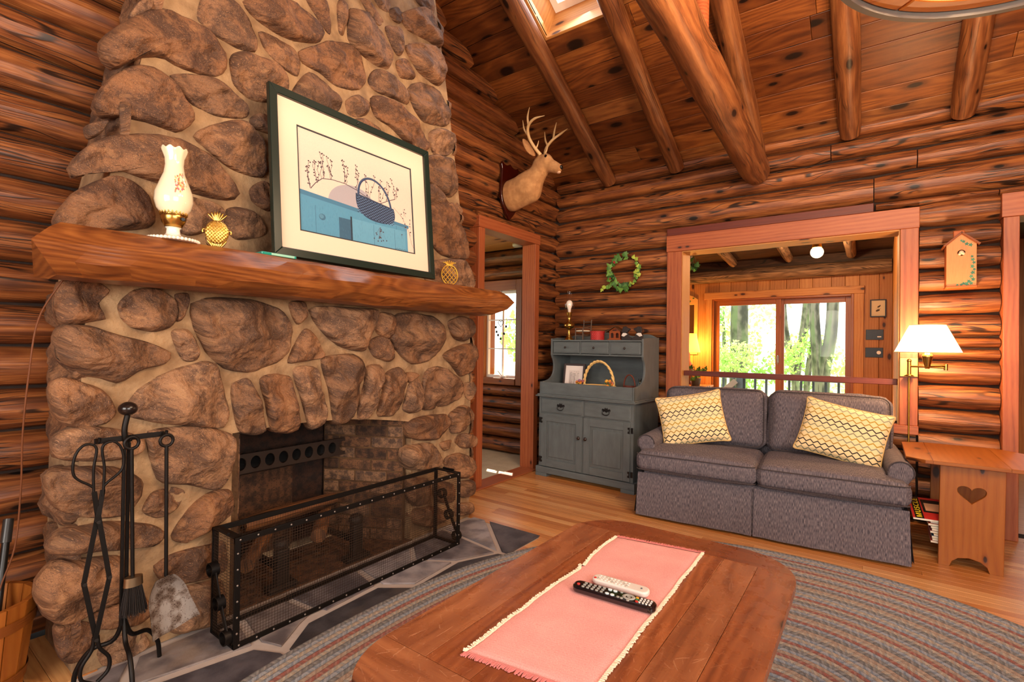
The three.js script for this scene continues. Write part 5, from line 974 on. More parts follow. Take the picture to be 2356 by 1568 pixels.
// ---------------------------------------------------------------- on the mantel
{
  const l = thing('hurricane_lamp', 'milk glass hurricane lamp with painted flowers on the mantel', 'lamp', [0.585, 1.524, 3.628]);
  part(l, 'base', lathe([[0, 0], [0.076, 0], [0.08, 0.004], [0.074, 0.01], [0.03, 0.02], [0.022, 0.03], [0.02, 0.046], [0.026, 0.052], [0, 0.054]], 40), M.milk);
  const sc = []; for (let i = 0; i < 40; i++) sc.push(new THREE.SphereGeometry(0.0062, 8, 6).translate(Math.cos(i / 40 * 6.283) * 0.078, 0.005, Math.sin(i / 40 * 6.283) * 0.078)); part(l, 'beaded_rim', merge(sc), M.milk);
  part(l, 'burner', lathe([[0, 0.052], [0.026, 0.052], [0.03, 0.06], [0.036, 0.07], [0.04, 0.084], [0.04, 0.094], [0.037, 0.096], [0, 0.098]], 36), M.brass);
  part(l, 'switch_knob', new THREE.CylinderGeometry(0.006, 0.006, 0.014, 12).rotateZ(Math.PI / 2).rotateY(-0.5).translate(0.038, 0.08, -0.018), M.black);
  const cr = []; for (let i = 0; i < 22; i++) { const a = i / 22 * 6.283; cr.push(new THREE.TorusGeometry(0.007, 0.0017, 5, 12).scale(0.75, 1.5, 1).rotateY(-a + Math.PI / 2).translate(Math.cos(a) * 0.0415, 0.107, Math.sin(a) * 0.0415)); } part(l, 'crown', merge([...cr, new THREE.CylinderGeometry(0.041, 0.041, 0.003, 40, 1, true).translate(0, 0.097, 0)]), M.brass);
  const flowers = canvasTex(1024, 512, (g, w, h) => {
    g.fillStyle = '#f4e4c0'; g.fillRect(0, 0, w, h); const R = rng(14);
    for (let i = 0; i < 60; i++) { const x = w * (0.5 + (R() - 0.5) * 0.13 + 0), y = h * (0.52 + (R() - 0.5) * 0.26) + (x - w * 0.5) * 0.5; g.fillStyle = ['#c85a50', '#d88a3c', '#b84a6a', '#c89a4c', '#8a7a3c', '#e0a878'][Math.floor(R() * 6)]; g.globalAlpha = 0.75; for (let k = 0; k < 5; k++) { const a = k * 1.257 + R(); g.beginPath(); g.ellipse(x + Math.cos(a) * 6, y + Math.sin(a) * 6, 5, 3.4, a, 0, 6.3); g.fill(); } }
  });
  const cg = lathe([[0.036, 0.098], [0.052, 0.118], [0.0595, 0.145], [0.058, 0.175], [0.046, 0.21], [0.033, 0.245], [0.0285, 0.275], [0.03, 0.3], [0.038, 0.325], [0.041, 0.334], [0.038, 0.334], [0.027, 0.3], [0.0255, 0.275], [0.03, 0.245], [0.043, 0.21], [0.055, 0.175], [0.0565, 0.145]], 64); const p = cg.attributes.position;
  for (let i = 0; i < p.count; i++) if (p.getY(i) > 0.318) { const a = Math.atan2(p.getZ(i), p.getX(i)); p.setY(i, p.getY(i) + 0.004 * Math.cos(a * 9)); }
  cg.computeVertexNormals();
  // unroll the wall: u around, v up, with the flowers turned to the room
  const q = plain(cg), uv = q.attributes.uv, pp = q.attributes.position; for (let t = 0; t < pp.count; t += 3) { const u = [0, 1, 2].map((k) => (Math.atan2(pp.getZ(t + k), pp.getX(t + k)) + Math.PI + 0.12) / 6.2832 % 1); const mx = Math.max(...u); for (let k = 0; k < 3; k++) uv.setXY(t + k, mx - u[k] > 0.5 ? u[k] + 1 : u[k], (pp.getY(t + k) - 0.095) / 0.24); }
  flowers.wrapS = THREE.RepeatWrapping;
  part(l, 'chimney', q, new THREE.MeshPhysicalMaterial({ map: flowers, roughness: 0.14, clearcoat: 0.6 }));
}
{
  const t = thing('brass_pineapple', 'solid brass pineapple ornament beside the hurricane lamp', 'ornament', [0.6, 1.524, 3.487], 1.15);
  let g = new THREE.SphereGeometry(1, 40, 30).scale(0.04, 0.046, 0.012), p = g.attributes.position;
  for (let i = 0; i < p.count; i++) { const x = p.getX(i), y = p.getY(i), d = Math.max(Math.abs(Math.sin((x + y) * 260)), Math.abs(Math.sin((x - y) * 260))); p.setZ(i, p.getZ(i) * (0.55 + 0.55 * Math.sqrt(1 - d * 0.8))); }
  { const sc = []; for (let i = -8; i <= 8; i++) for (let j = -8; j <= 8; j++) { if ((i + j) % 2) continue; const x = i * 0.0056, y = j * 0.0062, q = (x / 0.038) ** 2 + (y / 0.044) ** 2; if (q < 0.92) sc.push(new THREE.OctahedronGeometry(1).scale(0.0052, 0.0058, 0.0042).translate(x, 0.058 + y, 0.012 + 0.0095 * Math.sqrt(1 - q))); } part(t, 'scales', merge(sc), tinted(M.brass, 0xc8a458, { roughness: 0.34 })); }
  g.computeVertexNormals(); part(t, 'body', g.translate(0, 0.058, 0.012), tinted(M.brass, 0xc8a458, { roughness: 0.42 }));
  const leaf = (x, y, a, l) => new THREE.SphereGeometry(1, 8, 8).scale(0.0045, l, 0.003).translate(0, l * 0.8, 0).rotateZ(a).translate(x, y, 0.012);
  part(t, 'crown', merge([-0.75, -0.45, -0.2, 0, 0.2, 0.45, 0.75].map((a) => leaf(-a * 0.008, 0.1, a, 0.021))), M.brass);
  part(t, 'base_leaves', merge([-0.8, -0.5, -0.25, 0, 0.25, 0.5, 0.8].map((a) => leaf(-a * 0.02, 0.004, a * 0.7, 0.017))), M.brass);
  part(t, 'handles', merge([-1, 1].map((s) => tube([[s * 0.034, 0.062, 0.012], [s * 0.043, 0.068, 0.012], [s * 0.047, 0.062, 0.012], [s * 0.046, 0.054, 0.012]], 0.0035, 12, 6))), M.brass);
  part(t, 'back_ring', new THREE.CylinderGeometry(0.026, 0.026, 0.04, 28, 1, true).rotateX(Math.PI / 2).translate(-0.012, 0.032, -0.022), tinted(M.brassOld, 0x4a3418, { side: THREE.DoubleSide }), 'dark brass ring');
}
{
  const t = thing('openwork_pineapple', 'flat openwork brass pineapple trivet leaning on the chimney stones', 'ornament', [0.545, 1.526, 2.14], -0.55), g = [], a = 0.05, b = 0.062, cy = 0.066;
  const el = []; for (let i = 0; i < 40; i++) el.push([0, cy + Math.sin(i / 40 * 6.283) * b, Math.cos(i / 40 * 6.283) * a]); g.push(tube(el, 0.0042, 60, 6, true));
  for (const s of [-1, 1]) for (let k = -3; k <= 3; k++) { const pts = []; for (let i = 0; i <= 30; i++) { const u = -1 + i / 15, z = u * a, y = cy + s * u * b + k * 0.031; if ((z / a) ** 2 + ((y - cy) / b) ** 2 < 0.98) pts.push([0, y, z]); } if (pts.length > 2) g.push(rod(pts[0], pts[pts.length - 1], 0.0026, 6)); }
  part(t, 'lattice', merge(g), M.brassOld).rotation.z = 0.12;
  part(t, 'crown', merge([-0.9, -0.55, -0.28, 0, 0.28, 0.55, 0.9].map((k) => tube([[0, 0.122, -k * 0.012], [0, 0.14, -k * 0.03], [0, 0.156 - Math.abs(k) * 0.016, -k * 0.045]].map((p) => p), 0.004, 8, 6))), M.brassOld).rotation.z = 0.12;
}
{
  const t = thing('teal_case', 'thin teal plastic case lying under the corner of the picture', 'case', [0.6, 1.5245, 3.255], 0);
  part(t, 'case', box(0.06, 0.012, 0.15, 'z', 0.003).translate(0, 0.006, 0), new THREE.MeshPhysicalMaterial({ color: 0x1f8a78, roughness: 0.15, clearcoat: 0.6 }));
  part(t, 'paper_label', boxAt(0.001, 0.009, 0.1, 0.0302, 0.006, -0.015, 'z', 0.0002), STD({ color: 0x8ac0a8, roughness: 0.5 }));
}
// framed print: a dark woven basket and berry twigs on a blue painted chest
{
  const W = 0.932, Hh = 0.742, F = 0.036, pic = thing('framed_print', 'large green-framed still life print of basket and blue chest leaning on the mantel', 'picture', [0.602, 1.534, 2.806]);
  const holder = Math.atan2(0.07, 0.74);
  const put = (n, g, m, l) => { const o = part(pic, n, g.rotateY(Math.PI / 2), m, l); o.rotation.z = holder; return o; };
  const green = STD({ color: 0x14241e, roughness: 0.3 });
  for (const [p, ax] of [[[[-W / 2, 0], [W / 2, 0], [W / 2 - F, F], [-W / 2 + F, F]], 'x'], [[[-W / 2, Hh], [-W / 2 + F, Hh - F], [W / 2 - F, Hh - F], [W / 2, Hh]], 'x'], [[[-W / 2, 0], [-W / 2 + F, F], [-W / 2 + F, Hh - F], [-W / 2, Hh]], 'y'], [[[W / 2, 0], [W / 2, Hh], [W / 2 - F, Hh - F], [W / 2 - F, F]], 'y']])
    put('frame_rail', grain(extrude(poly(p), 0.026, 0.003).translate(0, 0, -0.006), ax), green);
  put('backing', span(-W / 2 + 0.01, W / 2 - 0.01, 0.01, Hh - 0.01, -0.012, -0.004, 'x', 0), M.black);
  const mw = W - 2 * F, mh = Hh - 2 * F;
  const mat = poly([[-mw / 2 - 0.004, F - 0.004], [mw / 2 + 0.004, F - 0.004], [mw / 2 + 0.004, Hh - F + 0.004], [-mw / 2 - 0.004, Hh - F + 0.004]]), ix0 = -mw / 2 + 0.092, ix1 = mw / 2 - 0.092, iy0 = F + 0.09, iy1 = Hh - F - 0.1;
  mat.holes.push(new THREE.Path([[ix0, iy0], [ix1, iy0], [ix1, iy1], [ix0, iy1]].map((q) => new THREE.Vector2(...q))));
  put('mat_board', extrude(mat, 0.004, 0.0006).translate(0, 0, 0), STD({ color: 0xecc6ae, roughness: 0.8 }), 'cream mat board');
  put('mat_liner', merge([span(ix0, ix1, iy0, iy0 + 0.006, -0.002, 0.002, 'x', 0), span(ix0, ix1, iy1 - 0.006, iy1, -0.002, 0.002, 'x', 0), span(ix0, ix0 + 0.006, iy0, iy1, -0.002, 0.002, 'x', 0), span(ix1 - 0.006, ix1, iy0, iy1, -0.002, 0.002, 'x', 0)]), STD({ color: 0x2c3438, roughness: 0.8 }));
  const print = canvasTex(1200, 960, (g, w, h) => {
    g.fillStyle = '#d9bfae'; g.fillRect(0, 0, w, h); const R = rng(66);
    for (let i = 0; i < 5000; i++) { g.fillStyle = R() < 0.5 ? 'rgba(235,210,190,0.12)' : 'rgba(170,150,150,0.1)'; g.fillRect(R() * w, R() * h, 8, 6); }
    g.fillStyle = 'rgba(112,122,146,0.55)'; g.beginPath(); g.ellipse(w * 0.42, h * 0.62, w * 0.2, h * 0.2, -0.2, 0, 6.3); g.fill();
    // chest
    g.fillStyle = '#4a86a4'; g.beginPath(); g.moveTo(0, h * 0.64); g.lineTo(w * 0.93, h * 0.72); g.lineTo(w * 0.93, h); g.lineTo(0, h); g.fill();
    g.fillStyle = '#3a6e8c'; g.beginPath(); g.moveTo(0, h * 0.6); g.lineTo(w * 0.95, h * 0.685); g.lineTo(w * 0.945, h * 0.72); g.lineTo(0, h * 0.645); g.fill();
    g.strokeStyle = '#2c5670'; g.lineWidth = 3; for (const x of [0.12, 0.62, 0.82]) { g.beginPath(); g.moveTo(w * x, h * 0.72); g.lineTo(w * x, h); g.stroke(); }
    g.fillStyle = '#2e5670'; g.fillRect(w * 0.3, h * 0.78, w * 0.1, h * 0.22); g.fillStyle = '#1a2c3a'; g.fillRect(w * 0.395, h * 0.745, w * 0.014, h * 0.26); g.fillStyle = '#5892ae'; g.fillRect(w * 0.41, h * 0.76, w * 0.5, h * 0.24); g.strokeStyle = '#2c5670'; for (const x of [0.6, 0.8]) { g.beginPath(); g.moveTo(w * x, h * 0.77); g.lineTo(w * x, h); g.stroke(); }
    g.fillStyle = '#34607a'; g.beginPath(); g.arc(w * 0.17, h * 0.82, 30, 0, 6.3); g.fill(); g.fillStyle = '#4a7c96'; g.beginPath(); g.arc(w * 0.165, h * 0.815, 20, 0, 6.3); g.fill();
    for (let i = 0; i < 900; i++) { g.fillStyle = R() < 0.5 ? 'rgba(120,170,190,0.14)' : 'rgba(30,60,80,0.14)'; const x = R() * w * 0.92; g.fillRect(x, h * (0.67 + 0.06 * x / w) + R() * h * 0.3, 2, 22); }
    // twigs with berries
    const twig = (pts, lw) => { g.strokeStyle = '#4a4048'; g.lineWidth = lw; g.lineJoin = 'round'; g.beginPath(); pts.forEach(([x, y], i) => i ? g.lineTo(x * w, y * h) : g.moveTo(x * w, y * h)); g.stroke(); };
    const berry = (x, y) => { g.fillStyle = '#3a2c34'; g.beginPath(); g.arc(x * w, y * h, 6.5, 0, 6.3); g.fill(); };
    const main = [[0.09, 0.57], [0.13, 0.5], [0.18, 0.44], [0.26, 0.42], [0.36, 0.42], [0.46, 0.45], [0.56, 0.5], [0.66, 0.53], [0.74, 0.47], [0.82, 0.42]]; twig(main, 7);
    main.forEach(([x, y], i) => { for (let k = 0; k < 3; k++) { let a = x + (R() - 0.5) * 0.03, b = y; const p = [[a, b]]; const up = 3 + R() * 4; for (let j = 0; j < up; j++) { a += (R() - 0.55) * 0.03; b -= 0.025 + R() * 0.02; p.push([a, b]); if (R() < 0.6) berry(a + (R() - 0.5) * 0.02, b); } twig(p, 3.5); berry(a, b - 0.01); berry(a + 0.012, b); } });
    twig([[0.8, 0.52], [0.88, 0.6], [0.92, 0.68], [0.95, 0.76], [0.97, 0.88], [0.99, 0.93]], 3); for (let i = 0; i < 14; i++) { const x = 0.86 + R() * 0.12, y = 0.55 + R() * 0.3; twig([[x, y], [x + (R() - 0.5) * 0.04, y - 0.04]], 2); berry(x, y - 0.045); }
    for (let i = 0; i < 16; i++) { const x = 0.6 + R() * 0.12, y = 0.8 + R() * 0.14; berry(x, y); twig([[x, y], [0.66, 0.78]], 1); }
    // basket
    g.fillStyle = '#22344e'; g.beginPath(); g.moveTo(w * 0.45, h * 0.5); g.bezierCurveTo(w * 0.44, h * 0.7, w * 0.55, h * 0.74, w * 0.68, h * 0.735); g.bezierCurveTo(w * 0.8, h * 0.73, w * 0.83, h * 0.66, w * 0.8, h * 0.54); g.lineTo(w * 0.45, h * 0.48); g.fill();
    g.lineWidth = 5; for (let j = 0; j < 13; j++) for (let i = 0; i < 24; i++) { const u = i / 24, x = w * (0.46 + 0.34 * u), y = h * (0.505 + 0.055 * u) + j * h * 0.0148 + (u - 0.5) * (u - 0.5) * -h * 0.06 * j / 13; if (y > h * 0.73) continue; g.strokeStyle = (i + j) % 2 ? '#6a86ac' : '#101a30'; g.beginPath(); g.moveTo(x, y); g.quadraticCurveTo(x + w * 0.007, y + 5, x + w * 0.014, y + 2); g.stroke(); }
    g.strokeStyle = '#1e3252'; g.lineWidth = 22; g.beginPath(); g.moveTo(w * 0.475, h * 0.5); g.bezierCurveTo(w * 0.46, h * 0.2, w * 0.74, h * 0.2, w * 0.775, h * 0.56); g.stroke(); g.strokeStyle = '#4a5e7a'; g.lineWidth = 5; g.beginPath(); g.moveTo(w * 0.47, h * 0.5); g.bezierCurveTo(w * 0.455, h * 0.2, w * 0.735, h * 0.2, w * 0.77, h * 0.55); g.stroke();
    g.strokeStyle = '#26343c'; g.lineWidth = 2; g.beginPath(); for (let i = 0; i < 40; i++) g.lineTo(w * 0.8 + i * 3.4, h * 0.975 + Math.sin(i * 1.9) * 5 + Math.sin(i * 0.7) * 4); g.stroke();
  });
  put('print', fitUV(new THREE.PlaneGeometry(ix1 - ix0, iy1 - iy0).translate((ix0 + ix1) / 2, (iy0 + iy1) / 2, -0.0015), 'x', 'y', ix0, ix1, iy0, iy1), STD({ map: print, roughness: 0.7 }));
  put('glazing', new THREE.PlaneGeometry(mw + 0.006, mh + 0.006).translate(0, Hh / 2, 0.008), M.glass);
  put('frame_stud', new THREE.SphereGeometry(0.007, 12, 8).translate(-0.02, Hh - 0.018, 0.02), M.black);
}
// ---------------------------------------------------------------- on the hutch
const HT = 1.2255, toHutch = (x, z) => { const p = V(x, 0, z).applyAxisAngle(V(0, 1, 0), hutch.rotation.y).add(hutch.position); return [p.x, p.z]; };
{
  const [x, z] = toHutch(-0.325, -0.3), l = thing('oil_lamp', 'brass table lamp with clear glass chimney at the left end of the hutch top', 'lamp', [x, HT, z]);
  part(l, 'base', lathe([[0, 0], [0.045, 0], [0.045, 0.006], [0.03, 0.018], [0.02, 0.035], [0.012, 0.05], [0.011, 0.09], [0.018, 0.1], [0.045, 0.118], [0.052, 0.135], [0.045, 0.152], [0.022, 0.168], [0.013, 0.19], [0.014, 0.215], [0.024, 0.222], [0.024, 0.245], [0.03, 0.25], [0.03, 0.258], [0, 0.26]], 36), M.brass);
  part(l, 'bulb', lathe([[0, 0.258], [0.013, 0.26], [0.015, 0.285], [0.026, 0.32], [0.03, 0.34], [0.024, 0.36], [0.01, 0.371], [0, 0.373]], 28), new THREE.MeshPhysicalMaterial({ color: 0xf6e6d8, roughness: 0.3 }), 'white frosted bulb');
  part(l, 'chimney', lathe([[0.027, 0.256], [0.045, 0.29], [0.052, 0.33], [0.044, 0.372], [0.024, 0.41], [0.02, 0.44], [0.024, 0.456]], 40), new THREE.MeshPhysicalMaterial({ color: 0xffffff, roughness: 0.02, transmission: 1, thickness: 0, ior: 1.5 }));
}
{
  const [x, z] = toHutch(-0.17, -0.29), c = thing('miniature_chair', 'miniature ladder-back chair with rush seat on the hutch', 'ornament', [x, HT, z], 2.75 - Math.PI), m = STD({ color: 0x5a4638, roughness: 0.6 });
  for (const s of [-1, 1]) { part(c, 'post', rod([s * 0.05, 0, -0.045], [s * 0.054, 0.185, -0.055], 0.0048, 8), m); part(c, 'leg', rod([s * 0.052, 0, 0.045], [s * 0.052, 0.105, 0.045], 0.0048, 8), m); part(c, 'arm', rod([s * 0.053, 0.105, 0.05], [s * 0.053, 0.105, -0.05], 0.004, 8), m); }
  for (const y of [0.12, 0.165]) part(c, 'slat', rod([-0.05, y, -0.052], [0.05, y, -0.052], 0.004, 8), m);
  for (const y of [0.035]) part(c, 'stretcher', merge([rod([-0.05, y, 0.045], [0.05, y, 0.045], 0.0036, 6), rod([-0.05, y, -0.046], [0.05, y, -0.046], 0.0036, 6), rod([-0.05, y + 0.01, -0.046], [-0.05, y + 0.01, 0.045], 0.0036, 6), rod([0.05, y + 0.01, -0.046], [0.05, y + 0.01, 0.045], 0.0036, 6)]), m);
  part(c, 'seat', cushion(0.1, 0.012, 0.09, 0.005, [0, 0.003, 0], 4, 0.001, [8, 3, 8]).translate(0, 0.082, 0), STD({ color: 0xe0d0b4, roughness: 0.9 }), 'pale rush seat');
}
{
  const [x, z] = toHutch(-0.02, -0.29), b = thing('red_basket', 'small round red woven basket with lid on the hutch', 'basket', [x, HT, z]), wv = tex(256, 128, 0.1, 0.05, (a, c, i, j) => { const k = ((Math.floor(a * 12) + Math.floor(c * 6)) % 2) ? 1 : 0.72; return [200 * k, 40 * k, 36 * k]; }), m = STD({ map: wv, bumpMap: wv, bumpScale: 0.002, roughness: 0.6 });
  const cyl = (r, h, y) => { const g = new THREE.CylinderGeometry(r, r * 0.97, h, 32).translate(0, y, 0), p = g.attributes.position, u = g.attributes.uv; for (let i = 0; i < p.count; i++) u.setXY(i, u.getX(i) * 0.42, p.getY(i)); return g; };
  part(b, 'body', cyl(0.062, 0.062, 0.031), m); part(b, 'lid', cyl(0.066, 0.018, 0.07), m);
}
{
  const [x, z] = toHutch(0.165, -0.29), h = thing('wooden_house', 'tiny carved wooden house with two arched openings on the hutch', 'ornament', [x, HT, z], -0.05), w = woodMat(T.pine, { color: 0xa86a38, rough: 0.5 });
  const s = poly([[-0.052, 0.008], [0.052, 0.008], [0.052, 0.078], [0, 0.108], [-0.052, 0.078]]);
  for (const cx of [-0.024, 0.024]) { const p = new THREE.Path(); p.moveTo(cx - 0.014, 0.018); p.lineTo(cx + 0.014, 0.018); p.lineTo(cx + 0.014, 0.048); p.absarc(cx, 0.048, 0.014, 0, Math.PI, false); p.lineTo(cx - 0.014, 0.018); s.holes.push(p); }
  part(h, 'front', grain(extrude(s, 0.01, 0.001).translate(0, 0, 0.025), 'x'), w); part(h, 'body', span(-0.05, 0.05, 0.008, 0.075, -0.03, 0.0, 'x', 0.002), tinted(w, 0x5a3418)); part(h, 'floor', span(-0.064, 0.064, 0, 0.009, -0.035, 0.045, 'x', 0.002), w);
  for (const k of [-1, 1]) part(h, 'roof', box(0.1, 0.007, 0.095, 'x', 0.002).rotateZ(-k * 0.52).translate(k * 0.04, 0.092, 0.002), tinted(w, 0x5a4a30));
  part(h, 'post', span(-0.004, 0.004, 0.009, 0.05, 0.014, 0.022, 'y', 0.001), M.brassOld); part(h, 'sign', span(-0.018, 0.018, 0.08, 0.09, 0.035, 0.038, 'x', 0.001), tinted(w, 0x3a2414));
}
for (const [dx, s, lab] of [[0.285, 1, 'dark wooden cut-out bear in white blouse, left of the pair on the hutch'], [0.385, -1, 'dark wooden cut-out bear in white shirt, right of the pair on the hutch']]) {
  const [x, z] = toHutch(dx, -0.25), f = thing('wooden_figure', lab, 'ornament', [x, HT, z], 0, 'cut-out bears on the hutch'), dark = STD({ color: 0x241814, roughness: 0.6 }), P = (pts) => poly(s > 0 ? pts : pts.map(([a, b]) => [-a, b]).reverse());
  part(f, 'body', extrude(P([[-0.045, 0], [0.05, 0], [0.052, 0.016], [0.02, 0.03], [0.018, 0.055], [-0.02, 0.07], [-0.045, 0.045]]), 0.018, 0.003), dark);
  part(f, 'head', extrude(P([[-0.04, 0.082], [-0.038, 0.062], [-0.01, 0.058], [0.012, 0.064], [0.018, 0.078], [0.036, 0.088], [0.03, 0.098], [0.012, 0.104], [-0.004, 0.116], [-0.03, 0.112]]), 0.02, 0.003), dark);
  part(f, 'shirt', extrude(P([[-0.044, 0.036], [-0.02, 0.028], [0.012, 0.05], [-0.006, 0.06], [-0.03, 0.06]]), 0.024, 0.002).translate(0, 0, -0.001), STD({ color: 0xd8ccc0, roughness: 0.8 }), 'white painted shirt');
}
// in the open tray of the hutch
{
  const TY = 0.7365, [x, z] = toHutch(-0.255, -0.26), p = thing('small_framed_print', 'small framed ink drawing leaning inside the hutch', 'picture', [x, TY, z], -0.02), lean = -0.14;
  const add = (n, g, m) => { part(p, n, g, m).rotation.x = lean; };
  const w = 0.22, h = 0.27, f = 0.018; add('frame', merge([span(-w / 2, -w / 2 + f, 0, h, -0.008, 0.008, 'y', 0.002), span(w / 2 - f, w / 2, 0, h, -0.008, 0.008, 'y', 0.002), span(-w / 2 + f, w / 2 - f, 0, f, -0.008, 0.008, 'x', 0.002), span(-w / 2 + f, w / 2 - f, h - f, h, -0.008, 0.008, 'x', 0.002)]), STD({ color: 0x3c2e2c, roughness: 0.5 }));
  const draw = canvasTex(256, 320, (g, W, H) => { g.fillStyle = '#eadcd4'; g.fillRect(0, 0, W, H); g.fillStyle = '#dccbc2'; g.fillRect(52, 60, 152, 200); g.strokeStyle = '#3a3230'; g.lineWidth = 2; const R = rng(5); for (let i = 0; i < 14; i++) { const X = 66 + R() * 120; g.beginPath(); g.moveTo(X, 80 + R() * 20); g.lineTo(X + (R() - 0.5) * 6, 230 + R() * 20); g.stroke(); } for (let i = 0; i < 40; i++) { const X = 60 + R() * 130, Y = 70 + R() * 180; g.beginPath(); g.moveTo(X, Y); g.lineTo(X + R() * 14, Y + R() * 8); g.stroke(); } });
  add('print', fitUV(new THREE.PlaneGeometry(w - 2 * f, h - 2 * f).translate(0, h / 2, 0.001), 'x', 'y', -w / 2 + f, w / 2 - f, f, h - f), STD({ map: draw, roughness: 0.6 })); add('backing', span(-w / 2 + 0.004, w / 2 - 0.004, 0.004, h - 0.004, -0.006, -0.002, 'x', 0), M.black);
  const [bx, bz] = toHutch(0.045, -0.2), b = thing('flower_basket', 'pale wicker basket with twisted handle and dried flowers in the hutch', 'basket', [bx, TY, bz], -0.02), wk = STD({ color: 0xe0b872, roughness: 0.75 });
  const weave = []; for (let k = 0; k < 8; k++) { const e = []; for (let i = 0; i < 36; i++) { const a = i / 36 * 6.2832, r = 1 + 0.04 * Math.sin(a * 9 + k * 3.14); e.push([Math.cos(a) * (0.115 + k * 0.005) * r, 0.008 + k * 0.0115, Math.sin(a) * (0.07 + k * 0.004) * r]); } weave.push(tube(e, 0.0062, 72, 5, true)); } part(b, 'woven_body', merge(weave), wk);
  part(b, 'bottom', new THREE.CylinderGeometry(1, 1, 0.008, 30).scale(0.118, 1, 0.072).translate(0, 0.005, 0), wk);
  const hd = []; for (let k = 0; k < 2; k++) { const e = []; for (let i = 0; i <= 60; i++) { const a = -0.12 + i / 60 * (Math.PI + 0.24), t = i * 0.75 + k * Math.PI; e.push([Math.cos(a) * (0.142 + 0.006 * Math.cos(t)), 0.1 + Math.sin(a) * 0.2 + 0.005 * Math.sin(t), 0.006 * Math.sin(t)]); } hd.push(tube(e, 0.0088, 120, 6)); } part(b, 'handle', merge(hd), wk);
  const R = rng(17), cols = [0xd88a28, 0xc86a20, 0x8a5a78, 0xe0a838, 0xa04a30].map((c) => STD({ color: c, roughness: 0.8 }));
  for (const [cx, n, sz] of [[-0.145, 9, 0.042], [0.135, 12, 0.052]]) for (let i = 0; i < n; i++) { const px = cx + (R() - 0.5) * sz * 1.5, py = 0.085 + R() * sz * 1.2, pz = 0.045 + R() * 0.04; part(b, 'flower', merge([0, 1, 2, 3, 4, 5].map((k) => new THREE.SphereGeometry(0.009, 6, 5).scale(1, 0.4, 0.6).translate(0.008, 0, 0).rotateY(k * 1.047)).concat([new THREE.SphereGeometry(0.005, 6, 5)])).rotateX(0.9).translate(px, py, pz), cols[i % 5]); if (i % 3 === 0) part(b, 'leaf', leafGeo(0.03).rotateX(0.5).rotateZ(R() * 6).translate(px, py - 0.01, pz), M.leaf[2]); }
  const [sx, sz] = toHutch(0.325, -0.22), sb = thing('small_basket', 'small brown splint basket with bent handle in the hutch', 'basket', [sx, TY, sz]), br = woodMat(T.trim, { color: 0xa87848, rough: 0.6 });
  const st = []; for (let i = 0; i < 14; i++) { const a = i / 14 * 6.2832; st.push(box(0.021, 0.1, 0.003, 'y', 0.001).rotateY(-a + Math.PI / 2).translate(Math.cos(a) * 0.052, 0.05, Math.sin(a) * 0.045)); } part(sb, 'splints', merge(st), br);
  for (const y of [0.02, 0.055, 0.095]) part(sb, 'band', new THREE.CylinderGeometry(1, 1, 0.014, 36, 1, true).scale(0.055, 1, 0.048).translate(0, y, 0), tinted(br, 0x8a5a34, { side: THREE.DoubleSide }));
  part(sb, 'bottom', new THREE.CylinderGeometry(1, 1, 0.006, 28).scale(0.05, 1, 0.043).translate(0, 0.006, 0), br);
  part(sb, 'handle', (() => { const e = []; for (let i = 0; i <= 20; i++) { const a = i / 20 * Math.PI; e.push([Math.cos(a) * 0.05, 0.095 + Math.sin(a) * 0.1, 0]); } return tube(e, 0.0055, 40, 6).scale(1, 1, 1.3); })(), br);
  const [jx, jz] = toHutch(0.41, -0.24), j = thing('glass_bottle', 'small dark bottle at the right end of the hutch tray', 'bottle', [jx, TY, jz]);
  part(j, 'glass', lathe([[0, 0], [0.022, 0], [0.023, 0.01], [0.023, 0.1], [0.012, 0.13], [0.011, 0.155], [0, 0.156]], 24), new THREE.MeshPhysicalMaterial({ color: 0x1a241c, roughness: 0.1, clearcoat: 1 })); part(j, 'cap', new THREE.CylinderGeometry(0.012, 0.012, 0.016, 16).translate(0, 0.16, 0), M.black); part(j, 'label', new THREE.CylinderGeometry(0.0236, 0.0236, 0.02, 24, 1, true).translate(0, 0.075, 0), STD({ color: 0x7acb3a, roughness: 0.5 }), 'green label');
}
function leafGeo(s) {   // lobed ivy leaf lying in x, y with its tip up
  const pts = [[0, -0.35], [0.12, -0.42], [0.3, -0.3], [0.52, -0.34], [0.42, -0.06], [0.6, 0.2], [0.3, 0.18], [0.22, 0.42], [0, 0.75]], all = [...pts, ...pts.slice(1, -1).reverse().map(([x, y]) => [-x, y])];
  const g = new THREE.ShapeGeometry(poly(all.map(([x, y]) => [x * s, y * s]))), p = g.attributes.position; for (let i = 0; i < p.count; i++) p.setZ(i, -Math.abs(p.getX(i)) * 0.35 + p.getY(i) * p.getY(i) * 1.5 / s * 0.3);
  const b = g.clone(); b.translate(0, 0, -0.0012); g.computeVertexNormals(); b.computeVertexNormals(); return merge([g, b]);
}
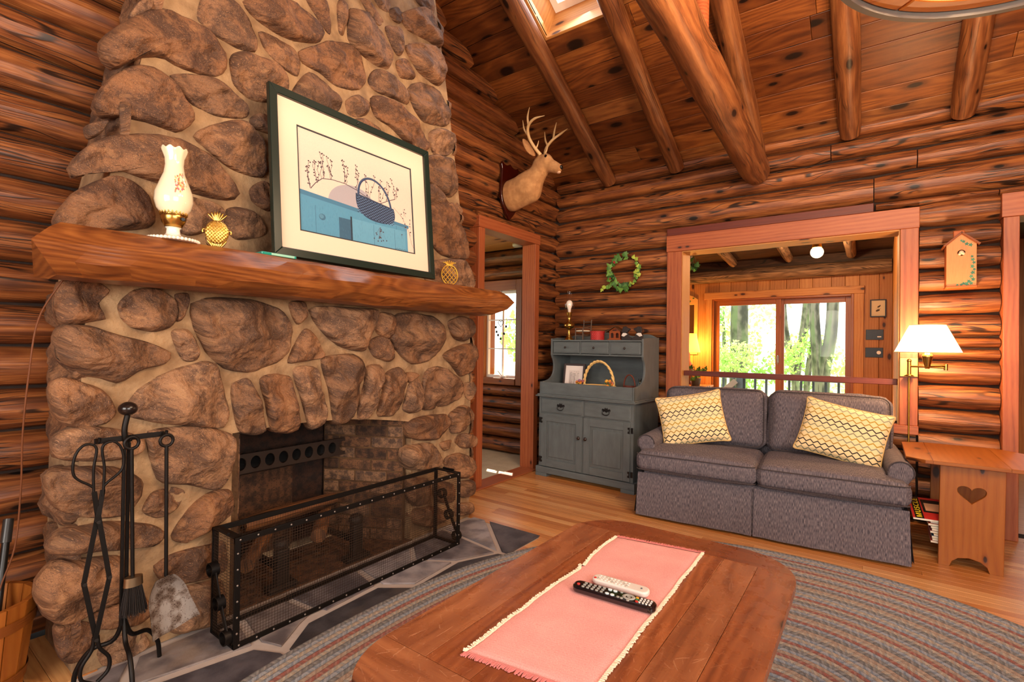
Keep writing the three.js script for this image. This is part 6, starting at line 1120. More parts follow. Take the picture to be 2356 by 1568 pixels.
// ---------------------------------------------------------------- wall pieces
{
  const w = thing('ivy_wreath', 'twig wreath wound with ivy and red berries on the log wall', 'wreath', [0.765, 1.855, 0.045]), R = rng(23), tw = [], rad = (a) => 0.142 * (1 + 0.03 * Math.sin(a * 3));
  for (let k = 0; k < 5; k++) { const e = []; for (let i = 0; i < 40; i++) { const a = i / 40 * 6.2832, q = 0.008 * Math.sin(a * 4 + k * 1.3), r = rad(a) + 0.008 * Math.cos(a * 4 + k * 1.3); e.push([Math.cos(a) * r, Math.sin(a) * r, q]); } tw.push(tube(e, 0.0035, 90, 5, true)); }
  part(w, 'vine_ring', merge(tw), tinted(M.log, 0xb88a6a));
  const put = (a, r, s, m) => part(w, 'leaf', leafGeo(s).rotateX(-0.35 + R() * 0.6).rotateY((R() - 0.5) * 0.9).rotateZ(R() * 6.28).translate(Math.cos(a) * r, Math.sin(a) * r, 0.018 + R() * 0.022), M.leaf[m]);
  for (let i = 0; i < 46; i++) { const a = R() < 0.8 ? 1.2 + R() * 3.9 : -1.1 + R() * 2.0, dense = a > 1 && a < 5.2; put(a, rad(a) + (R() - 0.5) * 0.05, dense ? 0.038 + R() * 0.02 : 0.03 + R() * 0.012, dense ? [0, 1, 0, 2, 1][Math.floor(R() * 5)] : [1, 3, 3, 1][Math.floor(R() * 4)]); }
  for (let i = 0; i < 9; i++) put(0.5 - i * 0.2, rad(0), 0.032, [1, 3, 1][i % 3]);
  for (let i = 0; i < 7; i++) { const t = i / 6; part(w, 'leaf', leafGeo(0.034).rotateZ(2 + R() * 3).translate(-0.12 - t * 0.1, -0.105 - t * 0.045 + (R() - 0.5) * 0.03, 0.02), M.leaf[i > 3 ? 3 : 1]); }
  part(w, 'sprig', tube([[-0.1, -0.08, 0.01], [-0.16, -0.11, 0.014], [-0.22, -0.15, 0.012]], 0.002, 12, 5), M.leaf[1]);
  for (const [x, y] of [[-0.085, 0.1], [-0.078, 0.092], [-0.082, 0.084], [-0.09, 0.092], [-0.12, -0.055], [-0.126, -0.06]]) part(w, 'berry', new THREE.SphereGeometry(0.0065, 10, 8).translate(x, y, 0.045), STD({ color: 0xa0181c, roughness: 0.3 }), 'red berry');
}
{
  const b = thing('birdhouse', 'tall narrow wooden birdhouse with painted ivy on the log wall', 'birdhouse', [3.072, 1.57, 0.02]), w = woodMat(T.pine, { color: 0xd8925c, rough: 0.6 });
  const ivy = canvasTex(400, 900, (g, W, H) => {
    g.fillStyle = '#c8844c'; g.fillRect(0, 0, W, H); const R = rng(4); for (let i = 0; i < 400; i++) { g.fillStyle = R() < 0.5 ? 'rgba(150,92,48,0.2)' : 'rgba(220,160,104,0.2)'; g.fillRect(R() * W, R() * H, 3, 60 + R() * 120); }
    const lf = (x, y, s, a) => { g.save(); g.translate(x, y); g.rotate(a); g.fillStyle = R() < 0.5 ? '#2c6a52' : '#3a7a5c'; g.beginPath(); [[0, -1], [0.35, -0.35], [0.95, -0.35], [0.55, 0.15], [0.7, 0.8], [0, 0.5], [-0.7, 0.8], [-0.55, 0.15], [-0.95, -0.35], [-0.35, -0.35]].forEach(([p, q], i) => i ? g.lineTo(p * s, q * s) : g.moveTo(p * s, q * s)); g.fill(); g.restore(); };
    for (const [x, y, s] of [[230, 150, 30], [270, 190, 34], [320, 210, 36], [200, 130, 24], [340, 400, 26], [350, 450, 34], [365, 500, 30], [345, 560, 36], [370, 610, 28], [350, 660, 38], [330, 720, 34], [355, 770, 36], [300, 800, 34], [270, 840, 40], [230, 830, 30], [200, 850, 26], [150, 850, 22], [330, 830, 34]]) lf(x, y, s, R() * 6.28);
  });
  const s = poly([[-0.072, 0.012], [0.072, 0.012], [0.072, 0.278], [0, 0.345], [-0.072, 0.278]]), p = new THREE.Path(); p.absarc(0, 0.222, 0.019, 0, 6.2832, true); s.holes.push(p);
  part(b, 'front', fitUV(extrude(s, 0.014, 0.001).translate(0, 0, 0.1), 'x', 'y', -0.072, 0.072, 0.0, 0.35), STD({ map: ivy, roughness: 0.6 }));
  part(b, 'side', span(-0.072, -0.06, 0.012, 0.272, 0.0, 0.1, 'y'), w); part(b, 'side', span(0.06, 0.072, 0.012, 0.272, 0.0, 0.1, 'y'), w);
  part(b, 'back', span(-0.028, 0.028, 0.012, 0.385, -0.02, 0.0, 'y'), w); part(b, 'bottom', span(-0.075, 0.075, 0, 0.014, -0.01, 0.12, 'x'), w);
  for (const k of [-1, 1]) part(b, 'roof', box(0.122, 0.011, 0.15, 'x', 0.002).rotateZ(-k * 0.75).translate(k * 0.042, 0.31, 0.06), tinted(w, 0x9a6a3c));
  part(b, 'nest', merge([new THREE.IcosahedronGeometry(0.013, 1).translate(0, 0.224, 0.114), new THREE.IcosahedronGeometry(0.009, 1).translate(-0.008, 0.214, 0.117), new THREE.IcosahedronGeometry(0.009, 1).translate(0.009, 0.216, 0.116)]), STD({ color: 0xe0c4a4, roughness: 0.9 }), 'pale nest in the hole');
}
// swing-arm wall lamp
{
  const l = thing('swing_arm_lamp', 'brass swing-arm wall lamp with white shade, lit, on the post', 'lamp', [2.82, 0, 0.036]);
  part(l, 'back_plate', span(-0.05, 0.048, 0.99, 1.118, 0, 0.012, 'y', 0.003), M.brass);
  part(l, 'pivot', merge([new THREE.CylinderGeometry(0.011, 0.011, 0.085, 16).translate(0, 1.05, 0.03), new THREE.SphereGeometry(0.013, 14, 10).translate(0, 1.1, 0.03), lathe([[0, 0.99], [0.03, 0.992], [0.012, 1.004], [0, 1.006]], 24).translate(0, 0.004, 0.035)]), M.brass);
  part(l, 'arm', merge([rod([0, 1.062, 0.03], [0.175, 1.062, 0.16], 0.006, 10), new THREE.CylinderGeometry(0.011, 0.011, 0.04, 14).translate(0.175, 1.066, 0.16)]), M.brass);
  part(l, 'arm', rod([0.175, 1.072, 0.16], [0.08, 1.072, 0.235], 0.006, 10), M.brass);
  part(l, 'socket', lathe([[0, 1.055], [0.012, 1.055], [0.014, 1.07], [0.02, 1.09], [0.027, 1.125], [0.03, 1.135], [0.026, 1.14], [0.022, 1.15], [0, 1.15]], 24).translate(0.08, 0, 0.235), M.brass);
  const shade = new THREE.MeshPhysicalMaterial({ color: 0xfff2dc, roughness: 0.9, transmission: 0.5, thickness: 0, side: THREE.DoubleSide, emissive: 0xffe6c0, emissiveIntensity: 0.5 });
  part(l, 'shade', lathe([[0.09, 1.33], [0.168, 1.158]], 48).translate(0.08, 0, 0.235), shade, 'glowing white conical shade');
  part(l, 'shade_trim', merge([new THREE.TorusGeometry(0.168, 0.0028, 6, 48).rotateX(Math.PI / 2).translate(0.08, 1.158, 0.235), new THREE.TorusGeometry(0.09, 0.0024, 6, 40).rotateX(Math.PI / 2).translate(0.08, 1.33, 0.235), rod([0.08, 1.15, 0.235], [0.08, 1.325, 0.235], 0.003, 6), rod([-0.008, 1.325, 0.235], [0.168, 1.325, 0.235], 0.002, 6)]), tinted(M.white, 0xe8c890));
  part(l, 'bulb', lathe([[0, 1.15], [0.012, 1.152], [0.014, 1.175], [0.028, 1.205], [0.03, 1.22], [0.02, 1.24], [0, 1.248]], 20).translate(0.08, 0, 0.235), STD({ color: 0xffffff, emissive: 0xffd8a0, emissiveIntensity: 6 }));
  part(l, 'cord_cover', rod([0, 0.985, 0.012], [0, 0.5, 0.012], 0.006, 8), M.brassOld);
  const p = new THREE.PointLight(0xffcc94, 2.2, 0, 2); p.position.set(0.08, 1.215, 0.235); p.castShadow = true; p.shadow.radius = 2; l.add(p);
}
// deer head mount
{
  const d = thing('deer_head', 'mounted deer head with antlers on a dark wooden shield plaque', 'deer mount', [0.022, 2.5, 0.86]);
  const sh = new THREE.Shape(); sh.moveTo(0, -0.24); sh.bezierCurveTo(0.09, -0.16, 0.135, -0.1, 0.13, 0.02); sh.bezierCurveTo(0.125, 0.12, 0.1, 0.16, 0.13, 0.22); sh.lineTo(0.115, 0.245); sh.bezierCurveTo(0.07, 0.215, 0.04, 0.225, 0, 0.25); sh.bezierCurveTo(-0.04, 0.225, -0.07, 0.215, -0.115, 0.245); sh.lineTo(-0.13, 0.22); sh.bezierCurveTo(-0.1, 0.16, -0.125, 0.12, -0.13, 0.02); sh.bezierCurveTo(-0.135, -0.1, -0.09, -0.16, 0, -0.24);
  part(d, 'plaque', grain(extrude(sh, 0.026, 0.007, 3).rotateY(Math.PI / 2), 'y'), woodMat(T.trim, { color: 0x5a2c22, rough: 0.25 }), 'dark glossy shield plaque');
  const hide = tex(512, 512, 0.25, 0.25, (a, b, i, j) => { const n = fbm(a * 5, b * 5, 2, 4), s = noise(i * 0.4, j * 0.12, 3); return mix3(mix3([198, 146, 92], [146, 98, 58], clamp(0.4 + n * 0.9, 0, 1)), [120, 84, 54], clamp(s * 0.5, 0, 0.35)); });
  const fur = STD({ map: hide, bumpMap: hide, bumpScale: 0.004, roughness: 0.95 });
  // x out from the wall, y up, z across
  const body = (x, y, z) => {
    const w = z * 1.12;
    let f = cone(x, y, w, [0.04, -0.02, 0], [0.2, 0.02, 0], 0.125, 0.115);
    f = smin(f, cone(x, y, w, [0.06, -0.1, 0], [0.25, -0.03, 0], 0.06, 0.085), 0.05);
    f = smin(f, cone(x, y, w, [0.22, 0.03, 0], [0.34, 0.13, 0], 0.112, 0.08), 0.05);
    f = smin(f, cone(x, y, z, [0.335, 0.19, 0], [0.4, 0.195, 0], 0.064, 0.056), 0.04);
    f = smin(f, cone(x, y, z, [0.41, 0.18, 0], [0.545, 0.105, 0], 0.05, 0.03), 0.04);
    f = smin(f, cone(x, y, z, [0.4, 0.15, 0], [0.53, 0.085, 0], 0.04, 0.022), 0.025);
    for (const s of [-1, 1]) { f = smin(f, cone(x, y, z, [0.4, 0.215, s * 0.035], [0.43, 0.205, s * 0.036], 0.018, 0.014), 0.02); f = smin(f, cone(x, y, z, [0.355, 0.23, s * 0.035], [0.35, 0.26, s * 0.05], 0.022, 0.016), 0.02); }
    return Math.max(f, 0.02 - x);
  };
  const turn = (g) => { const p = g.attributes.position; for (let i = 0; i < p.count; i++) { const x = p.getX(i), k = smooth(0.2, 0.4, x) * 0.16, z = p.getZ(i), dx = x - 0.3, c = Math.cos(k), s = Math.sin(k); p.setX(i, 0.3 + dx * c - z * s * -1 * (k ? 1 : 0)); p.setZ(i, z * c + dx * s); } g.computeVertexNormals(); return g; };
  part(d, 'head_and_neck', grain(turn(mergeVertices(sdfMesh(body, [-0.02, -0.26, -0.2], [0.64, 0.32, 0.2], 72))), 'y'), fur);
  const eye = STD({ color: 0x0a0606, roughness: 0.08 });
  for (const s of [-1, 1]) {
    part(d, 'eye', turn(plain(new THREE.SphereGeometry(0.014, 14, 10).translate(0.424, 0.212, s * 0.052))), eye, 'glossy black eye');
    let e = new THREE.SphereGeometry(1, 18, 12); const p = e.attributes.position; for (let i = 0; i < p.count; i++) { const y = p.getY(i), w = Math.sqrt(Math.max(0, 1 - y * y)) * (y > 0 ? 1 - 0.35 * y : 1); p.setXYZ(i, p.getX(i) * 0.012 - 0.006 * (1 - y * y), y * 0.085, p.getZ(i) * 0.05 * (0.6 + w * 0.4)); }
    e.computeVertexNormals(); part(d, 'ear', grain(turn(plain((s > 0 ? e.rotateZ(0.3).rotateX(0.8).translate(0.3, 0.29, 0.135) : e.rotateZ(0.1).rotateX(-1.25).translate(0.35, 0.25, -0.125)))), 'y'), fur);
    const bone = STD({ color: 0xd8b078, roughness: 0.5 }), Z = (pts) => pts.map(([x, y, z]) => [x, y, z * s]);
    part(d, 'antler', merge([
      taper(Z([[0.385, 0.235, 0.032], [0.35, 0.3, 0.075], [0.335, 0.37, 0.125], [0.36, 0.43, 0.165], [0.43, 0.465, 0.18], [0.52, 0.475, 0.155]]), [0.015, 0.013, 0.0125, 0.012, 0.0095, 0.002], 30, 8),
      taper(Z([[0.337, 0.37, 0.124], [0.3, 0.43, 0.14], [0.285, 0.51, 0.145]]), [0.01, 0.008, 0.002], 12, 8),
      taper(Z([[0.365, 0.435, 0.166], [0.365, 0.5, 0.178], [0.385, 0.575, 0.18]]), [0.01, 0.008, 0.002], 12, 8),
      taper(Z([[0.36, 0.28, 0.062], [0.378, 0.31, 0.062], [0.385, 0.345, 0.058]]), [0.008, 0.006, 0.002], 10, 7)]), bone, 'pale pointed antler').rotation.y = -0.1;
  }
  part(d, 'nose', turn(plain(new THREE.SphereGeometry(0.026, 18, 12).scale(0.75, 0.75, 0.95).translate(0.562, 0.103, 0))), STD({ color: 0x14100e, roughness: 0.3 }), 'black nose');
  part(d, 'lip', turn(plain(new THREE.SphereGeometry(0.019, 14, 10).scale(1.1, 0.55, 1).translate(0.54, 0.07, 0))), STD({ color: 0xe0b08c, roughness: 0.7 }));
}
// wagon wheel chandelier
{
  const W = thing('wagon_wheel_chandelier', 'wooden wagon wheel chandelier hanging from the ridge', 'chandelier', [3.05, 2.25, 2.73]), r = 0.54, wood = woodMat(T.pine, { color: 0xf0c07c, rough: 0.45 });
  const fel = 8; for (let i = 0; i < fel; i++) { const a0 = i / fel * 6.2832 + 0.006, a1 = (i + 1) / fel * 6.2832 - 0.006, s = new THREE.Shape(); s.absarc(0, 0, r - 0.019, a0, a1, false); s.absarc(0, 0, r - 0.075, a1, a0, true); part(W, 'felloe', grain(extrude(s, 0.05, 0.006, 2, 14).rotateX(-Math.PI / 2), 'x', i), wood); }
  part(W, 'iron_tyre', merge([new THREE.CylinderGeometry(r, r, 0.068, 96, 1, true).translate(0, 0.016, 0), new THREE.CylinderGeometry(r - 0.018, r - 0.018, 0.068, 96, 1, true).translate(0, 0.016, 0), new THREE.RingGeometry(r - 0.018, r, 96).rotateX(Math.PI / 2).translate(0, -0.018, 0)]), STD({ color: 0x6a645c, roughness: 0.55, metalness: 0.4, side: THREE.DoubleSide }));
  part(W, 'bolts', merge(Array.from({ length: 12 }, (_, i) => new THREE.SphereGeometry(0.009, 10, 8).translate(Math.cos(i * 0.5236 + 0.2) * (r + 0.002), 0.02, Math.sin(i * 0.5236 + 0.2) * (r + 0.002)))), M.ironFlat);
  part(W, 'hub', lathe([[0, -0.05], [0.045, -0.05], [0.06, -0.02], [0.075, 0.02], [0.06, 0.07], [0.045, 0.1], [0, 0.1]], 28), wood);
  for (let i = 0; i < 12; i++) { const a = i * 0.5236 + 0.13, c = Math.cos(a), s = Math.sin(a); part(W, 'spoke', taper([[c * 0.05, 0.025, s * 0.05], [c * 0.25, 0.025, s * 0.25], [c * (r - 0.06), 0.025, s * (r - 0.06)]], [0.02, 0.017, 0.013], 10, 8), wood); }
  for (let i = 0; i < 6; i++) {
    const a = i * 1.0472 + 0.62, x = Math.cos(a) * 0.5, z = Math.sin(a) * 0.5;
    part(W, 'candle_socket', merge([new THREE.CylinderGeometry(0.028, 0.02, 0.012, 20).translate(x, 0.058, z), new THREE.CylinderGeometry(0.014, 0.014, 0.07, 16).translate(x, 0.095, z)]), M.ironFlat);
    part(W, 'bulb', lathe([[0, 0.13], [0.012, 0.132], [0.022, 0.158], [0.018, 0.185], [0, 0.215]], 18).translate(x, 0, z), STD({ color: 0xffffff, emissive: 0xffd090, emissiveIntensity: 5 }));
    const p = new THREE.PointLight(0xffdab2, 3.4, 0, 2); p.position.set(x, 0.165, z); p.castShadow = true; p.shadow.radius = 2; W.add(p);
  }
  const top = ceilAt(2.73) - 2.25 - 0.05; part(W, 'chain', merge([0, 1, 2].map((i) => { const a = i * 2.094 + 0.4; return rod([Math.cos(a) * 0.5, 0.05, Math.sin(a) * 0.5], [0, top * 0.7, 0], 0.006, 6); }).concat([rod([0, top * 0.7, 0], [0, top + 0.06, 0], 0.008, 6)])), M.iron);
}
// ---------------------------------------------------------------- entry: wind chime and smoke detector
{
  const c = thing('wind_chime', 'dark metal heart wind chime hanging in the entry window', 'wind chime', [-0.6, 0, 0.125]), R = rng(2), h = [];
  for (let i = 0; i < 24; i++) { const t = i / 24 * 6.2832; h.push([0.0034 * 16 * Math.sin(t) ** 3 * 0.62, 1.4 + 0.0034 * (13 * Math.cos(t) - 5 * Math.cos(2 * t) - 2 * Math.cos(3 * t) - Math.cos(4 * t)) * 0.7, 0]); }
  part(c, 'heart', tube(h, 0.0035, 50, 5, true), M.iron); part(c, 'string', rod([0, 1.42, 0], [0, 1.76, -0.01], 0.0015, 5), M.iron);
  for (const [x, y] of [[-0.066, 1.36], [0.07, 1.365], [-0.055, 1.31], [0.045, 1.29], [-0.035, 1.275], [0.0, 1.235]]) part(c, 'bell', merge([box(0.018, 0.026, 0.014, 'y', 0.003).translate(x, y, 0), rod([x, y + 0.012, 0], [x * 0.75, y + 0.05, 0], 0.0015, 5)]), M.iron);
  const s = thing('smoke_detector', 'round white smoke detector on the entry ceiling', 'detector', [-0.31, 2.165, 0.24]);
  part(s, 'body', lathe([[0, 0], [0.04, 0.002], [0.052, 0.012], [0.055, 0.034], [0, 0.035]], 32), M.white); part(s, 'grille', new THREE.TorusGeometry(0.046, 0.003, 6, 32).rotateX(Math.PI / 2).translate(0, 0.008, 0), M.white);
}
// ---------------------------------------------------------------- room beyond the pass-through
const FZ = -3.0;
const pineWall = struct('wall_far', 'vertical knotty pine board wall around the sliding door', 'wall');
{
  const xs = [-0.08, 0.06, 0.225, 0.377, 0.522, 0.72, 0.868, 1.017, 1.215, 1.359, 1.504, 1.697, 1.847, 1.991, 2.194, 2.335, 2.481, 2.673, 2.8, 3.0, 3.2, 3.45, 3.7, 3.95, 4.2, 4.45, 4.6];
  for (let i = 0; i < xs.length - 1; i++) {
    const a = xs[i] + 0.0015, b = xs[i + 1] - 0.0015, mat = M.pine[i % 3], over = a < 2.43 && b > 0.76, hall = a >= 3.9 && b < 4.5;
    if (hall) { part(pineWall, 'pine_board', span(a, b, 2.05, 2.6, FZ - 0.02, FZ, 'y', 0.003), mat); continue; }
    if (over) { part(pineWall, 'pine_board', span(a, b, 1.86, 2.6, FZ - 0.02, FZ, 'y', 0.003), mat); if (a < 0.76) part(pineWall, 'pine_board', span(a, 0.78, 0, 1.86, FZ - 0.02, FZ, 'y', 0.003), mat); if (b > 2.43) part(pineWall, 'pine_board', span(2.42, b, 0, 1.86, FZ - 0.02, FZ, 'y', 0.003), mat); continue; }
    part(pineWall, 'pine_board', span(a, b, 0, 2.6, FZ - 0.02, FZ, 'y', 0.003), mat);
  }
  const s = poly([[-0.15, 0], [4.7, 0], [4.7, 2.8], [-0.15, 2.8]]); s.holes.push(new THREE.Path([[0.79, 0.001], [2.41, 0.001], [2.41, 1.84], [0.79, 1.84]].map((p) => new THREE.Vector2(...p))));
  s.holes.push(new THREE.Path([[3.96, 0.001], [4.44, 0.001], [4.44, 2.04], [3.96, 2.04]].map((p) => new THREE.Vector2(...p))));
  part(pineWall, 'sheathing', extrude(s, 0.08, 0).translate(0, 0, FZ - 0.11), M.chink);
}
const pineSide = struct('wall_far_side', 'pine board partition at the right of the far room', 'wall');
for (let i = 0; i < 14; i++) part(pineSide, 'pine_board', span(2.8, 2.82, 0, 2.6, FZ + i * 0.2, FZ + i * 0.2 + 0.197, 'y', 0.003), M.pine[(i + 1) % 3]);
part(pineSide, 'sheathing', span(2.82, 2.88, 0, 2.6, FZ, -0.2, 'y', 0), M.pine[2]);
const farLeft = struct('wall_far_left', 'pine wall at the hidden left end of the far room', 'wall');
part(farLeft, 'wall_panel', span(-0.15, -0.08, 0, 2.7, FZ, -0.17, 'y', 0), M.pine[1]); part(farLeft, 'wall_panel', span(4.6, 4.66, 0, 2.7, FZ, -0.16, 'y', 0), M.pine[1]);
const farCeil = struct('ceiling', 'dark brown ceiling with grey log rafters in the far room', 'ceiling');
{
  const slope = 0.09, g = (z) => 2.36 + slope * (z + 2.9);
  const c = part(farCeil, 'ceiling_panel', box(4.8, 0.04, 2.95, 'x', 0), M.grayBoard); c.position.set(2.28, g(-1.55) + 0.02, -1.6); c.rotation.x = -Math.atan(slope);
  part(farCeil, 'roof_deck', span(-0.25, 4.8, 2.72, 2.85, -3.5, -0.05, 'x', 0), M.chink);
  for (const [i, x] of [0.42, 1.08, 1.74, 2.4].entries()) { const m = part(farCeil, 'rafter', logGeo(2.7, 0.062, 0.055, 120 + i * 3.1, 0.1, 12, 2), M.grayLog); m.position.set(x, g(-1.5) - 0.045, -1.5); m.rotation.set(0, Math.PI / 2, 0); m.rotation.order = 'YXZ'; m.rotation.z = Math.atan(slope) * -1; }
  part(farCeil, 'shadow_board', span(-0.07, 2.8, 2.2, 2.5, FZ, FZ + 0.03, 'x', 0.002), M.grayBoard);  // dark board standing in for the shadow above the wall log
  const b = part(farCeil, 'wall_log', logGeo(2.86, 0.085, 0.085, 140, 0.1, 14, 1.4), M.grayLog); b.position.set(1.36, 2.155, FZ + 0.06);
}
const slider = struct('door_3', 'wood-framed sliding glass door to the deck', 'sliding door');
{
  const p = M.sidePine, z = FZ; part(slider, 'casing', span(0.69, 0.775, 0, 1.85, z, z + 0.03, 'y'), M.pine[0]); part(slider, 'casing', span(2.427, 2.525, 0, 1.85, z, z + 0.03, 'y'), M.pine[0]); part(slider, 'casing_head', span(0.668, 2.53, 1.85, 1.945, z, z + 0.035, 'x'), M.pine[0]);
  part(slider, 'jamb', merge([span(0.775, 0.8, 0, 1.85, z - 0.1, z + 0.02, 'y'), span(2.4, 2.427, 0, 1.85, z - 0.1, z + 0.02, 'y'), span(0.8, 2.4, 1.825, 1.85, z - 0.1, z + 0.02, 'x'), span(0.8, 2.4, 0, 0.03, z - 0.1, z + 0.02, 'x')]), p);
  for (const [x0, x1, dz] of [[0.8, 1.635, -0.03], [1.6, 2.4, -0.07]]) {
    const sash = part(slider, 'sash', merge([span(x0, x0 + 0.068, 0.03, 1.825, z + dz - 0.02, z + dz + 0.015, 'y'), span(x1 - 0.062, x1, 0.03, 1.825, z + dz - 0.02, z + dz + 0.015, 'y'), span(x0 + 0.068, x1 - 0.062, 1.757, 1.825, z + dz - 0.02, z + dz + 0.015, 'x'), span(x0 + 0.068, x1 - 0.062, 0.03, 0.15, z + dz - 0.02, z + dz + 0.015, 'x')]), p);
    part(sash, 'pane', span(x0 + 0.066, x1 - 0.06, 0.148, 1.759, z + dz - 0.004, z + dz, 'x', 0), M.glass);
  }
  part(slider, 'handle', merge([boxAt(0.02, 0.1, 0.012, 1.605, 1.03, z - 0.008, 'y', 0.004), tube([[1.605, 1.07, z], [1.605, 1.075, z + 0.03], [1.6, 1.0, z + 0.035], [1.605, 0.96, z + 0.005]], 0.006, 14, 6)]), STD({ color: 0x8a8078, roughness: 0.35, metalness: 0.9 }), 'metal lever handle');
}
const addedHallDoor = struct('door_4', 'unseen glazed door added to light the hall', 'door');  // added out of view to let daylight onto the hall walls
part(addedHallDoor, 'frame', merge([span(3.95, 4.01, 0, 2.05, FZ - 0.06, FZ, 'y'), span(4.39, 4.45, 0, 2.05, FZ - 0.06, FZ, 'y'), span(4.01, 4.39, 1.95, 2.05, FZ - 0.06, FZ, 'x'), span(4.01, 4.39, 0, 0.12, FZ - 0.06, FZ, 'x')]), M.pine[0]);
part(addedHallDoor, 'pane', span(4.0, 4.4, 0.11, 1.96, FZ - 0.03, FZ - 0.026, 'x', 0), M.glass);
{
  const m = thing('arched_mirror', 'mirror in arched pine frame with painted ivy in the far room', 'mirror', [0.38, 1.07, FZ + 0.004]);
  const o = new THREE.Shape(); o.moveTo(-0.2, 0); o.lineTo(0.2, 0); o.lineTo(0.2, 0.79); o.quadraticCurveTo(0, 0.95, -0.2, 0.79); o.closePath(); o.holes.push(new THREE.Path([[-0.15, 0.05], [0.15, 0.05], [0.15, 0.715], [-0.15, 0.715]].map((p) => new THREE.Vector2(...p))));
  const ivy = canvasTex(256, 512, (g, W, H) => { g.fillStyle = '#d8a458'; g.fillRect(0, 0, W, H); const R = rng(9); for (let i = 0; i < 16; i++) { g.fillStyle = '#4a6a2c'; g.beginPath(); g.ellipse(W * (0.2 + R() * 0.65), H * (0.06 + R() * 0.1), 9, 6, R() * 6, 0, 6.3); g.fill(); } });
  part(m, 'frame', fitUV(extrude(o, 0.022, 0.003), 'x', 'y', -0.2, 0.2, 0, 0.9), STD({ map: ivy, roughness: 0.5 })); part(m, 'glass', span(-0.155, 0.155, 0.045, 0.72, 0.002, 0.008, 'x', 0), STD({ color: 0xd8d8d8, metalness: 1, roughness: 0.03 }), 'mirror glass');
  const f = thing('framed_bird_print', 'small black-framed bird print beside the sliding door', 'picture', [2.664, 1.56, FZ + 0.004]);
  part(f, 'frame', merge([span(-0.078, -0.066, 0, 0.21, 0, 0.014, 'y', 0.002), span(0.066, 0.078, 0, 0.21, 0, 0.014, 'y', 0.002), span(-0.066, 0.066, 0, 0.012, 0, 0.014, 'x', 0.002), span(-0.066, 0.066, 0.198, 0.21, 0, 0.014, 'x', 0.002)]), M.black);
  const bird = canvasTex(200, 300, (g, W, H) => { g.fillStyle = '#d8c4a0'; g.fillRect(0, 0, W, H); g.strokeStyle = '#b09a74'; g.strokeRect(20, 20, W - 40, H - 40); g.fillStyle = '#4a3c2c'; g.beginPath(); g.ellipse(110, 120, 26, 14, -0.7, 0, 6.3); g.fill(); g.beginPath(); g.ellipse(96, 190, 32, 18, -0.5, 0, 6.3); g.fill(); g.beginPath(); g.arc(128, 98, 9, 0, 6.3); g.fill(); g.fillRect(70, 205, 20, 8); g.lineWidth = 3; g.strokeStyle = '#4a3c2c'; g.beginPath(); g.moveTo(70, 150); g.lineTo(140, 160); g.stroke(); });
  part(f, 'print', fitUV(new THREE.PlaneGeometry(0.134, 0.19).translate(0, 0.105, 0.005), 'x', 'y', -0.067, 0.067, 0.01, 0.2), STD({ map: bird, roughness: 0.7 }));
  const t1 = thing('wall_plate', 'black wall plate with small slide switch in the far room', 'switch', [2.632, 1.35, FZ + 0.003]); part(t1, 'plate', box(0.172, 0.122, 0.012, 'x', 0.003), M.black); part(t1, 'slide', boxAt(0.04, 0.012, 0.008, 0.045, -0.025, 0.008, 'x', 0.002), M.white, 'white slider');
  const t2 = thing('wall_plate', 'black wall plate with round white dial in the far room', 'switch', [2.628, 1.137, FZ + 0.003]); part(t2, 'plate', box(0.172, 0.116, 0.012, 'x', 0.003), M.black); part(t2, 'dial', new THREE.CylinderGeometry(0.02, 0.022, 0.016, 24).rotateX(Math.PI / 2).translate(0.045, 0, 0.012), M.white, 'round white dial');
}
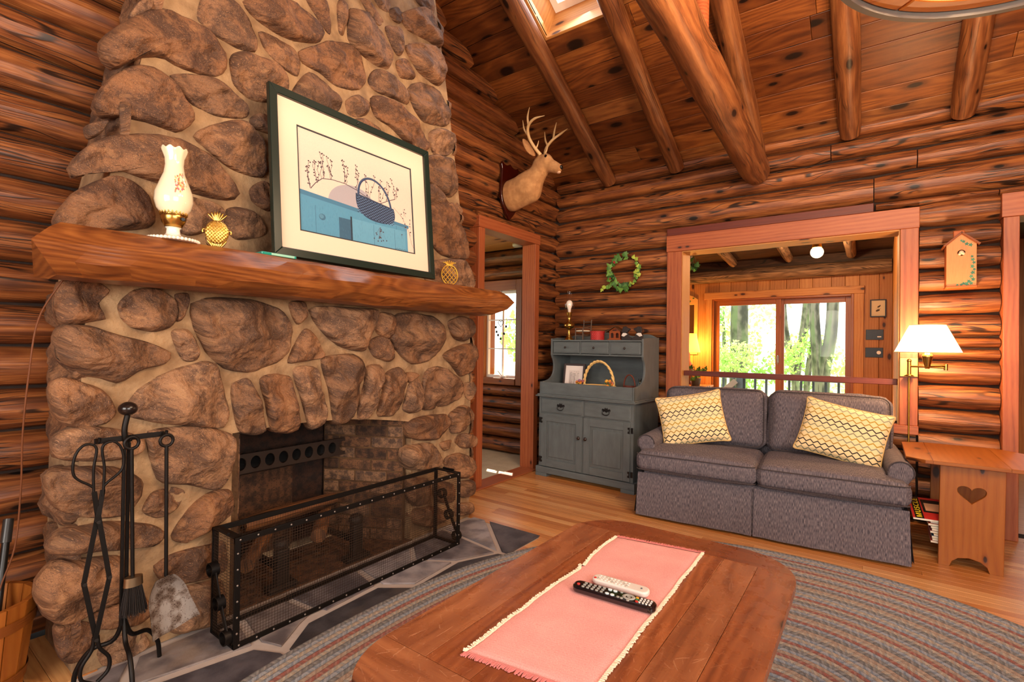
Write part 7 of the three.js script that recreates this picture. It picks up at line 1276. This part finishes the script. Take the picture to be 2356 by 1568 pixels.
// globe lamp, table lamp, plant and desk of the far room
{
  const g = thing('globe_light', 'bright round globe light on the far room ceiling', 'light', [2.13, 2.2, -1.83]);
  part(g, 'globe', new THREE.SphereGeometry(0.062, 28, 20), STD({ color: 0xffffff, emissive: 0xffd9a0, emissiveIntensity: 5 })); part(g, 'collar', new THREE.CylinderGeometry(0.035, 0.045, 0.22, 24).translate(0, 0.16, 0), M.brassOld);
  const p = new THREE.PointLight(0xffc890, 2.6, 0, 2); p.castShadow = true; p.shadow.radius = 3; g.add(p);
  const d = thing('corner_table', 'pine table under the mirror in the far room', 'table', [0.42, 0, -2.68]);
  part(d, 'top', boxAt(0.8, 0.025, 0.5, 0, 0.64, 0, 'x'), M.pine[0]); part(d, 'apron', boxAt(0.7, 0.08, 0.4, 0, 0.587, 0, 'x'), M.pine[1]); for (const x of [-0.33, 0.33]) for (const z of [-0.18, 0.18]) part(d, 'leg', boxAt(0.045, 0.6, 0.045, x, 0.3, z, 'y'), M.pine[1]);
  const l = thing('table_lamp', 'lit table lamp with pleated yellow shade in the far room', 'lamp', [0.54, 0.6525, -2.72]);
  const sg = lathe([[0.095, 0.71], [0.145, 0.45]], 72), q = sg.attributes.position; for (let i = 0; i < q.count; i++) { const a = Math.atan2(q.getZ(i), q.getX(i)), k = 1 + 0.018 * Math.cos(a * 36); q.setX(i, q.getX(i) * k); q.setZ(i, q.getZ(i) * k); } sg.computeVertexNormals();
  part(l, 'shade', sg, new THREE.MeshPhysicalMaterial({ color: 0xffdc84, roughness: 0.9, transmission: 0.5, thickness: 0, side: THREE.DoubleSide, emissive: 0xffc040, emissiveIntensity: 0.7 }), 'pleated yellow shade');
  part(l, 'base', lathe([[0, 0], [0.07, 0], [0.07, 0.01], [0.03, 0.04], [0.05, 0.12], [0.06, 0.2], [0.04, 0.29], [0.014, 0.33], [0.012, 0.47], [0, 0.48]], 28), STD({ color: 0x8a4a2c, roughness: 0.3 })); part(l, 'bulb', new THREE.SphereGeometry(0.03, 16, 12).translate(0, 0.54, 0), STD({ color: 0xffffff, emissive: 0xffcf80, emissiveIntensity: 4 }));
  const pl = new THREE.PointLight(0xffb050, 2.4, 0, 2); pl.position.set(0, 0.54, 0); pl.castShadow = true; pl.shadow.radius = 2; l.add(pl);
  const pot = (name, lab, at, n, seed, size, hang) => {
    const t = thing(name, lab, 'plant', at), R = rng(seed); part(t, 'pot', lathe([[0, 0], [0.05, 0], [0.065, 0.09], [0.07, 0.1], [0.06, 0.1], [0, 0.09]], 24), STD({ color: hang ? 0x6a5a48 : 0x4a4238, roughness: 0.6 }));
    for (let i = 0; i < n; i++) { const a = R() * 6.28, r = 0.03 + R() * 0.11, y = hang ? 0.1 - R() * 0.14 : 0.09 + R() * 0.17, tip = [Math.cos(a) * r, y, Math.sin(a) * r]; part(t, 'stem', tube([[0, 0.08, 0], [tip[0] * 0.5, Math.max(y, 0.12) + 0.02, tip[2] * 0.5], tip], 0.0025, 8, 4), M.leaf[2]); part(t, 'leaf', leafGeo(size * (0.8 + R() * 0.5)).rotateX(-0.6 + R()).rotateY(R() * 6.28).rotateZ((R() - 0.5) * 2).translate(...tip), M.leaf[i % 2]); }
  };
  pot('potted_plant', 'leafy potted plant on the far room table', [0.68, 0.6525, -2.56], 26, 6, 0.055, false);
  pot('hanging_plant', 'hanging plant at the top corner of the pass-through', [1.17, 1.93, -0.42], 16, 8, 0.05, true);
}
// ---------------------------------------------------------------- outdoors: deck, trees, ground
{
  const deckMat = tinted(M.grayBoard, 0xcfc4b4), deck = struct('deck', 'weathered grey wooden deck outside the sliding door', 'deck');
  for (let i = 0; i < 14; i++) part(deck, 'deck_board', span(-1.5, 5, -0.06, -0.03, -4.75 + i * 0.12, -4.75 + i * 0.12 + 0.112, 'x', 0.003), deckMat);
  const rail = thing('deck_railing', 'grey wooden deck railing with square balusters', 'railing');
  part(rail, 'top_rail', span(-1.5, 5, 0.72, 0.755, -4.75, -4.6, 'x'), STD({ color: 0x8a949c, roughness: 0.7 })); part(rail, 'sub_rail', span(-1.5, 5, 0.66, 0.72, -4.69, -4.65, 'x'), STD({ color: 0x7a848c, roughness: 0.7 })); part(rail, 'bottom_rail', span(-1.5, 5, 0.05, 0.09, -4.69, -4.65, 'x'), STD({ color: 0x7a848c, roughness: 0.7 }));
  for (let i = 0; i < 36; i++) part(rail, 'baluster', span(-1.45 + i * 0.165, -1.415 + i * 0.165, 0.09, 0.66, -4.69, -4.655, 'y', 0.003), STD({ color: 0x4a5a60, roughness: 0.7 }));
  part(rail, 'post', span(0.76, 0.86, -0.03, 0.72, -4.72, -4.62, 'y'), STD({ color: 0x5a6a70, roughness: 0.7 })); part(rail, 'brace', bar([0.76, 0.62, -4.6], [0.2, 0.1, -4.6], 0.05, 0.09), STD({ color: 0x9a8a7a, roughness: 0.7 }));
  const ground = struct('ground', 'sunlit woodland ground sloping below the cabin', 'ground');
  part(ground, 'leaf_litter', span(-30, 30, -1.2, -1.0, -40, -3.4, 'x', 0), STD({ color: 0xb8c088, roughness: 0.95 })); part(ground, 'leaf_litter', span(-30, -2, -1.2, -0.5, -3.4, 12, 'x', 0), STD({ color: 0xb8c088, roughness: 0.95 }));
  const barkTex = tex(256, 512, 0.5, 1, (a, b) => { const n = fbm(a * 14, b * 5, 3, 4), m = fbm(a * 4, b * 3, 9, 3); return mix3(mix3([126, 122, 106], [66, 66, 56], smooth(-0.2, 0.3, n)), [104, 128, 78], smooth(0.05, 0.35, m) * 0.6); });
  const bark = STD({ map: barkTex, bumpMap: barkTex, bumpScale: 0.02, roughness: 0.95 });
  const leafMat = ['#a4cc68', '#bedc88', '#86b656'].map((c) => new THREE.MeshPhysicalMaterial({ color: c, roughness: 0.9, transmission: 0.4, thickness: 0, side: THREE.DoubleSide }));
  const card = (() => { const g = new THREE.ShapeGeometry(poly([[0, -0.5], [0.28, -0.22], [0.36, 0.1], [0, 0.6], [-0.36, 0.1], [-0.28, -0.22]])), p = g.attributes.position; for (let i = 0; i < p.count; i++) p.setZ(i, -Math.abs(p.getX(i)) * 0.5); g.computeVertexNormals(); return g; })();
  function foliage(t, clumps, size, seed) {
    const R = rng(seed); clumps.forEach(([x, y, z, r, n], k) => {
      const m = new THREE.InstancedMesh(card, leafMat[k % 3], n), o = new THREE.Object3D();
      for (let i = 0; i < n; i++) { const u = R() * 2 - 1, a = R() * 6.283, q = r * Math.cbrt(R()), s = Math.sqrt(1 - u * u); o.position.set(x + Math.cos(a) * s * q, y + u * q * 0.8, z + Math.sin(a) * s * q); o.rotation.set(R() * 6, R() * 6, R() * 6); o.scale.setScalar(size * (0.6 + R() * 0.8)); o.updateMatrix(); m.setMatrixAt(i, o.matrix); }
      m.name = 'foliage'; m.userData.kind = 'stuff'; shadows(m); t.add(m);
    });
  }
  const tree = (lab, at, trunks, clumps, seed) => { const t = thing('tree', lab, 'tree', at, 0, 'trees outside'); for (const [pts, rr] of trunks) part(t, 'trunk', taper(pts, rr, 30, 14), bark); foliage(t, clumps, 0.075, seed); };
  tree('thick ridged tree trunk left in the sliding door', [0.3, -1, -7], [[[[0, 0, 0], [0.01, 2, 0], [0.03, 5, 0], [0.1, 9, 0.2]], [0.19, 0.17, 0.15, 0.11]]], [[-0.5, 1.9, 0.5, 0.55, 700], [0.2, 2.0, 0.9, 0.4, 420], [-0.7, 2.9, 0.3, 0.5, 420], [0.4, 1.6, 0.5, 0.32, 260]], 1);
  tree('slender forked tree at the middle of the sliding door', [1.1, -1, -8.2], [[[[0.1, 0, 0], [0.12, 1.6, 0], [-0.05, 2.4, 0], [-0.12, 3.0, 0], [-0.1, 6, 0.1]], [0.09, 0.08, 0.07, 0.06, 0.04]], [[[0.12, 1.5, 0], [0.3, 2.6, 0.1], [0.42, 4.4, 0], [0.5, 7, 0]], [0.09, 0.085, 0.08, 0.06]], [[[0.3, 2.5, 0.1], [0.5, 2.95, 0.1], [0.62, 3.6, 0.1]], [0.05, 0.04, 0.03]]], [[0.0, 1.9, 0.6, 0.35, 200], [0.7, 2.3, 0.2, 0.3, 150]], 2);
  tree('double-trunked mossy tree right in the sliding door', [1.78, -1, -7], [[[[0, 0, 0], [-0.03, 1.7, 0], [-0.1, 2.8, 0], [-0.12, 5, 0], [-0.1, 8, 0]], [0.14, 0.1, 0.075, 0.07, 0.055]], [[[0.03, 0, 0], [0.06, 1.7, 0], [0.17, 2.4, 0], [0.22, 4, 0], [0.3, 8, 0]], [0.15, 0.11, 0.098, 0.09, 0.07]]], [[-0.45, 2.1, 0.4, 0.3, 170], [0.4, 1.9, 0.5, 0.3, 130]], 3);
  tree('thin leaning tree beside the double trunk', [1.42, -1, -7.6], [[[[0, 0, 0], [0.1, 1.6, 0], [0.2, 2.6, 0], [0.24, 5, 0]], [0.07, 0.06, 0.05, 0.03]]], [[0.1, 2.3, 0.2, 0.35, 200]], 4);
  const bush = (lab, at, clumps, seed) => { const t = thing('tree', lab, 'tree', at, 0, 'trees outside'); part(t, 'trunk', taper([[0, 0, 0], [0.05, 1.5, 0], [0, 3.4, 0]], [0.1, 0.08, 0.03], 12, 8), bark); foliage(t, clumps, 0.12, seed); };
  bush('pale green tree far behind the deck on the left', [-1.4, -1, -13], [[0, 2.2, 0, 1.2, 900], [0.8, 3.4, 0.4, 1.2, 700], [2.2, 1.6, 1, 0.9, 500]], 11); bush('pale green tree far behind the deck on the right', [3.6, -1, -13], [[0, 2.2, 0, 1.2, 700], [-1.4, 1.2, 0.8, 0.9, 500]], 12);
  bush('leafy tree outside the entry window', [-3.4, -1, -5.2], [[0, 2.4, 0, 1.0, 1500], [0.9, 3.0, -0.6, 0.8, 700], [0.9, 1.5, 0.2, 0.8, 800]], 13);
}
renderer.render(scene, camera);
